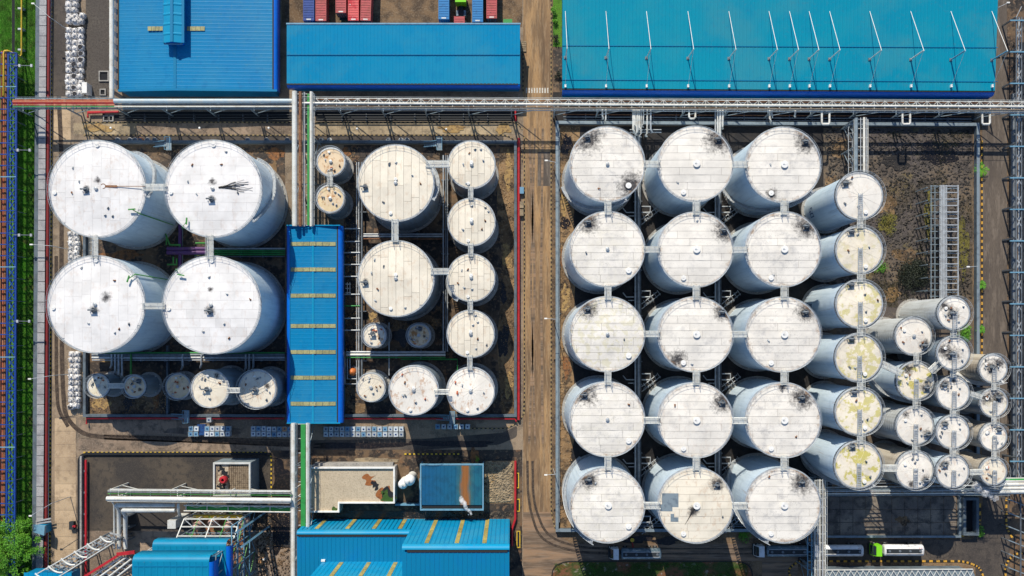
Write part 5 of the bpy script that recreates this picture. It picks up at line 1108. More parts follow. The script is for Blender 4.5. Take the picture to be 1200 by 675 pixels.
# risers between rack and grid
rn = random.Random(11)
for lb, x, xs_, yb in (('cluster of pale riser pipes leaving the main rack beside the road', 749, (-7, -5, -2.2, 0, 2.4, 5, 9.5, 13.5), 162), ('cluster of pale riser pipes above the second corridor', 844, (-3, 0, 3), 165), ('pair of thin pipes above the inner east column', 906, (-4, -1.5, 26), 148), ('single bent pipe above the road side column', 706, (0, 4), 146)):
    t = thing('riser_pipes', lb, 'pipes', *P(x, 145), 0)
    for dx in xs_:
        q = MB(); e = yb - rn.uniform(0, 16); q.tube([V(x + dx, 127, 5.6), V(x + dx, e - 3, 5.6), V(x + dx + rn.choice((-1, 1)) * rn.uniform(.5, 3), e, 5.4), V(x + dx, e + 1, 1.5)], rn.uniform(.12, .24), 8); q.build('pipe', 'pale_pipe' if rn.random() < .7 else 'galv', t)
q = 0
piperun('dark pipe run north of the grid under the main rack', [(660, 137), (1138, 139.5)], .9, [(-3, .12, 'galv_dark'), (0, .16, 'galv_dark'), (3, .1, 'rust_pipe')])
piperun('grey pipes crossing between first riser cluster and tanks', [(738, 155), (775, 155)], 1.6, [(0, .14, 'galv'), (3, .1, 'galv')])
piperun('pale pipe along the west side of the grid wall', [(655.5, 150), (655.5, 612)], .5, [(0, .12, 'galv')])
piperun('dark pipes at the south end of the grid', [(670, 616), (940, 617)], .8, [(0, .18, 'galv_dark'), (2.5, .12, 'galv_dark')])
# west compound
piperun('green and grey pipes between the giant tank pairs', [(228, 296), (334, 296)], 1.4, [(4.6, .2, 'galv'), (2.2, .18, 'green_paint'), (0, .18, 'green_paint'), (-2.4, .18, 'green_paint'), (-4.6, .12, 'galv_dark')])
piperun('purple pipes in the gap between the four giant tanks', [(196, 294), (245, 294)], 1.7, [(2.5, .42, 'purple_paint'), (-2, .5, 'purple_paint')])
piperun('purple riser run going north between giant tanks', [(211, 262), (211, 330)], 1.2, [(0, .4, 'purple_paint'), (3, .1, 'galv_dark')])
for lb, pts in (('lime green fire pipe branch northwest of the purple pipes', [(194, 274), (199, 287), (211, 287), (211, 293)]), ('lime green fire pipe branch with two risers east of the purple pipe', [(229, 285), (246, 285), (243, 278)]), ('lime green fire pipe branch southwest of the purple pipes', [(196, 310), (207, 310), (207, 303)])):
    t = thing('green_pipe', lb, 'pipe', *P(*pts[0]), 0); q = MB(); q.tube([V(a, b, 1.6) for a, b in pts], .17, 8); q.tube([V(pts[1][0] - 4, pts[1][1], 1.6), V(pts[1][0] - 4, pts[1][1] - 9, 1.6)], .15, 8); q.build('pipe', 'lime_paint', t)
for key, a0, a1, px0 in (('L0', -30, -45, 0), ('L1', -128, -142, 0), ('L2', 37, 30, 0), ('L3', 135, 128, 0)):
    x, y, h, R, tt = TOPS[key]; a = R_(a0); q = MB(); pth = [(x + R * .86 * math.cos(a), y + R * .86 * math.sin(a), h + .8), (x + (R + .25) * math.cos(a), y + (R + .25) * math.sin(a), h + .6), (x + (R + .3) * math.cos(a), y + (R + .3) * math.sin(a), 1.5)]
    t = thing('green_riser', {'L0': 'lime pipe climbing the lower right of the northwest giant tank', 'L1': 'lime pipe at the lower left rim of the scorched giant tank', 'L2': 'lime pipe at the upper right rim of the southwest giant tank', 'L3': 'lime pipe at the upper left rim of the southeast giant tank'}[key], 'pipe', pth[2][0], pth[2][1], 0)
    q.tube(pth, .09, 8); q.build('pipe', 'lime_paint', t); p = pth[0]; q = MB(); q.box(p[0] - .7, p[0] + .7, p[1] - .12, p[1] + .12, h + .75, h + 1.0, rot=a + .6); q.build('foam_chamber', 'lime_paint', t)
piperun('grey and green pipes south of the giant tanks', [(108, 418), (334, 418)], 2.0, [(4.5, .18, 'green_paint'), (2, .35, 'galv_dark'), (-1.2, .3, 'galv'), (-4, .12, 'galv')])
for i, (xx, ln) in enumerate(((131, 12), (135, 20), (139, 22), (143, 24), (153.5, 24), (214, 14), (236, 12), (288, 16), (292, 16), (297, 14))):
    t = thing('drop_pipe', ('green' if xx == 153.5 else 'grey') + ' drop pipe %s the bottom tank row' % ['left of', 'second, left of', 'third, left of', 'fourth, left of', 'beside', 'over the middle of', 'feeding the black smeared tank in', 'first of three at the east end of', 'second of three at the east end of', 'third of three at the east end of'][i], 'pipe', *P(xx, 420), 0, 'drop pipes along the bottom row of small tanks')
    q = MB(); q.tube([V(xx, 415, 2.4), V(xx, 415 + ln, 2.4), V(xx - 1.5, 415 + ln + 4, .6)], .2, 8); q.build('pipe', 'lime_paint' if xx == 153.5 else 'galv', t)
# middle compound
piperun('grey pipes running north south west of the cream tanks', [(423, 190), (423, 452)], 1.6, [(-2.5, .16, 'galv'), (1, .22, 'galv_dark'), (-5, .12, 'galv')])
piperun('grey pipes running north south west of the road side cream tanks', [(521.5, 182), (521.5, 412)], 1.8, [(-2, .16, 'galv'), (1, .2, 'galv_dark'), (3, .1, 'galv')])
piperun('pipes crossing between the two large cream tanks', [(426, 277), (520, 277)], 1.7, [(2.6, .16, 'galv'), (0, .2, 'galv'), (-3, .14, 'rust_pipe')])
piperun('thick pipe line crossing below the two small rust banded tanks', [(406, 415), (522, 415)], 2.0, [(2.5, .22, 'galv'), (-.8, .3, 'galv_pale'), (-4, .12, 'green_paint')])
piperun('green pipe line toward the last road side tanks', [(470, 421), (536, 421), (536, 436)], 1.2, [(0, .13, 'green_paint')])
for i, yy in enumerate((268, 283, 296, 310, 324, 345, 358.5, 373, 387)):
    t = thing('service_pipe', ['first', 'second', 'third', 'fourth', 'fifth', 'sixth', 'green seventh', 'eighth', 'ninth'][i] + ' short pipe from the north, leaving the east side of the blue shed', 'pipe', *P(410, yy), 0, 'short pipes leaving the blue shed')
    q = MB(); q.tube([V(400, yy, 1.8), V(422, yy, 1.8)], .15, 8); q.build('pipe', 'green_paint' if i == 6 else 'galv', t)
t = thing('valve_skid', 'small grey valve frame right of the blue shed', 'valve frame', *P(408, 340), 0)
q = MB()
for yy in (333, 338, 343): q.tube([V(405, yy, 1), V(411, yy, 1)], .13, 6)
q.tube([V(407, 331, 1), V(407, 345, 1)], .1, 6); q.tube([V(410, 331, 1), V(410, 345, 1)], .1, 6); q.build('pipes', 'pale_pipe', t)
t = thing('expansion_frame', 'nested square pipe frame in the lower left of the middle compound', 'pipe frame', *P(410, 430), 0)
q = MB()
for k in range(3): q.tube([V(404 + k * 3, 412, 1.6), V(404 + k * 3, 450 - k * 6, 1.6), V(418, 450 - k * 6, 1.6)], .12, 6)
q.tube([V(456, 378, 1.8), V(456, 440, 1.8)], .14, 6); q.build('pipes', 'galv', t)
x, y = P(414.5, 435.5); t = thing('small_vessel', 'small orange topped vessel beside the beige studded tank', 'vessel', x, y, 0)
q = MB(); q.lathe([(.85, 0), (.85, 1.8), (.6, 2.3), (.01, 2.5)], x, y, 16, sharp=False); q.build('body', 'vessel_orange', t); q = MB(); q.lathe([(1.4, 0), (1.4, .4), (.9, .45)], x, y, 20); q.build('base', 'galv_dark', t)
# red fire mains
def redpipe(label, pts, z=.7, r=.2):
    t = thing('red_pipe', label, 'fire pipe', *P(*pts[0]), 0); q = MB(); q.tube([V(a, b, z) for a, b in pts], r, 10); q.build('pipe', 'red_paint', t)
    for a, b in zip(pts, pts[1:]):
        k = int(max(abs(a[0] - b[0]), abs(a[1] - b[1])) / 25)
        for i in range(k): p = V(a[0] + (b[0] - a[0]) * (i + .5) / k, a[1] + (b[1] - a[1]) * (i + .5) / k, 0); boxi('support', 'galv_dark', t, p.x - .2, p.x + .2, p.y - .2, p.y + .2, 0, z - .15)
redpipe('red fire pipe along the south wall of the west compounds', [(101.5, 497), (101.5, 490), (333, 490.3)]); redpipe('red fire pipe along the south wall of the middle compound', [(404, 490.5), (603, 490.8), (605, 494)])
redpipe('red fire pipe along the east wall of the middle compound', [(607.8, 162), (607.8, 492)], r=.3); redpipe('red fire pipe inside the west side of the sunken basin', [(100.7, 539), (100.7, 690)], r=.26)
redpipe('red fire pipe below the west end of the main rack', [(103, 138), (103, 132), (139, 131)], r=.24)
redpipe('red fire pipe west of the main road by the rubble patch', [(604, 540), (604, 608), (600, 620), (600, 640)], r=.26)
redpipe('short red pipe at the top of the tank farm road', [(604, 128), (604, 142)], .8, .2)
# dark low things between rack and lane
piperun('dark pipes below the main rack west of the north south rack', [(140, 137.5), (342, 137.5)], .8, [(-3, .12, 'truck_dark'), (0, .14, 'truck_dark'), (3, .12, 'truck_dark')], 'truck_dark')
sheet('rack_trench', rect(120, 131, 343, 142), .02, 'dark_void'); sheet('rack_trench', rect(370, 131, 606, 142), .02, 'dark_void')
piperun('dark pipes below the main rack east of the north south rack', [(372, 137.5), (600, 137.5)], .8, [(-3, .12, 'truck_dark'), (0, .14, 'truck_dark'), (3, .12, 'truck_dark')], 'truck_dark')
sheet('lane_trench', rect(110, 159.5, 342, 166), .02, 'asphalt_dark'); sheet('lane_trench', rect(370, 159.5, 590, 166), .02, 'asphalt_dark')

# ------------------------------------------------------------------ lattice towers, bottom left
def lattice_face(par, p0, p1, z0, z1, nb, nl, mat='steel_grey_blue', w=.2, xmat='lime_paint'):
    p0 = Vector(p0); p1 = Vector(p1)
    for i in range(nb + 1): a = p0.lerp(p1, i / nb); bar('column', mat, par, (a.x, a.y, z0), (a.x, a.y, z1), w)
    for k in range(1, nl + 1):
        z = z0 + (z1 - z0) * k / nl; bar('girder', mat, par, (p0.x, p0.y, z), (p1.x, p1.y, z), w)
        for i in range(nb):
            a = p0.lerp(p1, i / nb); b = p0.lerp(p1, (i + 1) / nb); zz = z0 + (z1 - z0) * (k - 1) / nl
            bar('brace', xmat if (i + k) % 3 == 0 else mat, par, (a.x, a.y, zz if (i + k) % 2 else z), (b.x, b.y, z if (i + k) % 2 else zz), .12)
def hood(label, xa, xb, yn, ys, z, r, fl=2.2, over=.0):
    t = thing('steel_tower', label, 'tower', (xa + xb) / 2, yn, 0)
    q = MB(); eave(q, (xa, yn - r, z), (xb, yn - r, z), (0, 1, 0), r, r + fl); q.build('rounded_eave', 'hood_blue', t)
    q = MB(); corr(q, (xa, yn - r, z), (xb, yn - r, z), (xb, ys, z + .02), (xa, ys, z + .02), 1.2, .06); q.build('roof', 'hood_blue', t)
    q = MB(); eave(q, (xb - .02, ys, z), (xb - .02, yn - r, z), (1, 0, 0), .8, fl); q.build('east_cladding', 'fascia_blue', t)
    q = MB(); q.box(xa - .05, xa + .1, ys, yn - r, z - fl, z - .01); q.build('west_cladding', 'cladding_blue', t)
    q = MB(); q.box(xa + .3, xb - .3, yn - r - .9, yn - r - .7, z + .0, z + .1); q.build('sheet_lap', 'cladding_blue', t)
    return t
zA = 17.0; xa, xb = P(178.5, 0, zA)[0], P(265, 0, zA)[0]; yn = -(634 - 398) * (H - zA) / F
tA = hood('broad steel tower with blue hood over pale lattice, behind its twin', xa, xb, yn, yn - 20, zA, 1.1, 1.8)
lattice_face(tA, (xa + 3, yn - .6, 0), (xb, yn - .6, 0), .2, zA - 1.8, 3, 4); lattice_face(tA, (xb + .5, yn + 2.6, 0), (xb + .5, yn - 20, 0), .2, zA - 1.8, 5, 4, 'light_blue_steel')
lattice_face(tA, (xa + 3, yn + 2.6, 0), (xb, yn + 2.6, 0), .2, 8.5, 4, 2, 'galv_pale', .22)
for i in range(5): xx = xa + 3 + (xb - xa - 3) * i / 4; bar('girder', 'galv_pale' if i % 2 == 0 else 'lime_paint', tA, (xx, yn + 2.6, 8.5), (xx, yn - .6, 12.5), .2 if i % 2 == 0 else .12)
for k, (yy, zz) in enumerate(((yn + 2.6, 8.6), (yn + 1.3, 10.1), (yn - .2, 12.0))): bar('girder', 'galv_pale', tA, (xa + 3, yy, zz), (xb, yy, zz), .22)
for i in range(4): xx = xa + 3 + (xb - xa - 3) * i / 4; x2 = xa + 3 + (xb - xa - 3) * (i + 1) / 4; bar('brace', 'galv', tA, (xx, yn + 2.6, 8.6), (x2, yn + 1.0, 10.4), .12)
for (x_, y_) in ((xb + 2.5, yn + 1), (xb + 3.6, yn - 2)): bar('leaning_strut', 'light_blue_steel', tA, (x_ - 1.5, y_, 14), (x_, y_ + 1, 0), .4)
q = MB(); q.box(xa + 4, xb - .5, yn + 2.2, yn + 2.9, 5.5, 6.3); q.build('yellow_beam', 'yellow_paint', tA)
q = MB(); q.box(xa + 3.5, xb - .5, yn - 8, yn + 2.4, 4.6, 4.8); q.build('floor', 'rust_pipe', tA)
for i in range(4):
    x = xa + 5 + i * 3.4; t = thing('round_vessel', 'pale pink vessel inside the lattice tower, %s from its west side' % ['first', 'second', 'third', 'fourth'][i], 'vessel', x, yn + .9, 4.8, 'pink vessels in the tower')
    q = MB(); q.lathe([(.8, 4.8), (.9, 5.4), (.85, 7.2), (.4, 7.8), (.01, 7.9)], x, yn + .7 + (i % 2) * .7, 20, sharp=False); q.build('shell', 'vessel_pink', t)
zB = 22.5; xa2, xb2 = P(155, 0, zB)[0], P(245, 0, zB)[0]; yn2 = -(650 - 398) * (H - zB + 1) / F
tB = hood('blue hooded steel tower at the bottom edge, nearer the frame bottom', xa2, xb2, yn2, yn2 - 14, zB, 1.2, 3.0)
lattice_face(tB, (xa2 + .3, yn2 - .5, 0), (xb2, yn2 - .5, 0), 12, zB - 1.8, 4, 2, 'galv_pale'); lattice_face(tB, (xb2 + .6, yn2 - .5, 0), (xb2 + .6, yn2 - 12, 0), .3, zB - 2, 3, 5)
# slanting galleries in the corner
t = thing('conveyor_gallery', 'open conveyor gallery with white curved hoops and handrails, bottom left corner', 'conveyor', *P(90, 650), 0)
zc = 8.0; A1, A2 = V(120, 628.5, zc), V(44, 672, zc); B1, B2 = V(134, 635, zc), V(62, 680, zc)
for a, b in ((A1, A2), (B1, B2)): bar('handrail', 'galv_pale', t, a, b, .2); bar('lower_rail', 'galv', t, a - Vector((0, 0, 1)), b - Vector((0, 0, 1)), .14)
for i in range(6):
    f = i / 5; a = A1.lerp(A2, f); b = B1.lerp(B2, f)
    q = MB(); q.tube([a + (b - a) * k / 6 + Vector((-.5, 0, .0)) + Vector((0, -.5, 0)) * math.sin(k / 6 * PI) for k in range(7)], .2, 8); q.build('hoop', 'galv_pale', t)
    for p in (a, b): bar('column', 'galv_dark', t, (p.x, p.y, 0), (p.x, p.y, zc), .2)
for i in range(12):
    f = i / 11; a = A1.lerp(A2, f); b = B1.lerp(B2, f); bar('crossbeam', 'steel_grey_blue', t, a - Vector((0, 0, 1.4)), b - Vector((0, 0, 1.4)), .12)
for k in range(9):
    f = k / 8; a = A1.lerp(A2, f); b = B1.lerp(B2, f); bar('floor_beam', 'galv', t, a - Vector((0, 0, 3)), b - Vector((0, -.6, 3)), .3); bar('floor_brace', 'galv_pale', t, a - Vector((0, 0, 2.2)), b + (B2 - B1) * .1 - Vector((0, 0, 2.6)), .14)
for f in (.25, .5, .75): bar('walk_rail', 'galv', t, A1.lerp(B1, f) - Vector((0, 0, 2)), A2.lerp(B2, f) - Vector((0, 0, 2)), .2)
t = thing('red_gangway', 'bright red sloping pipe bridge in front of the blue tower', 'pipe', *P(120, 660), 0)
bar('beam', 'red_paint', t, V(138, 651, 7.5), V(86, 684, 7.5), .5, .4); bar('beam', 'red_paint', t, V(137, 649.5, 7.6), V(158, 647, 7.6), .7, .4)
t = thing('white_pipe_rack', 'three parallel pale pipes sloping beside the red pipe bridge', 'pipes', *P(130, 665), 0)
for k, (x0, y0, x1, y1) in enumerate(((143, 652, 96, 684), (148, 653, 103, 686), (154, 655, 112, 688), (160, 658, 122, 688))):
    bar('pipe', 'galv_pale', t, V(x0, y0, 7.0), V(x1, y1, 7.0), .2, rnd=True)
for k in range(7): a = V(143 - k * 6.5, 653 + k * 4.4, 6.6); b = V(160 - k * 6.5, 658 + k * 4.4, 6.6); bar('crossbeam', 'galv', t, a, b, .2)
a = V(28, 671, 8); b = V(84, 671, 8); t = thing('lower_canopy', 'strip of blue roof at the bottom left edge below the gallery', 'roof', a.x, a.y, 0)
q = MB(); corr(q, (a.x, a.y, 8), (b.x, b.y, 8), (b.x, b.y - 8, 8), (a.x, a.y - 8, 8), 1, .06); q.build('roof', 'roof_blue_cyan', t); q = MB(); q.box(a.x + .3, b.x - .3, a.y - 8, a.y - .2, 4, 7.9); q.build('wall', 'cladding_blue', t)
p = V(46, 621, 3); t = thing('kiosk', 'small blue kiosk tucked against the tree by the channel', 'kiosk', p.x, p.y, 0)
boxi('wall', 'cladding_blue', t, p.x - 1, p.x + 1, p.y - .9, p.y + .9, 0, 2.7); q = MB(); q.prism([(p.x - 1.4, p.y - .5), (p.x + 1.2, p.y - 1.2), (p.x + 1.4, p.y + .9), (p.x - 1.4, p.y + 1.2)], 2.7, lambda x, y: 3.1 + (x - p.x) * .15, bottom=True); q.build('roof', 'light_blue_steel', t)
t = thing('pump', 'dark pump with red valve on the basin wall', 'pump', *P(87, 615), 0)
x, y = P(86, 615); boxi('base', 'truck_dark', t, x - .5, x + .5, y - .9, y + .9, 0, .9); q = MB(); q.tube([(x + .4, y - .2, .9), (x + 1.2, y, 1.0), (x + 1.2, y, 1.8)], .22, 8); q.build('valve', 'red_paint', t)
t = thing('footbridge', 'pair of pale planks across the channel near the tree', 'footbridge', *P(50, 612), 0)
for k in range(2): bar('plank', 'coping', t, V(42, 611 + k * 3, 1.4), V(60, 607.5 + k * 3.5, 1.4), .35, .08)
# bottom right teal roof edge
a = V(968, 668.5, 5); b = V(1140, 667.5, 5); t = thing('trussed_roof', 'teal trussed roof edge at the bottom right, below the loading lane', 'roof', a.x, a.y, 0)
q = MB(); corr(q, (a.x, a.y, 4.8), (b.x, b.y, 4.8), (b.x + 6, b.y - 14, 5), (a.x, a.y - 14, 5), .8, .06); q.build('roof', 'steel_grey_blue', t)
bar('edge_beam', 'galv_pale', t, (a.x, a.y + .1, 5), (b.x, b.y + .1, 5), .22)
for i in range(24): x = a.x + (b.x - a.x) * i / 24; bar('brace', 'galv_pale', t, (x, a.y, 5.1), (x + .7, a.y - 1.2, 5.2), .12); bar('brace', 'galv_pale', t, (x + .7, a.y - 1.2, 5.2), (x + 1.38, a.y, 5.1), .12)
q = MB(); q.box(a.x + .3, b.x - .3, a.y - 14, a.y - .4, 0, 4.7); q.build('wall', 'dike_wall', t)

# ------------------------------------------------------------------ trucks, containers
def wheel(par, x, y, r=.5, w=.35):
    k = ('wheel', r, w)
    if k not in CACHE:
        q = MB(); q.tube([(0, -w / 2, 0), (0, w / 2, 0)], r, 16); q.tube([(0, -w / 2 - .01, 0), (0, w / 2 + .01, 0)], r * .5, 10, mi=1); CACHE[k] = q.mesh('wheel', ['tyre', 'galv'])
    return link_mesh('wheel', CACHE[k], par, (x, y, r))
def tanker(label, px0, px1, py, cab='truck_white', body='truck_slate', stripes=False, short=False):
    x0, y = P(px0, py, 2); x1 = P(px1, py, 2)[0]; t = thing('tanker_truck', label, 'tanker truck', x0, y, 0)
    W = 1.25
    q = MB()  # cab facing west
    pr = [(x0 + .05, .6), (x0, 1.3), (x0 + .25, 2.1), (x0 + .75, 2.85), (x0 + 1.9, 2.95), (x0 + 1.95, .6)]
    lo = [(a, y - W + .05, b) for a, b in pr]; hi = [(a, y + W - .05, b) for a, b in pr]; q.grid([lo, hi], 0, False, True); q.face(lo[::-1]); q.face(hi); q.build('cab', cab, t)
    q = MB(); q.face([(x0 - .01, y - W + .2, 1.35), (x0 + .23, y - W + .2, 2.12), (x0 + .23, y + W - .2, 2.12), (x0 - .01, y + W - .2, 1.35)]); q.face([(x0 + .26, y - W + .2, 2.16), (x0 + .7, y - W + .25, 2.83), (x0 + .7, y + W - .25, 2.83), (x0 + .26, y + W - .2, 2.16)]); 
    q.v = [(a - .03, b, c + .02) for a, b, c in q.v]; q.build('windscreen', 'glass_dark', t)
    for s in (-1, 1): boxi('mirror', 'truck_dark', t, x0 + .1, x0 + .3, y + s * (W + .15) - .12, y + s * (W + .15) + .12, 1.6, 2.3)
    boxi('bumper', 'truck_dark', t, x0 - .15, x0 + .1, y - W, y + W, .35, .75)
    boxi('chassis', 'truck_dark', t, x0 + .5, x1 - .1, y - .5, y + .5, .6, 1.05)
    n = 24; xs0, xs1 = x0 + 2.5, x1
    def ring(x, k=1): return [(x, y + W * k * math.copysign(abs(math.cos(2 * PI * j / n)) ** .75, math.cos(2 * PI * j / n)), 2.05 + .95 * k * math.copysign(abs(math.sin(2 * PI * j / n)) ** .8, math.sin(2 * PI * j / n))) for j in range(n)]
    q = MB(); q.grid([ring(xs0, .6), ring(xs0 + .08, .92), ring(xs0 + .2), ring(xs1 - .2), ring(xs1 - .08, .92), ring(xs1, .6)], 0, True, True); q.face(ring(xs0, .6)); q.face(ring(xs1, .6)[::-1]); q.build('barrel', body, t)
    q = MB(); q.box(xs0 + .35, xs1 - .7, y - .5, y + .5, 2.9, 3.05); q.build('top_tray', 'truck_dark', t)
    q = MB()
    for s in (-1, 1): q.box(xs0 + .3, xs1 - .45, y + s * .56 - .05, y + s * .56 + .05, 2.85, 3.15)
    q.build('tray_rail', body if stripes else 'galv', t)
    for i in range(4): xx = xs0 + 1 + (xs1 - xs0 - 2) * i / 3; q = MB(); q.lathe([(.28, 3.0), (.28, 3.18), (.01, 3.22)], xx, y, 14); q.build('hatch', 'galv_dark', t)
    if stripes:
        for s in (-1, 1):
            for k in range(2):
                q = MB(); xx = xs1 - .9 + k * .45 if True else 0
                q.face([(xx, y + s * 1.08, 2.62), (xx + .22, y + s * 1.08, 2.62), (xx - .18, y + s * .62, 2.98), (xx - .4, y + s * .62, 2.98)]); q.build('red_stripe', 'red_paint', t)
    for xx in ((x0 + 1.1, x0 + 3.6, x1 - 2.4, x1 - 1.1) if not short else (x0 + 1.1, x1 - 2.4, x1 - 1.1)):
        for s in (-1, 1): wheel(t, xx, y + s * (W - .2))
    return t
tanker('slate grey tanker truck with white cab parked above the grass island', 714.5, 774.5, 648.5, stripes=False)
tanker('dark tanker truck with white cab passing under the vertical rack', 884.5, 946, 645.5, body='truck_slate')
tanker('white tanker with red rear stripes just east of the vertical rack', 948, 1010.5, 645, cab='truck_white', body='truck_white', stripes=True)
tanker('white tanker with lime green cab and red rear stripes', 1021.5, 1081, 644.5, cab='truck_green', body='truck_white', stripes=True)
def container(label, px0, px1, py1, L, mat, rot=0., zb=1.2, trailer=True, dark=False):
    W_ = 2.44; z1 = zb + 2.6; x0, ys = P(px0, py1, z1); x1 = P(px1, py1, z1)[0]; W_ = x1 - x0; cx = (x0 + x1) / 2
    t = thing('shipping_container', label, 'container', cx, ys, zb); yn = ys + L
    q = MB()
    k = int(L / .55)
    for i in range(k):
        ya = ys + .15 + (L - .3) * i / k; yb = ya + (L - .3) / k
        q.box(x0 + .1, x1 - .1, ya, ya + (yb - ya) * .55, z1 - .1, z1 - .02)
        for s, xx in ((-1, x0), (1, x1)): q.box(min(xx, xx - s * .08), max(xx, xx - s * .08), ya, ya + (yb - ya) * .55, zb + .15, z1 - .15)
    q.box(x0 + .08, x1 - .08, ys + .06, yn - .06, zb + .1, z1 - .07); q.build('panels', mat, t)
    q = MB()
    for xx in (x0, x1 - .14):
        for zz in (zb, z1 - .14): q.box(xx, xx + .14, ys + .002, yn, zz, zz + .14)
        q.box(xx, xx + .14, ys, ys + .14, zb, z1 + .002); q.box(xx, xx + .14, yn - .14, yn, zb, z1 + .002)
    q.box(x0 + .14, x1 - .14, ys + .001, ys + .12, z1 - .13, z1 + .001); q.box(x0 + .14, x1 - .14, ys + .001, ys + .12, zb, zb + .13); q.build('frame', mat, t)
    q = MB(); q.box(cx - .5, cx + .5, ys + .15, ys + .4, z1 - .03, z1 + .01); q.build('lock_plate', 'galv_pale', t)
    q = MB()
    for xx in (cx - .75, cx - .25, cx + .25, cx + .75): q.tube([(xx, ys - .03, zb + .1), (xx, ys - .03, z1 - .1)], .03, 6)
    q.build('door_bars', 'galv', t)
    objs = [t]
    if trailer:
        u = thing('container_trailer', 'dark flat trailer under the ' + label.split(',')[0].replace('shipping container', 'container'), 'trailer', cx, ys, 0); objs.append(u)
        q = MB(); q.box(x0 + .3, x1 - .3, ys - .5, yn, zb - .35, zb - .02); q.build('bed', 'truck_dark', u)
        for yy in (ys + 1.2, ys + 2.5, yn - 3):
            for xx in (x0 + .35, x1 - .35):
                w_ = wheel(u, xx, yy); w_.rotation_euler = (0, 0, PI / 2)
    if rot:
        for o in objs: o.rotation_euler = (0, 0, rot)
    return t
container('navy blue shipping container, westmost at the top', 355.2, 368.2, 24, 12.2, 'cont_navy')
container('dull red shipping container beside the navy one', 369.7, 382.3, 24.5, 12.2, 'cont_red')
container('ribbed brick red shipping container set back behind the row', 393.2, 405.5, 15, 12.2, 'cont_red')
container('bright faded red shipping container with a white smear', 407.8, 420.3, 24, 12.2, 'cont_faded')
container('dusty red shipping container leaning beside the bright one', 422, 434.2, 24, 12.2, 'cont_red', rot=-.035)
container('bright blue shipping container, west of the green lorry', 513.7, 526.3, 22.5, 12.2, 'cont_blue')
container('mid blue shipping container east of the green lorry', 553.3, 566, 25.5, 12.2, 'cont_blue')
container('red shipping container, eastmost of the top row', 570, 582.3, 21.5, 12.2, 'cont_red')
p = V(540, 9, 2); t = thing('lorry', 'lorry with pale lime cab between blue containers', 'lorry', p.x, p.y, 0)
q = MB(); q.box(p.x - 1.2, p.x + 1.2, p.y + .9, p.y + 3.1, .6, 2.9); q.box(p.x - 1.1, p.x + 1.1, p.y + .8, p.y + .9, .6, 1.8); q.build('cab', 'truck_green', t)
boxi('chassis', 'truck_dark', t, p.x - .5, p.x + .5, p.y - 4, p.y + 1, .6, 1); boxi('fuel_tank', 'truck_slate', t, p.x - 1.1, p.x - .6, p.y - 1.4, p.y - .2, .5, 1.1); boxi('battery_box', 'truck_slate', t, p.x + .6, p.x + 1.1, p.y - 1.4, p.y - .2, .5, 1.1)
boxi('windscreen', 'glass_dark', t, p.x - 1.05, p.x + 1.05, p.y + 3.1, p.y + 3.13, 1.7, 2.7)
for yy in (p.y + 2, p.y - 1.6, p.y - 2.8):
    for s in (-1, 1): w_ = wheel(t, p.x + s * .95, yy); w_.rotation_euler = (0, 0, PI / 2)
container('short red container end behind the lime lorry cab', 532, 544.5, 30.5, 2.2, 'cont_red', zb=1.1, trailer=False)
p = V(595, 26.5, 1.5); t = thing('skip', 'small green skip beyond the warehouse corner', 'skip', p.x, p.y, 0); boxi('body', 'green_paint', t, p.x - 1, p.x + 1, p.y - .8, p.y + .8, .1, 1.5); boxi('rim', 'lime_paint', t, p.x - 1.1, p.x + 1.1, p.y - .9, p.y - .7, 1.5, 1.6)
p = V(612, 55, 0); t = thing('pallet', 'wooden pallet at the east end of the low warehouse', 'pallet', p.x, p.y, 0)
for i in range(6): boxi('plank', 'slab_sand', t, p.x - .9, p.x + .9, p.y - 1.1 + i * .4, p.y - .8 + i * .4, .2, .25)

# ------------------------------------------------------------------ bulk bags, totes, drums
def bag_mesh(seed, open_=False):
    rn = random.Random(seed); q = MB(); n = 16; rows = []
    for i in range(8):
        t = i / 7; z = -.0 + 1.05 * t; k = (1 - abs(2 * t - .9) ** 4 * .35)
        if i == 7: k = .35
        rows.append([(.55 * k * math.copysign(abs(math.cos(2 * PI * j / n)) ** .6, math.cos(2 * PI * j / n)) * (1 + rn.uniform(-.06, .06)), .55 * k * math.copysign(abs(math.sin(2 * PI * j / n)) ** .6, math.sin(2 * PI * j / n)) * (1 + rn.uniform(-.06, .06)), z + rn.uniform(-.03, .03)) for j in range(n)])
    q.grid(rows, 0, True, True)
    if open_: q.lathe([(.4, 1.0), (.36, 1.08), (.01, 1.07)], 0, 0, 12, 1)
    else: q.lathe([(.2, 1.02), (.14, 1.22), (.18, 1.3), (.01, 1.3)], rn.uniform(-.1, .1), rn.uniform(-.1, .1), 10)
    for sx_ in (-1, 1):
        for sy_ in (-1, 1): q.tube([(sx_ * .42, sy_ * .3, .98), (sx_ * .36, sy_ * .33, 1.2), (sx_ * .3, sy_ * .42, .98)], .035, 4)
    return q.mesh('bulk_bag', ['bag_white', 'bag_mouth'])
ORD = ['first', 'second', 'third', 'fourth', 'fifth', 'sixth', 'seventh', 'eighth', 'ninth', 'tenth', 'eleventh', 'twelfth', 'thirteenth', 'fourteenth', 'fifteenth']
BM = [bag_mesh(i) for i in range(4)]; BO = [bag_mesh(9, True)]
rn = random.Random(21)
def bag(px_, py_, lb, dark=False, z=0, s=None):
    p = V(px_, py_, .8 + z); o = bpy.data.objects.new('bulk_bag', rn.choice(BO if dark else BM)); C.objects.link(o)
    o.location = (p.x, p.y, z); o.rotation_euler = (0, 0, rn.uniform(-.25, .25)); k = s or rn.uniform(1.12, 1.38); o.scale = (k, k * rn.uniform(.92, 1.06), rn.uniform(.95, 1.2)); tag(o, lb, 'bulk bag', 'white bulk bags stacked beside the tar road')
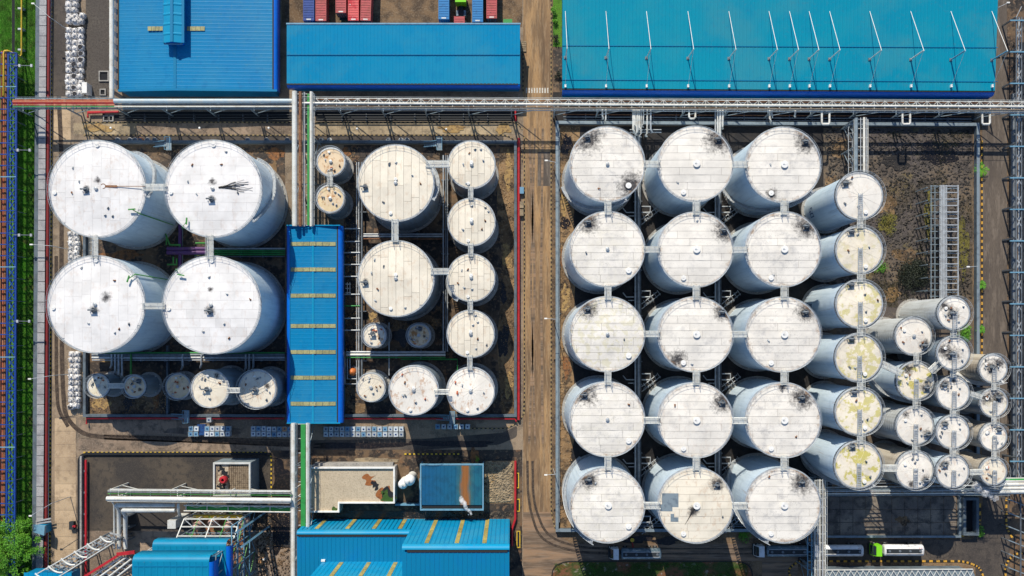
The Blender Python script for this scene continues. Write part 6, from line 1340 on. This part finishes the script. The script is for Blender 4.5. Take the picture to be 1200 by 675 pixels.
for r in range(12):
    for c_ in range(3):
        y = 36 + r * 6.7 + rn.uniform(-.8, .8); dk = (c_ == 1 and r in (6, 7, 8, 10, 11)) or (c_ == 2 and r in (3, 4, 5)) 
        bag(80.5 + c_ * 6.9 + rn.uniform(-.8, .8), y, ('dark mouthed bulk bag, %s from the north, %s file of the long northern stack' if dk else 'white bulk bag, %s from the north, %s file of the long northern stack') % (ORD[r], ('west', 'middle', 'east')[c_]), dk)
for r in range(6):
    for c_ in range(2 + (r in (4, 5))):
        bag(80.5 + c_ * 7.5 + rn.uniform(-1, 1), -8 + r * 6.6, 'white bulk bag, %s row, %s file of the loose pile at the top edge' % (ORD[r], ('west', 'middle', 'east')[c_]))
bag(84, 22, 'large slumped white bag between the northern stacks, west one of two', s=1.8); bag(89, 24.5, 'large slumped white bag between the northern stacks, east one of two', s=1.7)
for r in range(10):
    for c_ in range(2): bag(84 + c_ * 6.4 + rn.uniform(-.8, .8), 415 + r * 6.7, 'white bulk bag, %s from the north, %s file of the southern stack' % (ORD[r], ('west', 'east')[c_]))
bag(83, 477, 'dark mouthed bag at the south tip of the southern stack', True); bag(88, 475, 'pale bag at the south tip of the southern stack')
for r in range(7):
    for c_ in range(2): bag(83 + c_ * 6.5 + rn.uniform(-1, 1), 274 + r * 5.6, 'white bulk bag heaped between the western giant tanks, %s row, %s side' % (ORD[r], ('west', 'east')[c_]))
def ibc_mesh(top, body='ibc_white'):
    q = MB(); q.box(-.5, .5, -.6, .6, 0, .14, 2); q.box(-.47, .47, -.57, .57, .15, 1.12, 0); q.box(-.44, .44, -.54, .54, 1.12, 1.15, 1)
    for i in range(5):
        u = -.5 + i * .25; q.box(u - .015, u + .015, -.61, -.58, .1, 1.15, 2); q.box(u - .015, u + .015, .58, .61, .1, 1.15, 2)
        v = -.6 + i * .3; q.box(-.52, -.49, v - .015, v + .015, .1, 1.15, 2); q.box(.49, .52, v - .015, v + .015, .1, 1.15, 2)
    for zz in (.5, .85, 1.15):
        q.box(-.52, .52, -.62, -.585, zz, zz + .03, 2); q.box(-.52, .52, .585, .62, zz, zz + .03, 2); q.box(-.525, -.49, -.6, .6, zz, zz + .03, 2); q.box(.49, .525, -.6, .6, zz, zz + .03, 2)
    q.lathe([(.2, 1.15), (.2, 1.22), (.01, 1.24)], 0, 0, 12, 3)
    return q.mesh('tote', [body, top, 'galv', 'tarp_blue' if top != 'tarp_blue' else 'black_paint'])
IM = [ibc_mesh('ibc_white'), ibc_mesh('ibc_blue'), ibc_mesh('ibc_white', 'galv_pale'), ibc_mesh('ibc_blue', 'ibc_blue'), ibc_mesh('wood')]
def tote(px_, py_, lb, k=None, g='bulk liquid totes lined up beside the road'):
    p = V(px_, py_, 1.1); o = bpy.data.objects.new('liquid_tote', IM[k if k is not None else rn.choice((0, 0, 0, 1, 2, 2))]); C.objects.link(o)
    o.location = (p.x, p.y, 0); o.rotation_euler = (0, 0, rn.uniform(-.08, .08)); o.scale = (1.02, .9, 1.1); tag(o, lb, 'liquid tote', g)
for r, y in enumerate((502.3, 508.5)):
    for i, x in enumerate((224, 230.3, 243, 249, 255, 261.2, 267.5)):
        tote(x - r * .5, y, 'tote beside the blue tarpaulin, %s row, %s from the west' % (('north', 'south')[r], ORD[i]), 1 if rn.random() < .25 else None)
    for i in range(8 if r == 0 else 8):
        x = 297 + i * 6.1
        if x < 341: tote(x, y + (.6 if i > 2 else 0), 'tote just west of the green belt rack, %s row, %s from the west' % (('north', 'south')[r], ORD[i]), 4 if (r == 0 and i == 6) else None)
    for i in range(8 + 7):
        x = 382 + i * 6.3; tote(x, y + .5, 'tote in the long group east of the green belt rack, %s row, %s' % (('north', 'south')[r], ORD[i]), 3 if (r == 0 and i == 11) else None)
for i in range(6): tote(513 + i * 7, 500, 'tote in the short line near the main road, %s from the west' % ORD[i], 3 if i in (0, 3) else None)
p = V(236.5, 503.5, .6); q = MB(); q.box(-.9, .9, -1.2, 1.2, 0, 1.0); o = q.build('tarpaulin', 'tarp_blue', org=(0, 0, 0)); o.location = (p.x, p.y, 0); tag(o, 'dark blue tarpaulin covered crate between totes', 'tarpaulin')
tote(245, 492, 'single tote with red cap alone beside the wall frames', 0)
for (x, lb) in ((137.5, 'round white drum at the west end of the dark lane trench'), (152, 'square topped white drum beside a rusty drum'), (158, 'grey drum next to the rusty orange drum'), (164.3, 'rusty orange drum in the trench row'), (172.5, 'pale drum with dark lid east of the orange drum'),
                (181, 'grey drum beside the blue pipes'), (290, 'round white drum in the trench above the scorched giant tank'), (312, 'blue rimmed drum west of the pipe rack'), (336.5, 'empty hooped drum touching the pipe rack'), (376.5, 'white box shaped drum just east of the pipe rack'), (386, 'white domed drum above the orange roofed tank'),
                (455, 'white drum with black cross top in the trench'), (470, 'low white fitting box, west half of a pair'), (477, 'taller white fitting box, east half of a pair')):
    x_, y_ = P(x, 164, .9); t = thing('drum', lb, 'drum', x_, y_, 0); q = MB(); q.lathe([(.55, 0), (.58, .3), (.55, .6), (.58, .85), (.5, .95)], x_, y_, 16, sharp=False); q.build('body', 'vessel_orange' if 'orange drum in' in lb else 'bag_white', t)
    q = MB(); q.lathe([(.5, .93), (.28, .93), (.26, .8), (.01, .8)], x_, y_, 14); q.build('lid', 'galv_pale' if 'domed' in lb else 'galv_dark', t)
for i, (x, y, mt, lb) in enumerate(((611, 223, 'ibc_blue', 'small pale blue cabinet beside the main road'), (611, 240, 'slab_sand', 'beige crate, upper of two by the road'), (611, 249, 'slab_sand', 'beige crate, lower of two by the road'), (103, 105, 'white_paint', 'white cabin roof at the edge of the gravel lot'))):
    x_, y_ = P(x, y, .8); hh = .8 if i < 3 else 2.2; wx, wy = ((.5, .7), (.45, .7), (.45, .7), (.5, 1.15))[i]
    t = thing('crate' if i < 3 else 'cabin', lb, 'crate' if i < 3 else 'cabin', x_, y_, 0); boxi('body', mt, t, x_ - wx, x_ + wx, y_ - wy, y_ + wy, 0, hh); boxi('lid', 'white_paint' if i == 3 else mt, t, x_ - wx - .04, x_ + wx + .04, y_ - wy - .04, y_ + wy + .04, hh, hh + .08)
for lb, r in (('square concrete pit in the gravel lot by the duct', (117, 84, 127.5, 95)), ('smaller square concrete pit in the gravel lot', (118, 105, 124, 111.5)), ('small concrete pit under the red pipe end', (122, 136, 128, 142)), ('second small concrete pit beside the first, under the rack', (128.5, 136, 133, 142))):
    a = P(r[0], r[3]); b = P(r[2], r[1]); t = thing('pit', lb, 'pit', (a[0] + b[0]) / 2, (a[1] + b[1]) / 2, 0); q = MB(); ribbon(q, [(a[0], a[1]), (b[0], a[1]), (b[0], b[1]), (a[0], b[1])], .25, 0, .3, True); q.build('rim', 'dike_pale', t)
    boxi('opening', 'dark_void', t, a[0] + .12, b[0] - .12, a[1] + .12, b[1] - .12, .02, .05)
# wall crossover stairs (nested frames)
for lb, x, y in (('blue grey crossover steps over the south west dike wall', 216, 488), ('blue grey crossover steps over the south middle dike wall', 527, 489), ('crossover steps north of the scorched giant tank', 195, 169), ('crossover steps north of the first road side tank', 512, 169)):
    p = V(x, y, 1.3); t = thing('crossover_steps', lb, 'steps', p.x, p.y, 0)
    for i in range(6): boxi('tread', 'steel_grey_blue', t, p.x - 3 + i * .5, p.x - 2.6 + i * .5, p.y - .5, p.y + .5, .25 + i * .2, .3 + i * .2)
    boxi('platform', 'steel_grey_blue', t, p.x, p.x + 1.2, p.y - 1.4, p.y + 1.4, 1.45, 1.5)
    q = MB(); q.tube([(p.x - 3, p.y + .55, 1.2), (p.x, p.y + .55, 2.4), (p.x, p.y + 1.4, 2.4), (p.x + 1.2, p.y + 1.4, 2.4), (p.x + 1.2, p.y - 1.4, 2.4), (p.x, p.y - 1.4, 2.4), (p.x, p.y - .55, 2.4), (p.x - 3, p.y - .55, 1.2)], .05, 6); q.build('handrail', 'light_blue_steel', t)
# lamp posts
def lamp(label, bx_, by_, hx, hy, h=7.5):
    b = V(bx_, by_, 0); e = V(hx, hy, h); t = thing('street_lamp', label, 'street lamp', b.x, b.y, 0)
    bar('pole', 'galv', t, b, (b.x, b.y, h - .1), .08, rnd=True); bar('arm', 'galv', t, (b.x, b.y, h - .15), e, .05, rnd=True)
    q = MB(); q.box(e.x - .4, e.x + .25, e.y - .14, e.y + .14, h - .1, h + .06); q.build('lamp_head', 'white_paint', t)
for l_ in (('street lamp reaching over the main road beside the first tank row', 651, 190, 640.5, 188), ('street lamp over the main road beside the third tank row', 650.5, 374, 640, 373.2), ('street lamp over the main road beside the fifth tank row', 650.5, 556, 640, 556.5),
           ('lamp above the grass at the northwest corner', 58, 20, 39, 4), ('lamp over the grass west of the southern bags', 62, 440, 35, 444), ('lamp over the grass beside the northwest giant tank', 60, 288, 37, 286.5), ('lamp with tilted arm beside the corner tree', 60, 590, 36, 604.5),
           ('lamp reaching over the east road at the top right', 1171, 8, 1182, 3), ('lamp post beside the scrub field east wall', 1146, 312, 1135, 312.5)):
    # arm tip is seen above its base: shift the base to the foot of the post
    k = (H - 7.5) / H; hx = l_[3]; hy = l_[4]; bx_ = 600 + (l_[1] - 600) * k; by_ = 398 + (l_[2] - 398) * k; lamp(l_[0], bx_, by_, hx, hy)
for i, (x, y) in enumerate(((35, 176), (36.5, 275.5), (34.5, 376.5), (37, 77))):
    t = thing('side_arm', ['first', 'second', 'third', 'northernmost'][i] + ' twin lamp arm on the blue trestle beside the grass', 'lamp', *P(x, y), 0, 'twin lamp arms on the trestle'); z_ = 5
    bar('arm', 'galv_dark', t, V(16, y - .4, z_), V(x, y, z_), .14)
    for xx in (x, x - 14): p = V(xx, y, z_); boxi('lamp_head', 'galv', t, p.x - .22, p.x + .22, p.y - .3, p.y + .3, z_ - .1, z_ + .15)
for i, (x, y) in enumerate(((130, 150), (234, 150), (315, 150), (418.5, 151), (523, 151.5))):
    p = V(x, y, 4); t = thing('lamp_post', 'short white headed lamp post in the paved lane, %s from the west' % ['first', 'second', 'third', 'fourth', 'fifth'][i], 'lamp post', p.x, p.y, 0, 'short lamp posts along the paved lane')
    bar('pole', 'galv_dark', t, (p.x, p.y, 0), (p.x, p.y, 4), .05, rnd=True); q = MB(); q.lathe([(.1, 4), (.24, 4.1), (.2, 4.25), (.01, 4.3)], p.x, p.y, 10); q.build('lamp_head', 'white_paint', t)
# tank numerals on two slim tanks
def numeral(txt, key, ang, z, size=1.5):
    x, y, h, R, t = TOPS[key]; q = MB()
    segs = {'0': 'abcdef', '1': 'bc', '3': 'abgcd', '5': 'afgcd', '8': 'abcdefg', 'E': 'afged', 'F': 'afge', 'C': 'afed', 'D': 'abcdef'}
    W_, H_ = size * .5, size
    S7 = {'a': (0, H_, W_, H_), 'b': (W_, H_ / 2, W_, H_), 'c': (W_, 0, W_, H_ / 2), 'd': (0, 0, W_, 0), 'e': (0, 0, 0, H_ / 2), 'f': (0, H_ / 2, 0, H_), 'g': (0, H_ / 2, W_, H_ / 2)}
    for i, ch in enumerate(txt):
        for sg in segs[ch]:
            x0, z0, x1, z1 = S7[sg]; e = .11
            u0, u1, v0, v1 = min(x0, x1) - e, max(x0, x1) + e, min(z0, z1) - e, max(z0, z1) + e
            for k in range(3):
                a0 = ang + (u0 + (u1 - u0) * k / 3 + i * W_ * 1.6) / R; a1 = ang + (u0 + (u1 - u0) * (k + 1) / 3 + i * W_ * 1.6) / R; r = R + .015
                q.face([(x + r * math.cos(a0), y + r * math.sin(a0), z + v0), (x + r * math.cos(a1), y + r * math.sin(a1), z + v0), (x + r * math.cos(a1), y + r * math.sin(a1), z + v1), (x + r * math.cos(a0), y + r * math.sin(a0), z + v1)])
    q.build('painted_numeral', 'tarp_blue', t)
numeral('50', 'D0', R_(183), 3.4); numeral('FF', 'D2', R_(175), 3.4)

# ------------------------------------------------------------------ vegetation
def leaves(q, cx, cy, cz, r, n, size, rn, sq=.7, hollow=.35):
    for _ in range(n):
        d = Vector((rn.gauss(0, 1), rn.gauss(0, 1), rn.gauss(0, 1) * sq)).normalized() * r * (hollow + (1 - hollow) * rn.random() ** .5)
        p = Vector((cx, cy, cz)) + Vector((d.x, d.y, d.z * sq)); a = Vector((rn.uniform(-1, 1), rn.uniform(-1, 1), rn.uniform(-.4, .6))).normalized(); b = a.cross(Vector((rn.uniform(-1, 1), rn.uniform(-1, 1), 1))).normalized()
        s_ = size * rn.uniform(.6, 1.4); q.face([p, p + a * s_ + b * s_ * .35, p + a * s_ * 1.9, p + a * s_ - b * s_ * .35])
rn = random.Random(5)
tx, ty = P(27, 640, 0); tr = thing('tree', 'bright green leafy tree covering the trestle in the bottom left corner', 'tree', tx, ty, 0)
q = MB(); q.tube([(tx, ty, 0), (tx + .3, ty + .2, 2.5), (tx + .1, ty, 4.5)], .35, 10); lim = []
cr = MB()
for i in range(34):
    a = rn.uniform(0, 2 * PI); rr = rn.uniform(.6, 6.2); e = Vector((tx - 1.6 + rr * math.cos(a), ty + .4 + rr * math.sin(a) * 1.12, rn.uniform(4.2, 7.8) - rr * .25)); q.tube([(tx + .1, ty, 3.6 + rn.random()), ((tx + e.x) / 2, (ty + e.y) / 2, 5), e[:]], .09, 5)
    leaves(cr, e.x, e.y, e.z, rn.uniform(1.3, 2.0), 560, .18, rn)
for i in range(80):
    a = rn.uniform(0, 2 * PI); rr = rn.uniform(3.0, 7.6); leaves(cr, tx - 1.6 + rr * math.cos(a), ty + .4 + rr * math.sin(a) * 1.1, rn.uniform(3.2, 6), rn.uniform(.6, 1.1), 170, .17, rn)
q.build('trunk', 'bark', tr); cr.build('crown', 'foliage', tr)
def shrub(label, px_, py_, r, mat='foliage', n=260, h=1.2, size=.16, name='shrub', clumps=5, spread=.8):
    x, y = P(px_, py_, h / 2); r *= 1 / S; t = thing(name, label, name, x, y, 0); q = MB(); q.tube([(x, y, 0), (x + .05, y, h * .5)], .05, 5); q.build('stem', 'bark', t); q = MB()
    for i in range(clumps): a = rn.uniform(0, 6.28); d = r * spread * math.sqrt(rn.random()); leaves(q, x + d * math.cos(a), y + d * math.sin(a), h * rn.uniform(.35, .8), r * rn.uniform(.35, .6), n // clumps, size, rn)
    q.build('crown', mat, t)
def palm(label, px_, py_, r=1.2, mat='foliage'):
    x, y = P(px_, py_, 1); t = thing('palm_shrub', label, 'palm', x, y, 0); q = MB(); q.tube([(x, y, 0), (x, y, .9)], .1, 6); q.build('trunk', 'bark', t); q = MB()
    for i in range(13):
        a = 2 * PI * i / 13 + rn.uniform(-.15, .15); L = r * rn.uniform(.75, 1.1)
        for j in range(9):
            f = (j + 1) / 10; c = Vector((x + L * f * math.cos(a), y + L * f * math.sin(a), .95 + .5 * math.sin(f * 2.4) - .3 * f))
            for s in (-1, 1): d = Vector((-math.sin(a) * s + math.cos(a) * .7, math.cos(a) * s + math.sin(a) * .7, -.25)).normalized() * L * .26; w_ = Vector((math.cos(a), math.sin(a), 0)) * .07; q.face([c - w_, c + w_, c + d])
    q.build('fronds', mat, t)
palm('broad palm shrub by the east wall near the top of the road', 1150, 199, 1.7)
palm('small palm shrub beside the wall east of the steel gallery', 1149.5, 334, 1.1); palm('small palm by the kerb beside the ribbed grey tank', 1149, 386, 1.1)
shrub('bushy green shrub east of the grey ribbed tank', 1132, 390, 9, n=700, clumps=9); shrub('green weeds south east of the grey ribbed tank', 1128, 399, 6, n=300)
shrub('large blackish green bush in the scrub field', 1072, 322, 17, 'foliage_dark', n=5200, h=2.2, clumps=40, name='bush', size=.2); shrub('leafy green weed beside the second slim tank', 1031, 312, 10, 'foliage', n=420, clumps=9, h=.8)
shrub('yellow green bush patch west of the steel gallery', 1041, 262, 12, 'foliage_yellow', n=700, clumps=14, h=.6, name='bush'); shrub('dark green shrub at the bend kerb beside the dark pit', 1149, 622, 6, n=420, clumps=6)
shrub('creeping green weeds between the fifth row tanks at the south wall', 873, 627, 9, 'foliage', n=500, clumps=8, h=.6); shrub('dark shrub at the top of the verge beside the warehouse', 651, 12, 5, n=300, h=2); shrub('green clump in the verge near the warehouse corner', 651, 24, 4, n=220); shrub('black green shrub on the verge beside the road', 652, 45, 4.5, 'foliage_dark', n=260); shrub('black green shrub at the south end of the verge', 652, 88, 4.5, 'foliage_dark', n=260)
shrub('green tuft by the corner of the moss roof building', 560, 538, 2.5, n=60)
x, y = P(26, 20)
def scatter(name, label, boxes, mat, n, size, hmax, cat):
    q = MB()
    for (x0, y0, x1, y1, k, test) in boxes:
        for _ in range(int(n * k)):
            px_, py_ = rn.uniform(x0, x1), rn.uniform(y0, y1)
            if test and not test(px_, py_): continue
            x, y = P(px_, py_); h = rn.uniform(.3, 1) * hmax; a = rn.uniform(0, 2 * PI)
            for j in range(3):
                b = a + j * 2.1; s_ = size * rn.uniform(.5, 1.2); q.face([(x, y, .01), (x + s_ * math.cos(b) - .04, y + s_ * math.sin(b) + .04, h), (x + s_ * math.cos(b) * 1.2, y + s_ * math.sin(b) * 1.2, h * .9)])
    o = q.build(name, mat, kind='stuff'); tag(o, label, cat); return o
M('grass_blade', (.09, .34, .02), .8, layers=[(.12, .42, .6, (.04, .14, .012), .8), (.5, .5, .62, (.09, .15, .02), .7), (.3, .6, .68, (.13, .1, .04), .7)])
scatter('grass', 'green grass blades covering the strip beside the blue trestle', [(0, -5, 46, 62, .16, lambda a, b: not 13.5 < a < 18), (18, 62, 45, 680, 1, None)], 'grass_blade', 42000, .16, .32, 'grass')
scatter('island_grass', 'patchy grass and weeds on the red soil island', [(650, 660, 876, 690, 1, lambda a, b: math.sin(a * .11) + math.sin(a * .05 + b * .2) > -.3)], 'grass_blade', 7000, .16, .3, 'grass')
M('weed_yellow', (.15, .125, .035), .85, layers=[(.3, .42, .6, (.08, .11, .015), .8), (.8, .5, .62, (.05, .045, .02), .7)])
def wt(a, b): return (math.sin(a * .12 + 1) + math.sin(b * .09) + math.sin((a + b) * .05) > .9) or (1124 < a and b > 230) or (1076 < a < 1090 and 210 < b < 300) or (1020 < a < 1038 and 300 < b < 330)
scatter('field_weeds', 'yellow green weeds scattered over the dark scrub field', [(1020, 155, 1139, 352, 1, wt), (1020, 330, 1052, 360, .1, None)], 'weed_yellow', 15000, .17, .3, 'weeds')
M('clod', (.03, .027, .026), .95, layers=[(1, .45, .6, (.1, .085, .07), .8)])
def clods(name, label, boxes, mat, n, s0, s1):
    q = MB()
    for (x0, y0, x1, y1, k) in boxes:
        for _ in range(int(n * k)):
            x, y = P(rn.uniform(x0, x1), rn.uniform(y0, y1)); r = rn.uniform(s0, s1); h = r * rn.uniform(.4, .9); m_ = 5; ph = rn.uniform(0, 6)
            b = [(x + r * rn.uniform(.7, 1.2) * math.cos(ph + 2 * PI * j / m_), y + r * rn.uniform(.7, 1.2) * math.sin(ph + 2 * PI * j / m_), 0) for j in range(m_)]; tp = (x + rn.uniform(-.3, .3) * r, y + rn.uniform(-.3, .3) * r, h)
            for j in range(m_): q.face([b[j], b[(j + 1) % m_], tp])
    o = q.build(name, mat, kind='stuff'); tag(o, label, 'rubble'); return o
clods('field_clods', 'dark clods and stones strewn over the scrub field', [(968, 152, 1138, 352, 1)], 'clod', 5200, .12, .42)
clods('rubble', 'pale rubble and soil heap beside the teal canopy', [(569, 542, 600, 588, 1), (975, 230, 1030, 240, .05)], 'slab_sand', 1300, .12, .5)
clods('compound_stones', 'loose stones and debris on the compound floors', [(656, 150, 670, 610, .4), (586, 175, 603, 480, .3), (104, 170, 330, 180, .1), (405, 172, 420, 480, .2), (104, 462, 195, 484, .15), (430, 374, 520, 385, .1)], 'brown_soil', 3000, .08, .28)
clods('plant_yard_debris', 'dark scattered debris around the plant yard', [(300, 600, 340, 675, 1), (470, 600, 600, 606, .3)], 'oily_soil', 700, .1, .35)
for i, (x, y, mt) in enumerate(((307, 652, 'wood'), (305.5, 659.5, 'wood'), (300, 585, 'white_paint'), (309, 655, 'white_paint'))):
    p = V(x, y, .5); t = thing('crate', ['orange wooden crate, upper one in the shadow by the lattice towers', 'orange wooden crate, lower one in the shadow by the lattice towers', 'small white box in shadow right of the tiled building', 'small white box beside the orange crates'][i], 'crate', p.x, p.y, 0)
    s_ = .45 if i < 2 else .25; boxi('body', mt, t, p.x - s_, p.x + s_, p.y - s_, p.y + s_, 0, .6); [boxi('slat', mt, t, p.x - s_ - .03, p.x + s_ + .03, p.y - s_ + k * s_ * .8, p.y - s_ + k * s_ * .8 + s_ * .4, .6, .65) for k in range(3)]
p = V(741, 633, 1.5); t = thing('yellow_valve_stand', 'yellow and red valve stand above the slate tanker', 'valve stand', p.x, p.y, 0)
q = MB(); q.tube([(p.x, p.y, 0), (p.x, p.y, 1.4)], .12, 8); q.lathe([(.4, 1.4), (.45, 1.5), (.01, 1.5)], p.x, p.y, 12); q.build('stand', 'yellow_paint', t); q = MB(); q.tube([(p.x, p.y, .6), (p.x + .4, p.y - 2.2, .6)], .13, 8); q.build('hose', 'red_paint', t)
for lb, x, y, L, hor in (('black open trench segment west of the road, upper', 606, 563, 17, 0), ('black open trench segment west of the road, lower', 607, 592, 14, 0), ('black open trench segment near the bottom edge', 607.5, 632, 19, 0)):
    a = P(x - 1.7, y + L / 2); b = P(x + 1.7, y - L / 2); t = thing('trench', lb, 'trench', (a[0] + b[0]) / 2, (a[1] + b[1]) / 2, 0); boxi('opening', 'dark_void', t, a[0], b[0], a[1], b[1], .01, .05)
    q = MB(); ribbon(q, [(a[0], a[1]), (b[0], a[1]), (b[0], b[1]), (a[0], b[1])], .2, 0, .12, True); q.build('rim', 'yellow_paint', t)
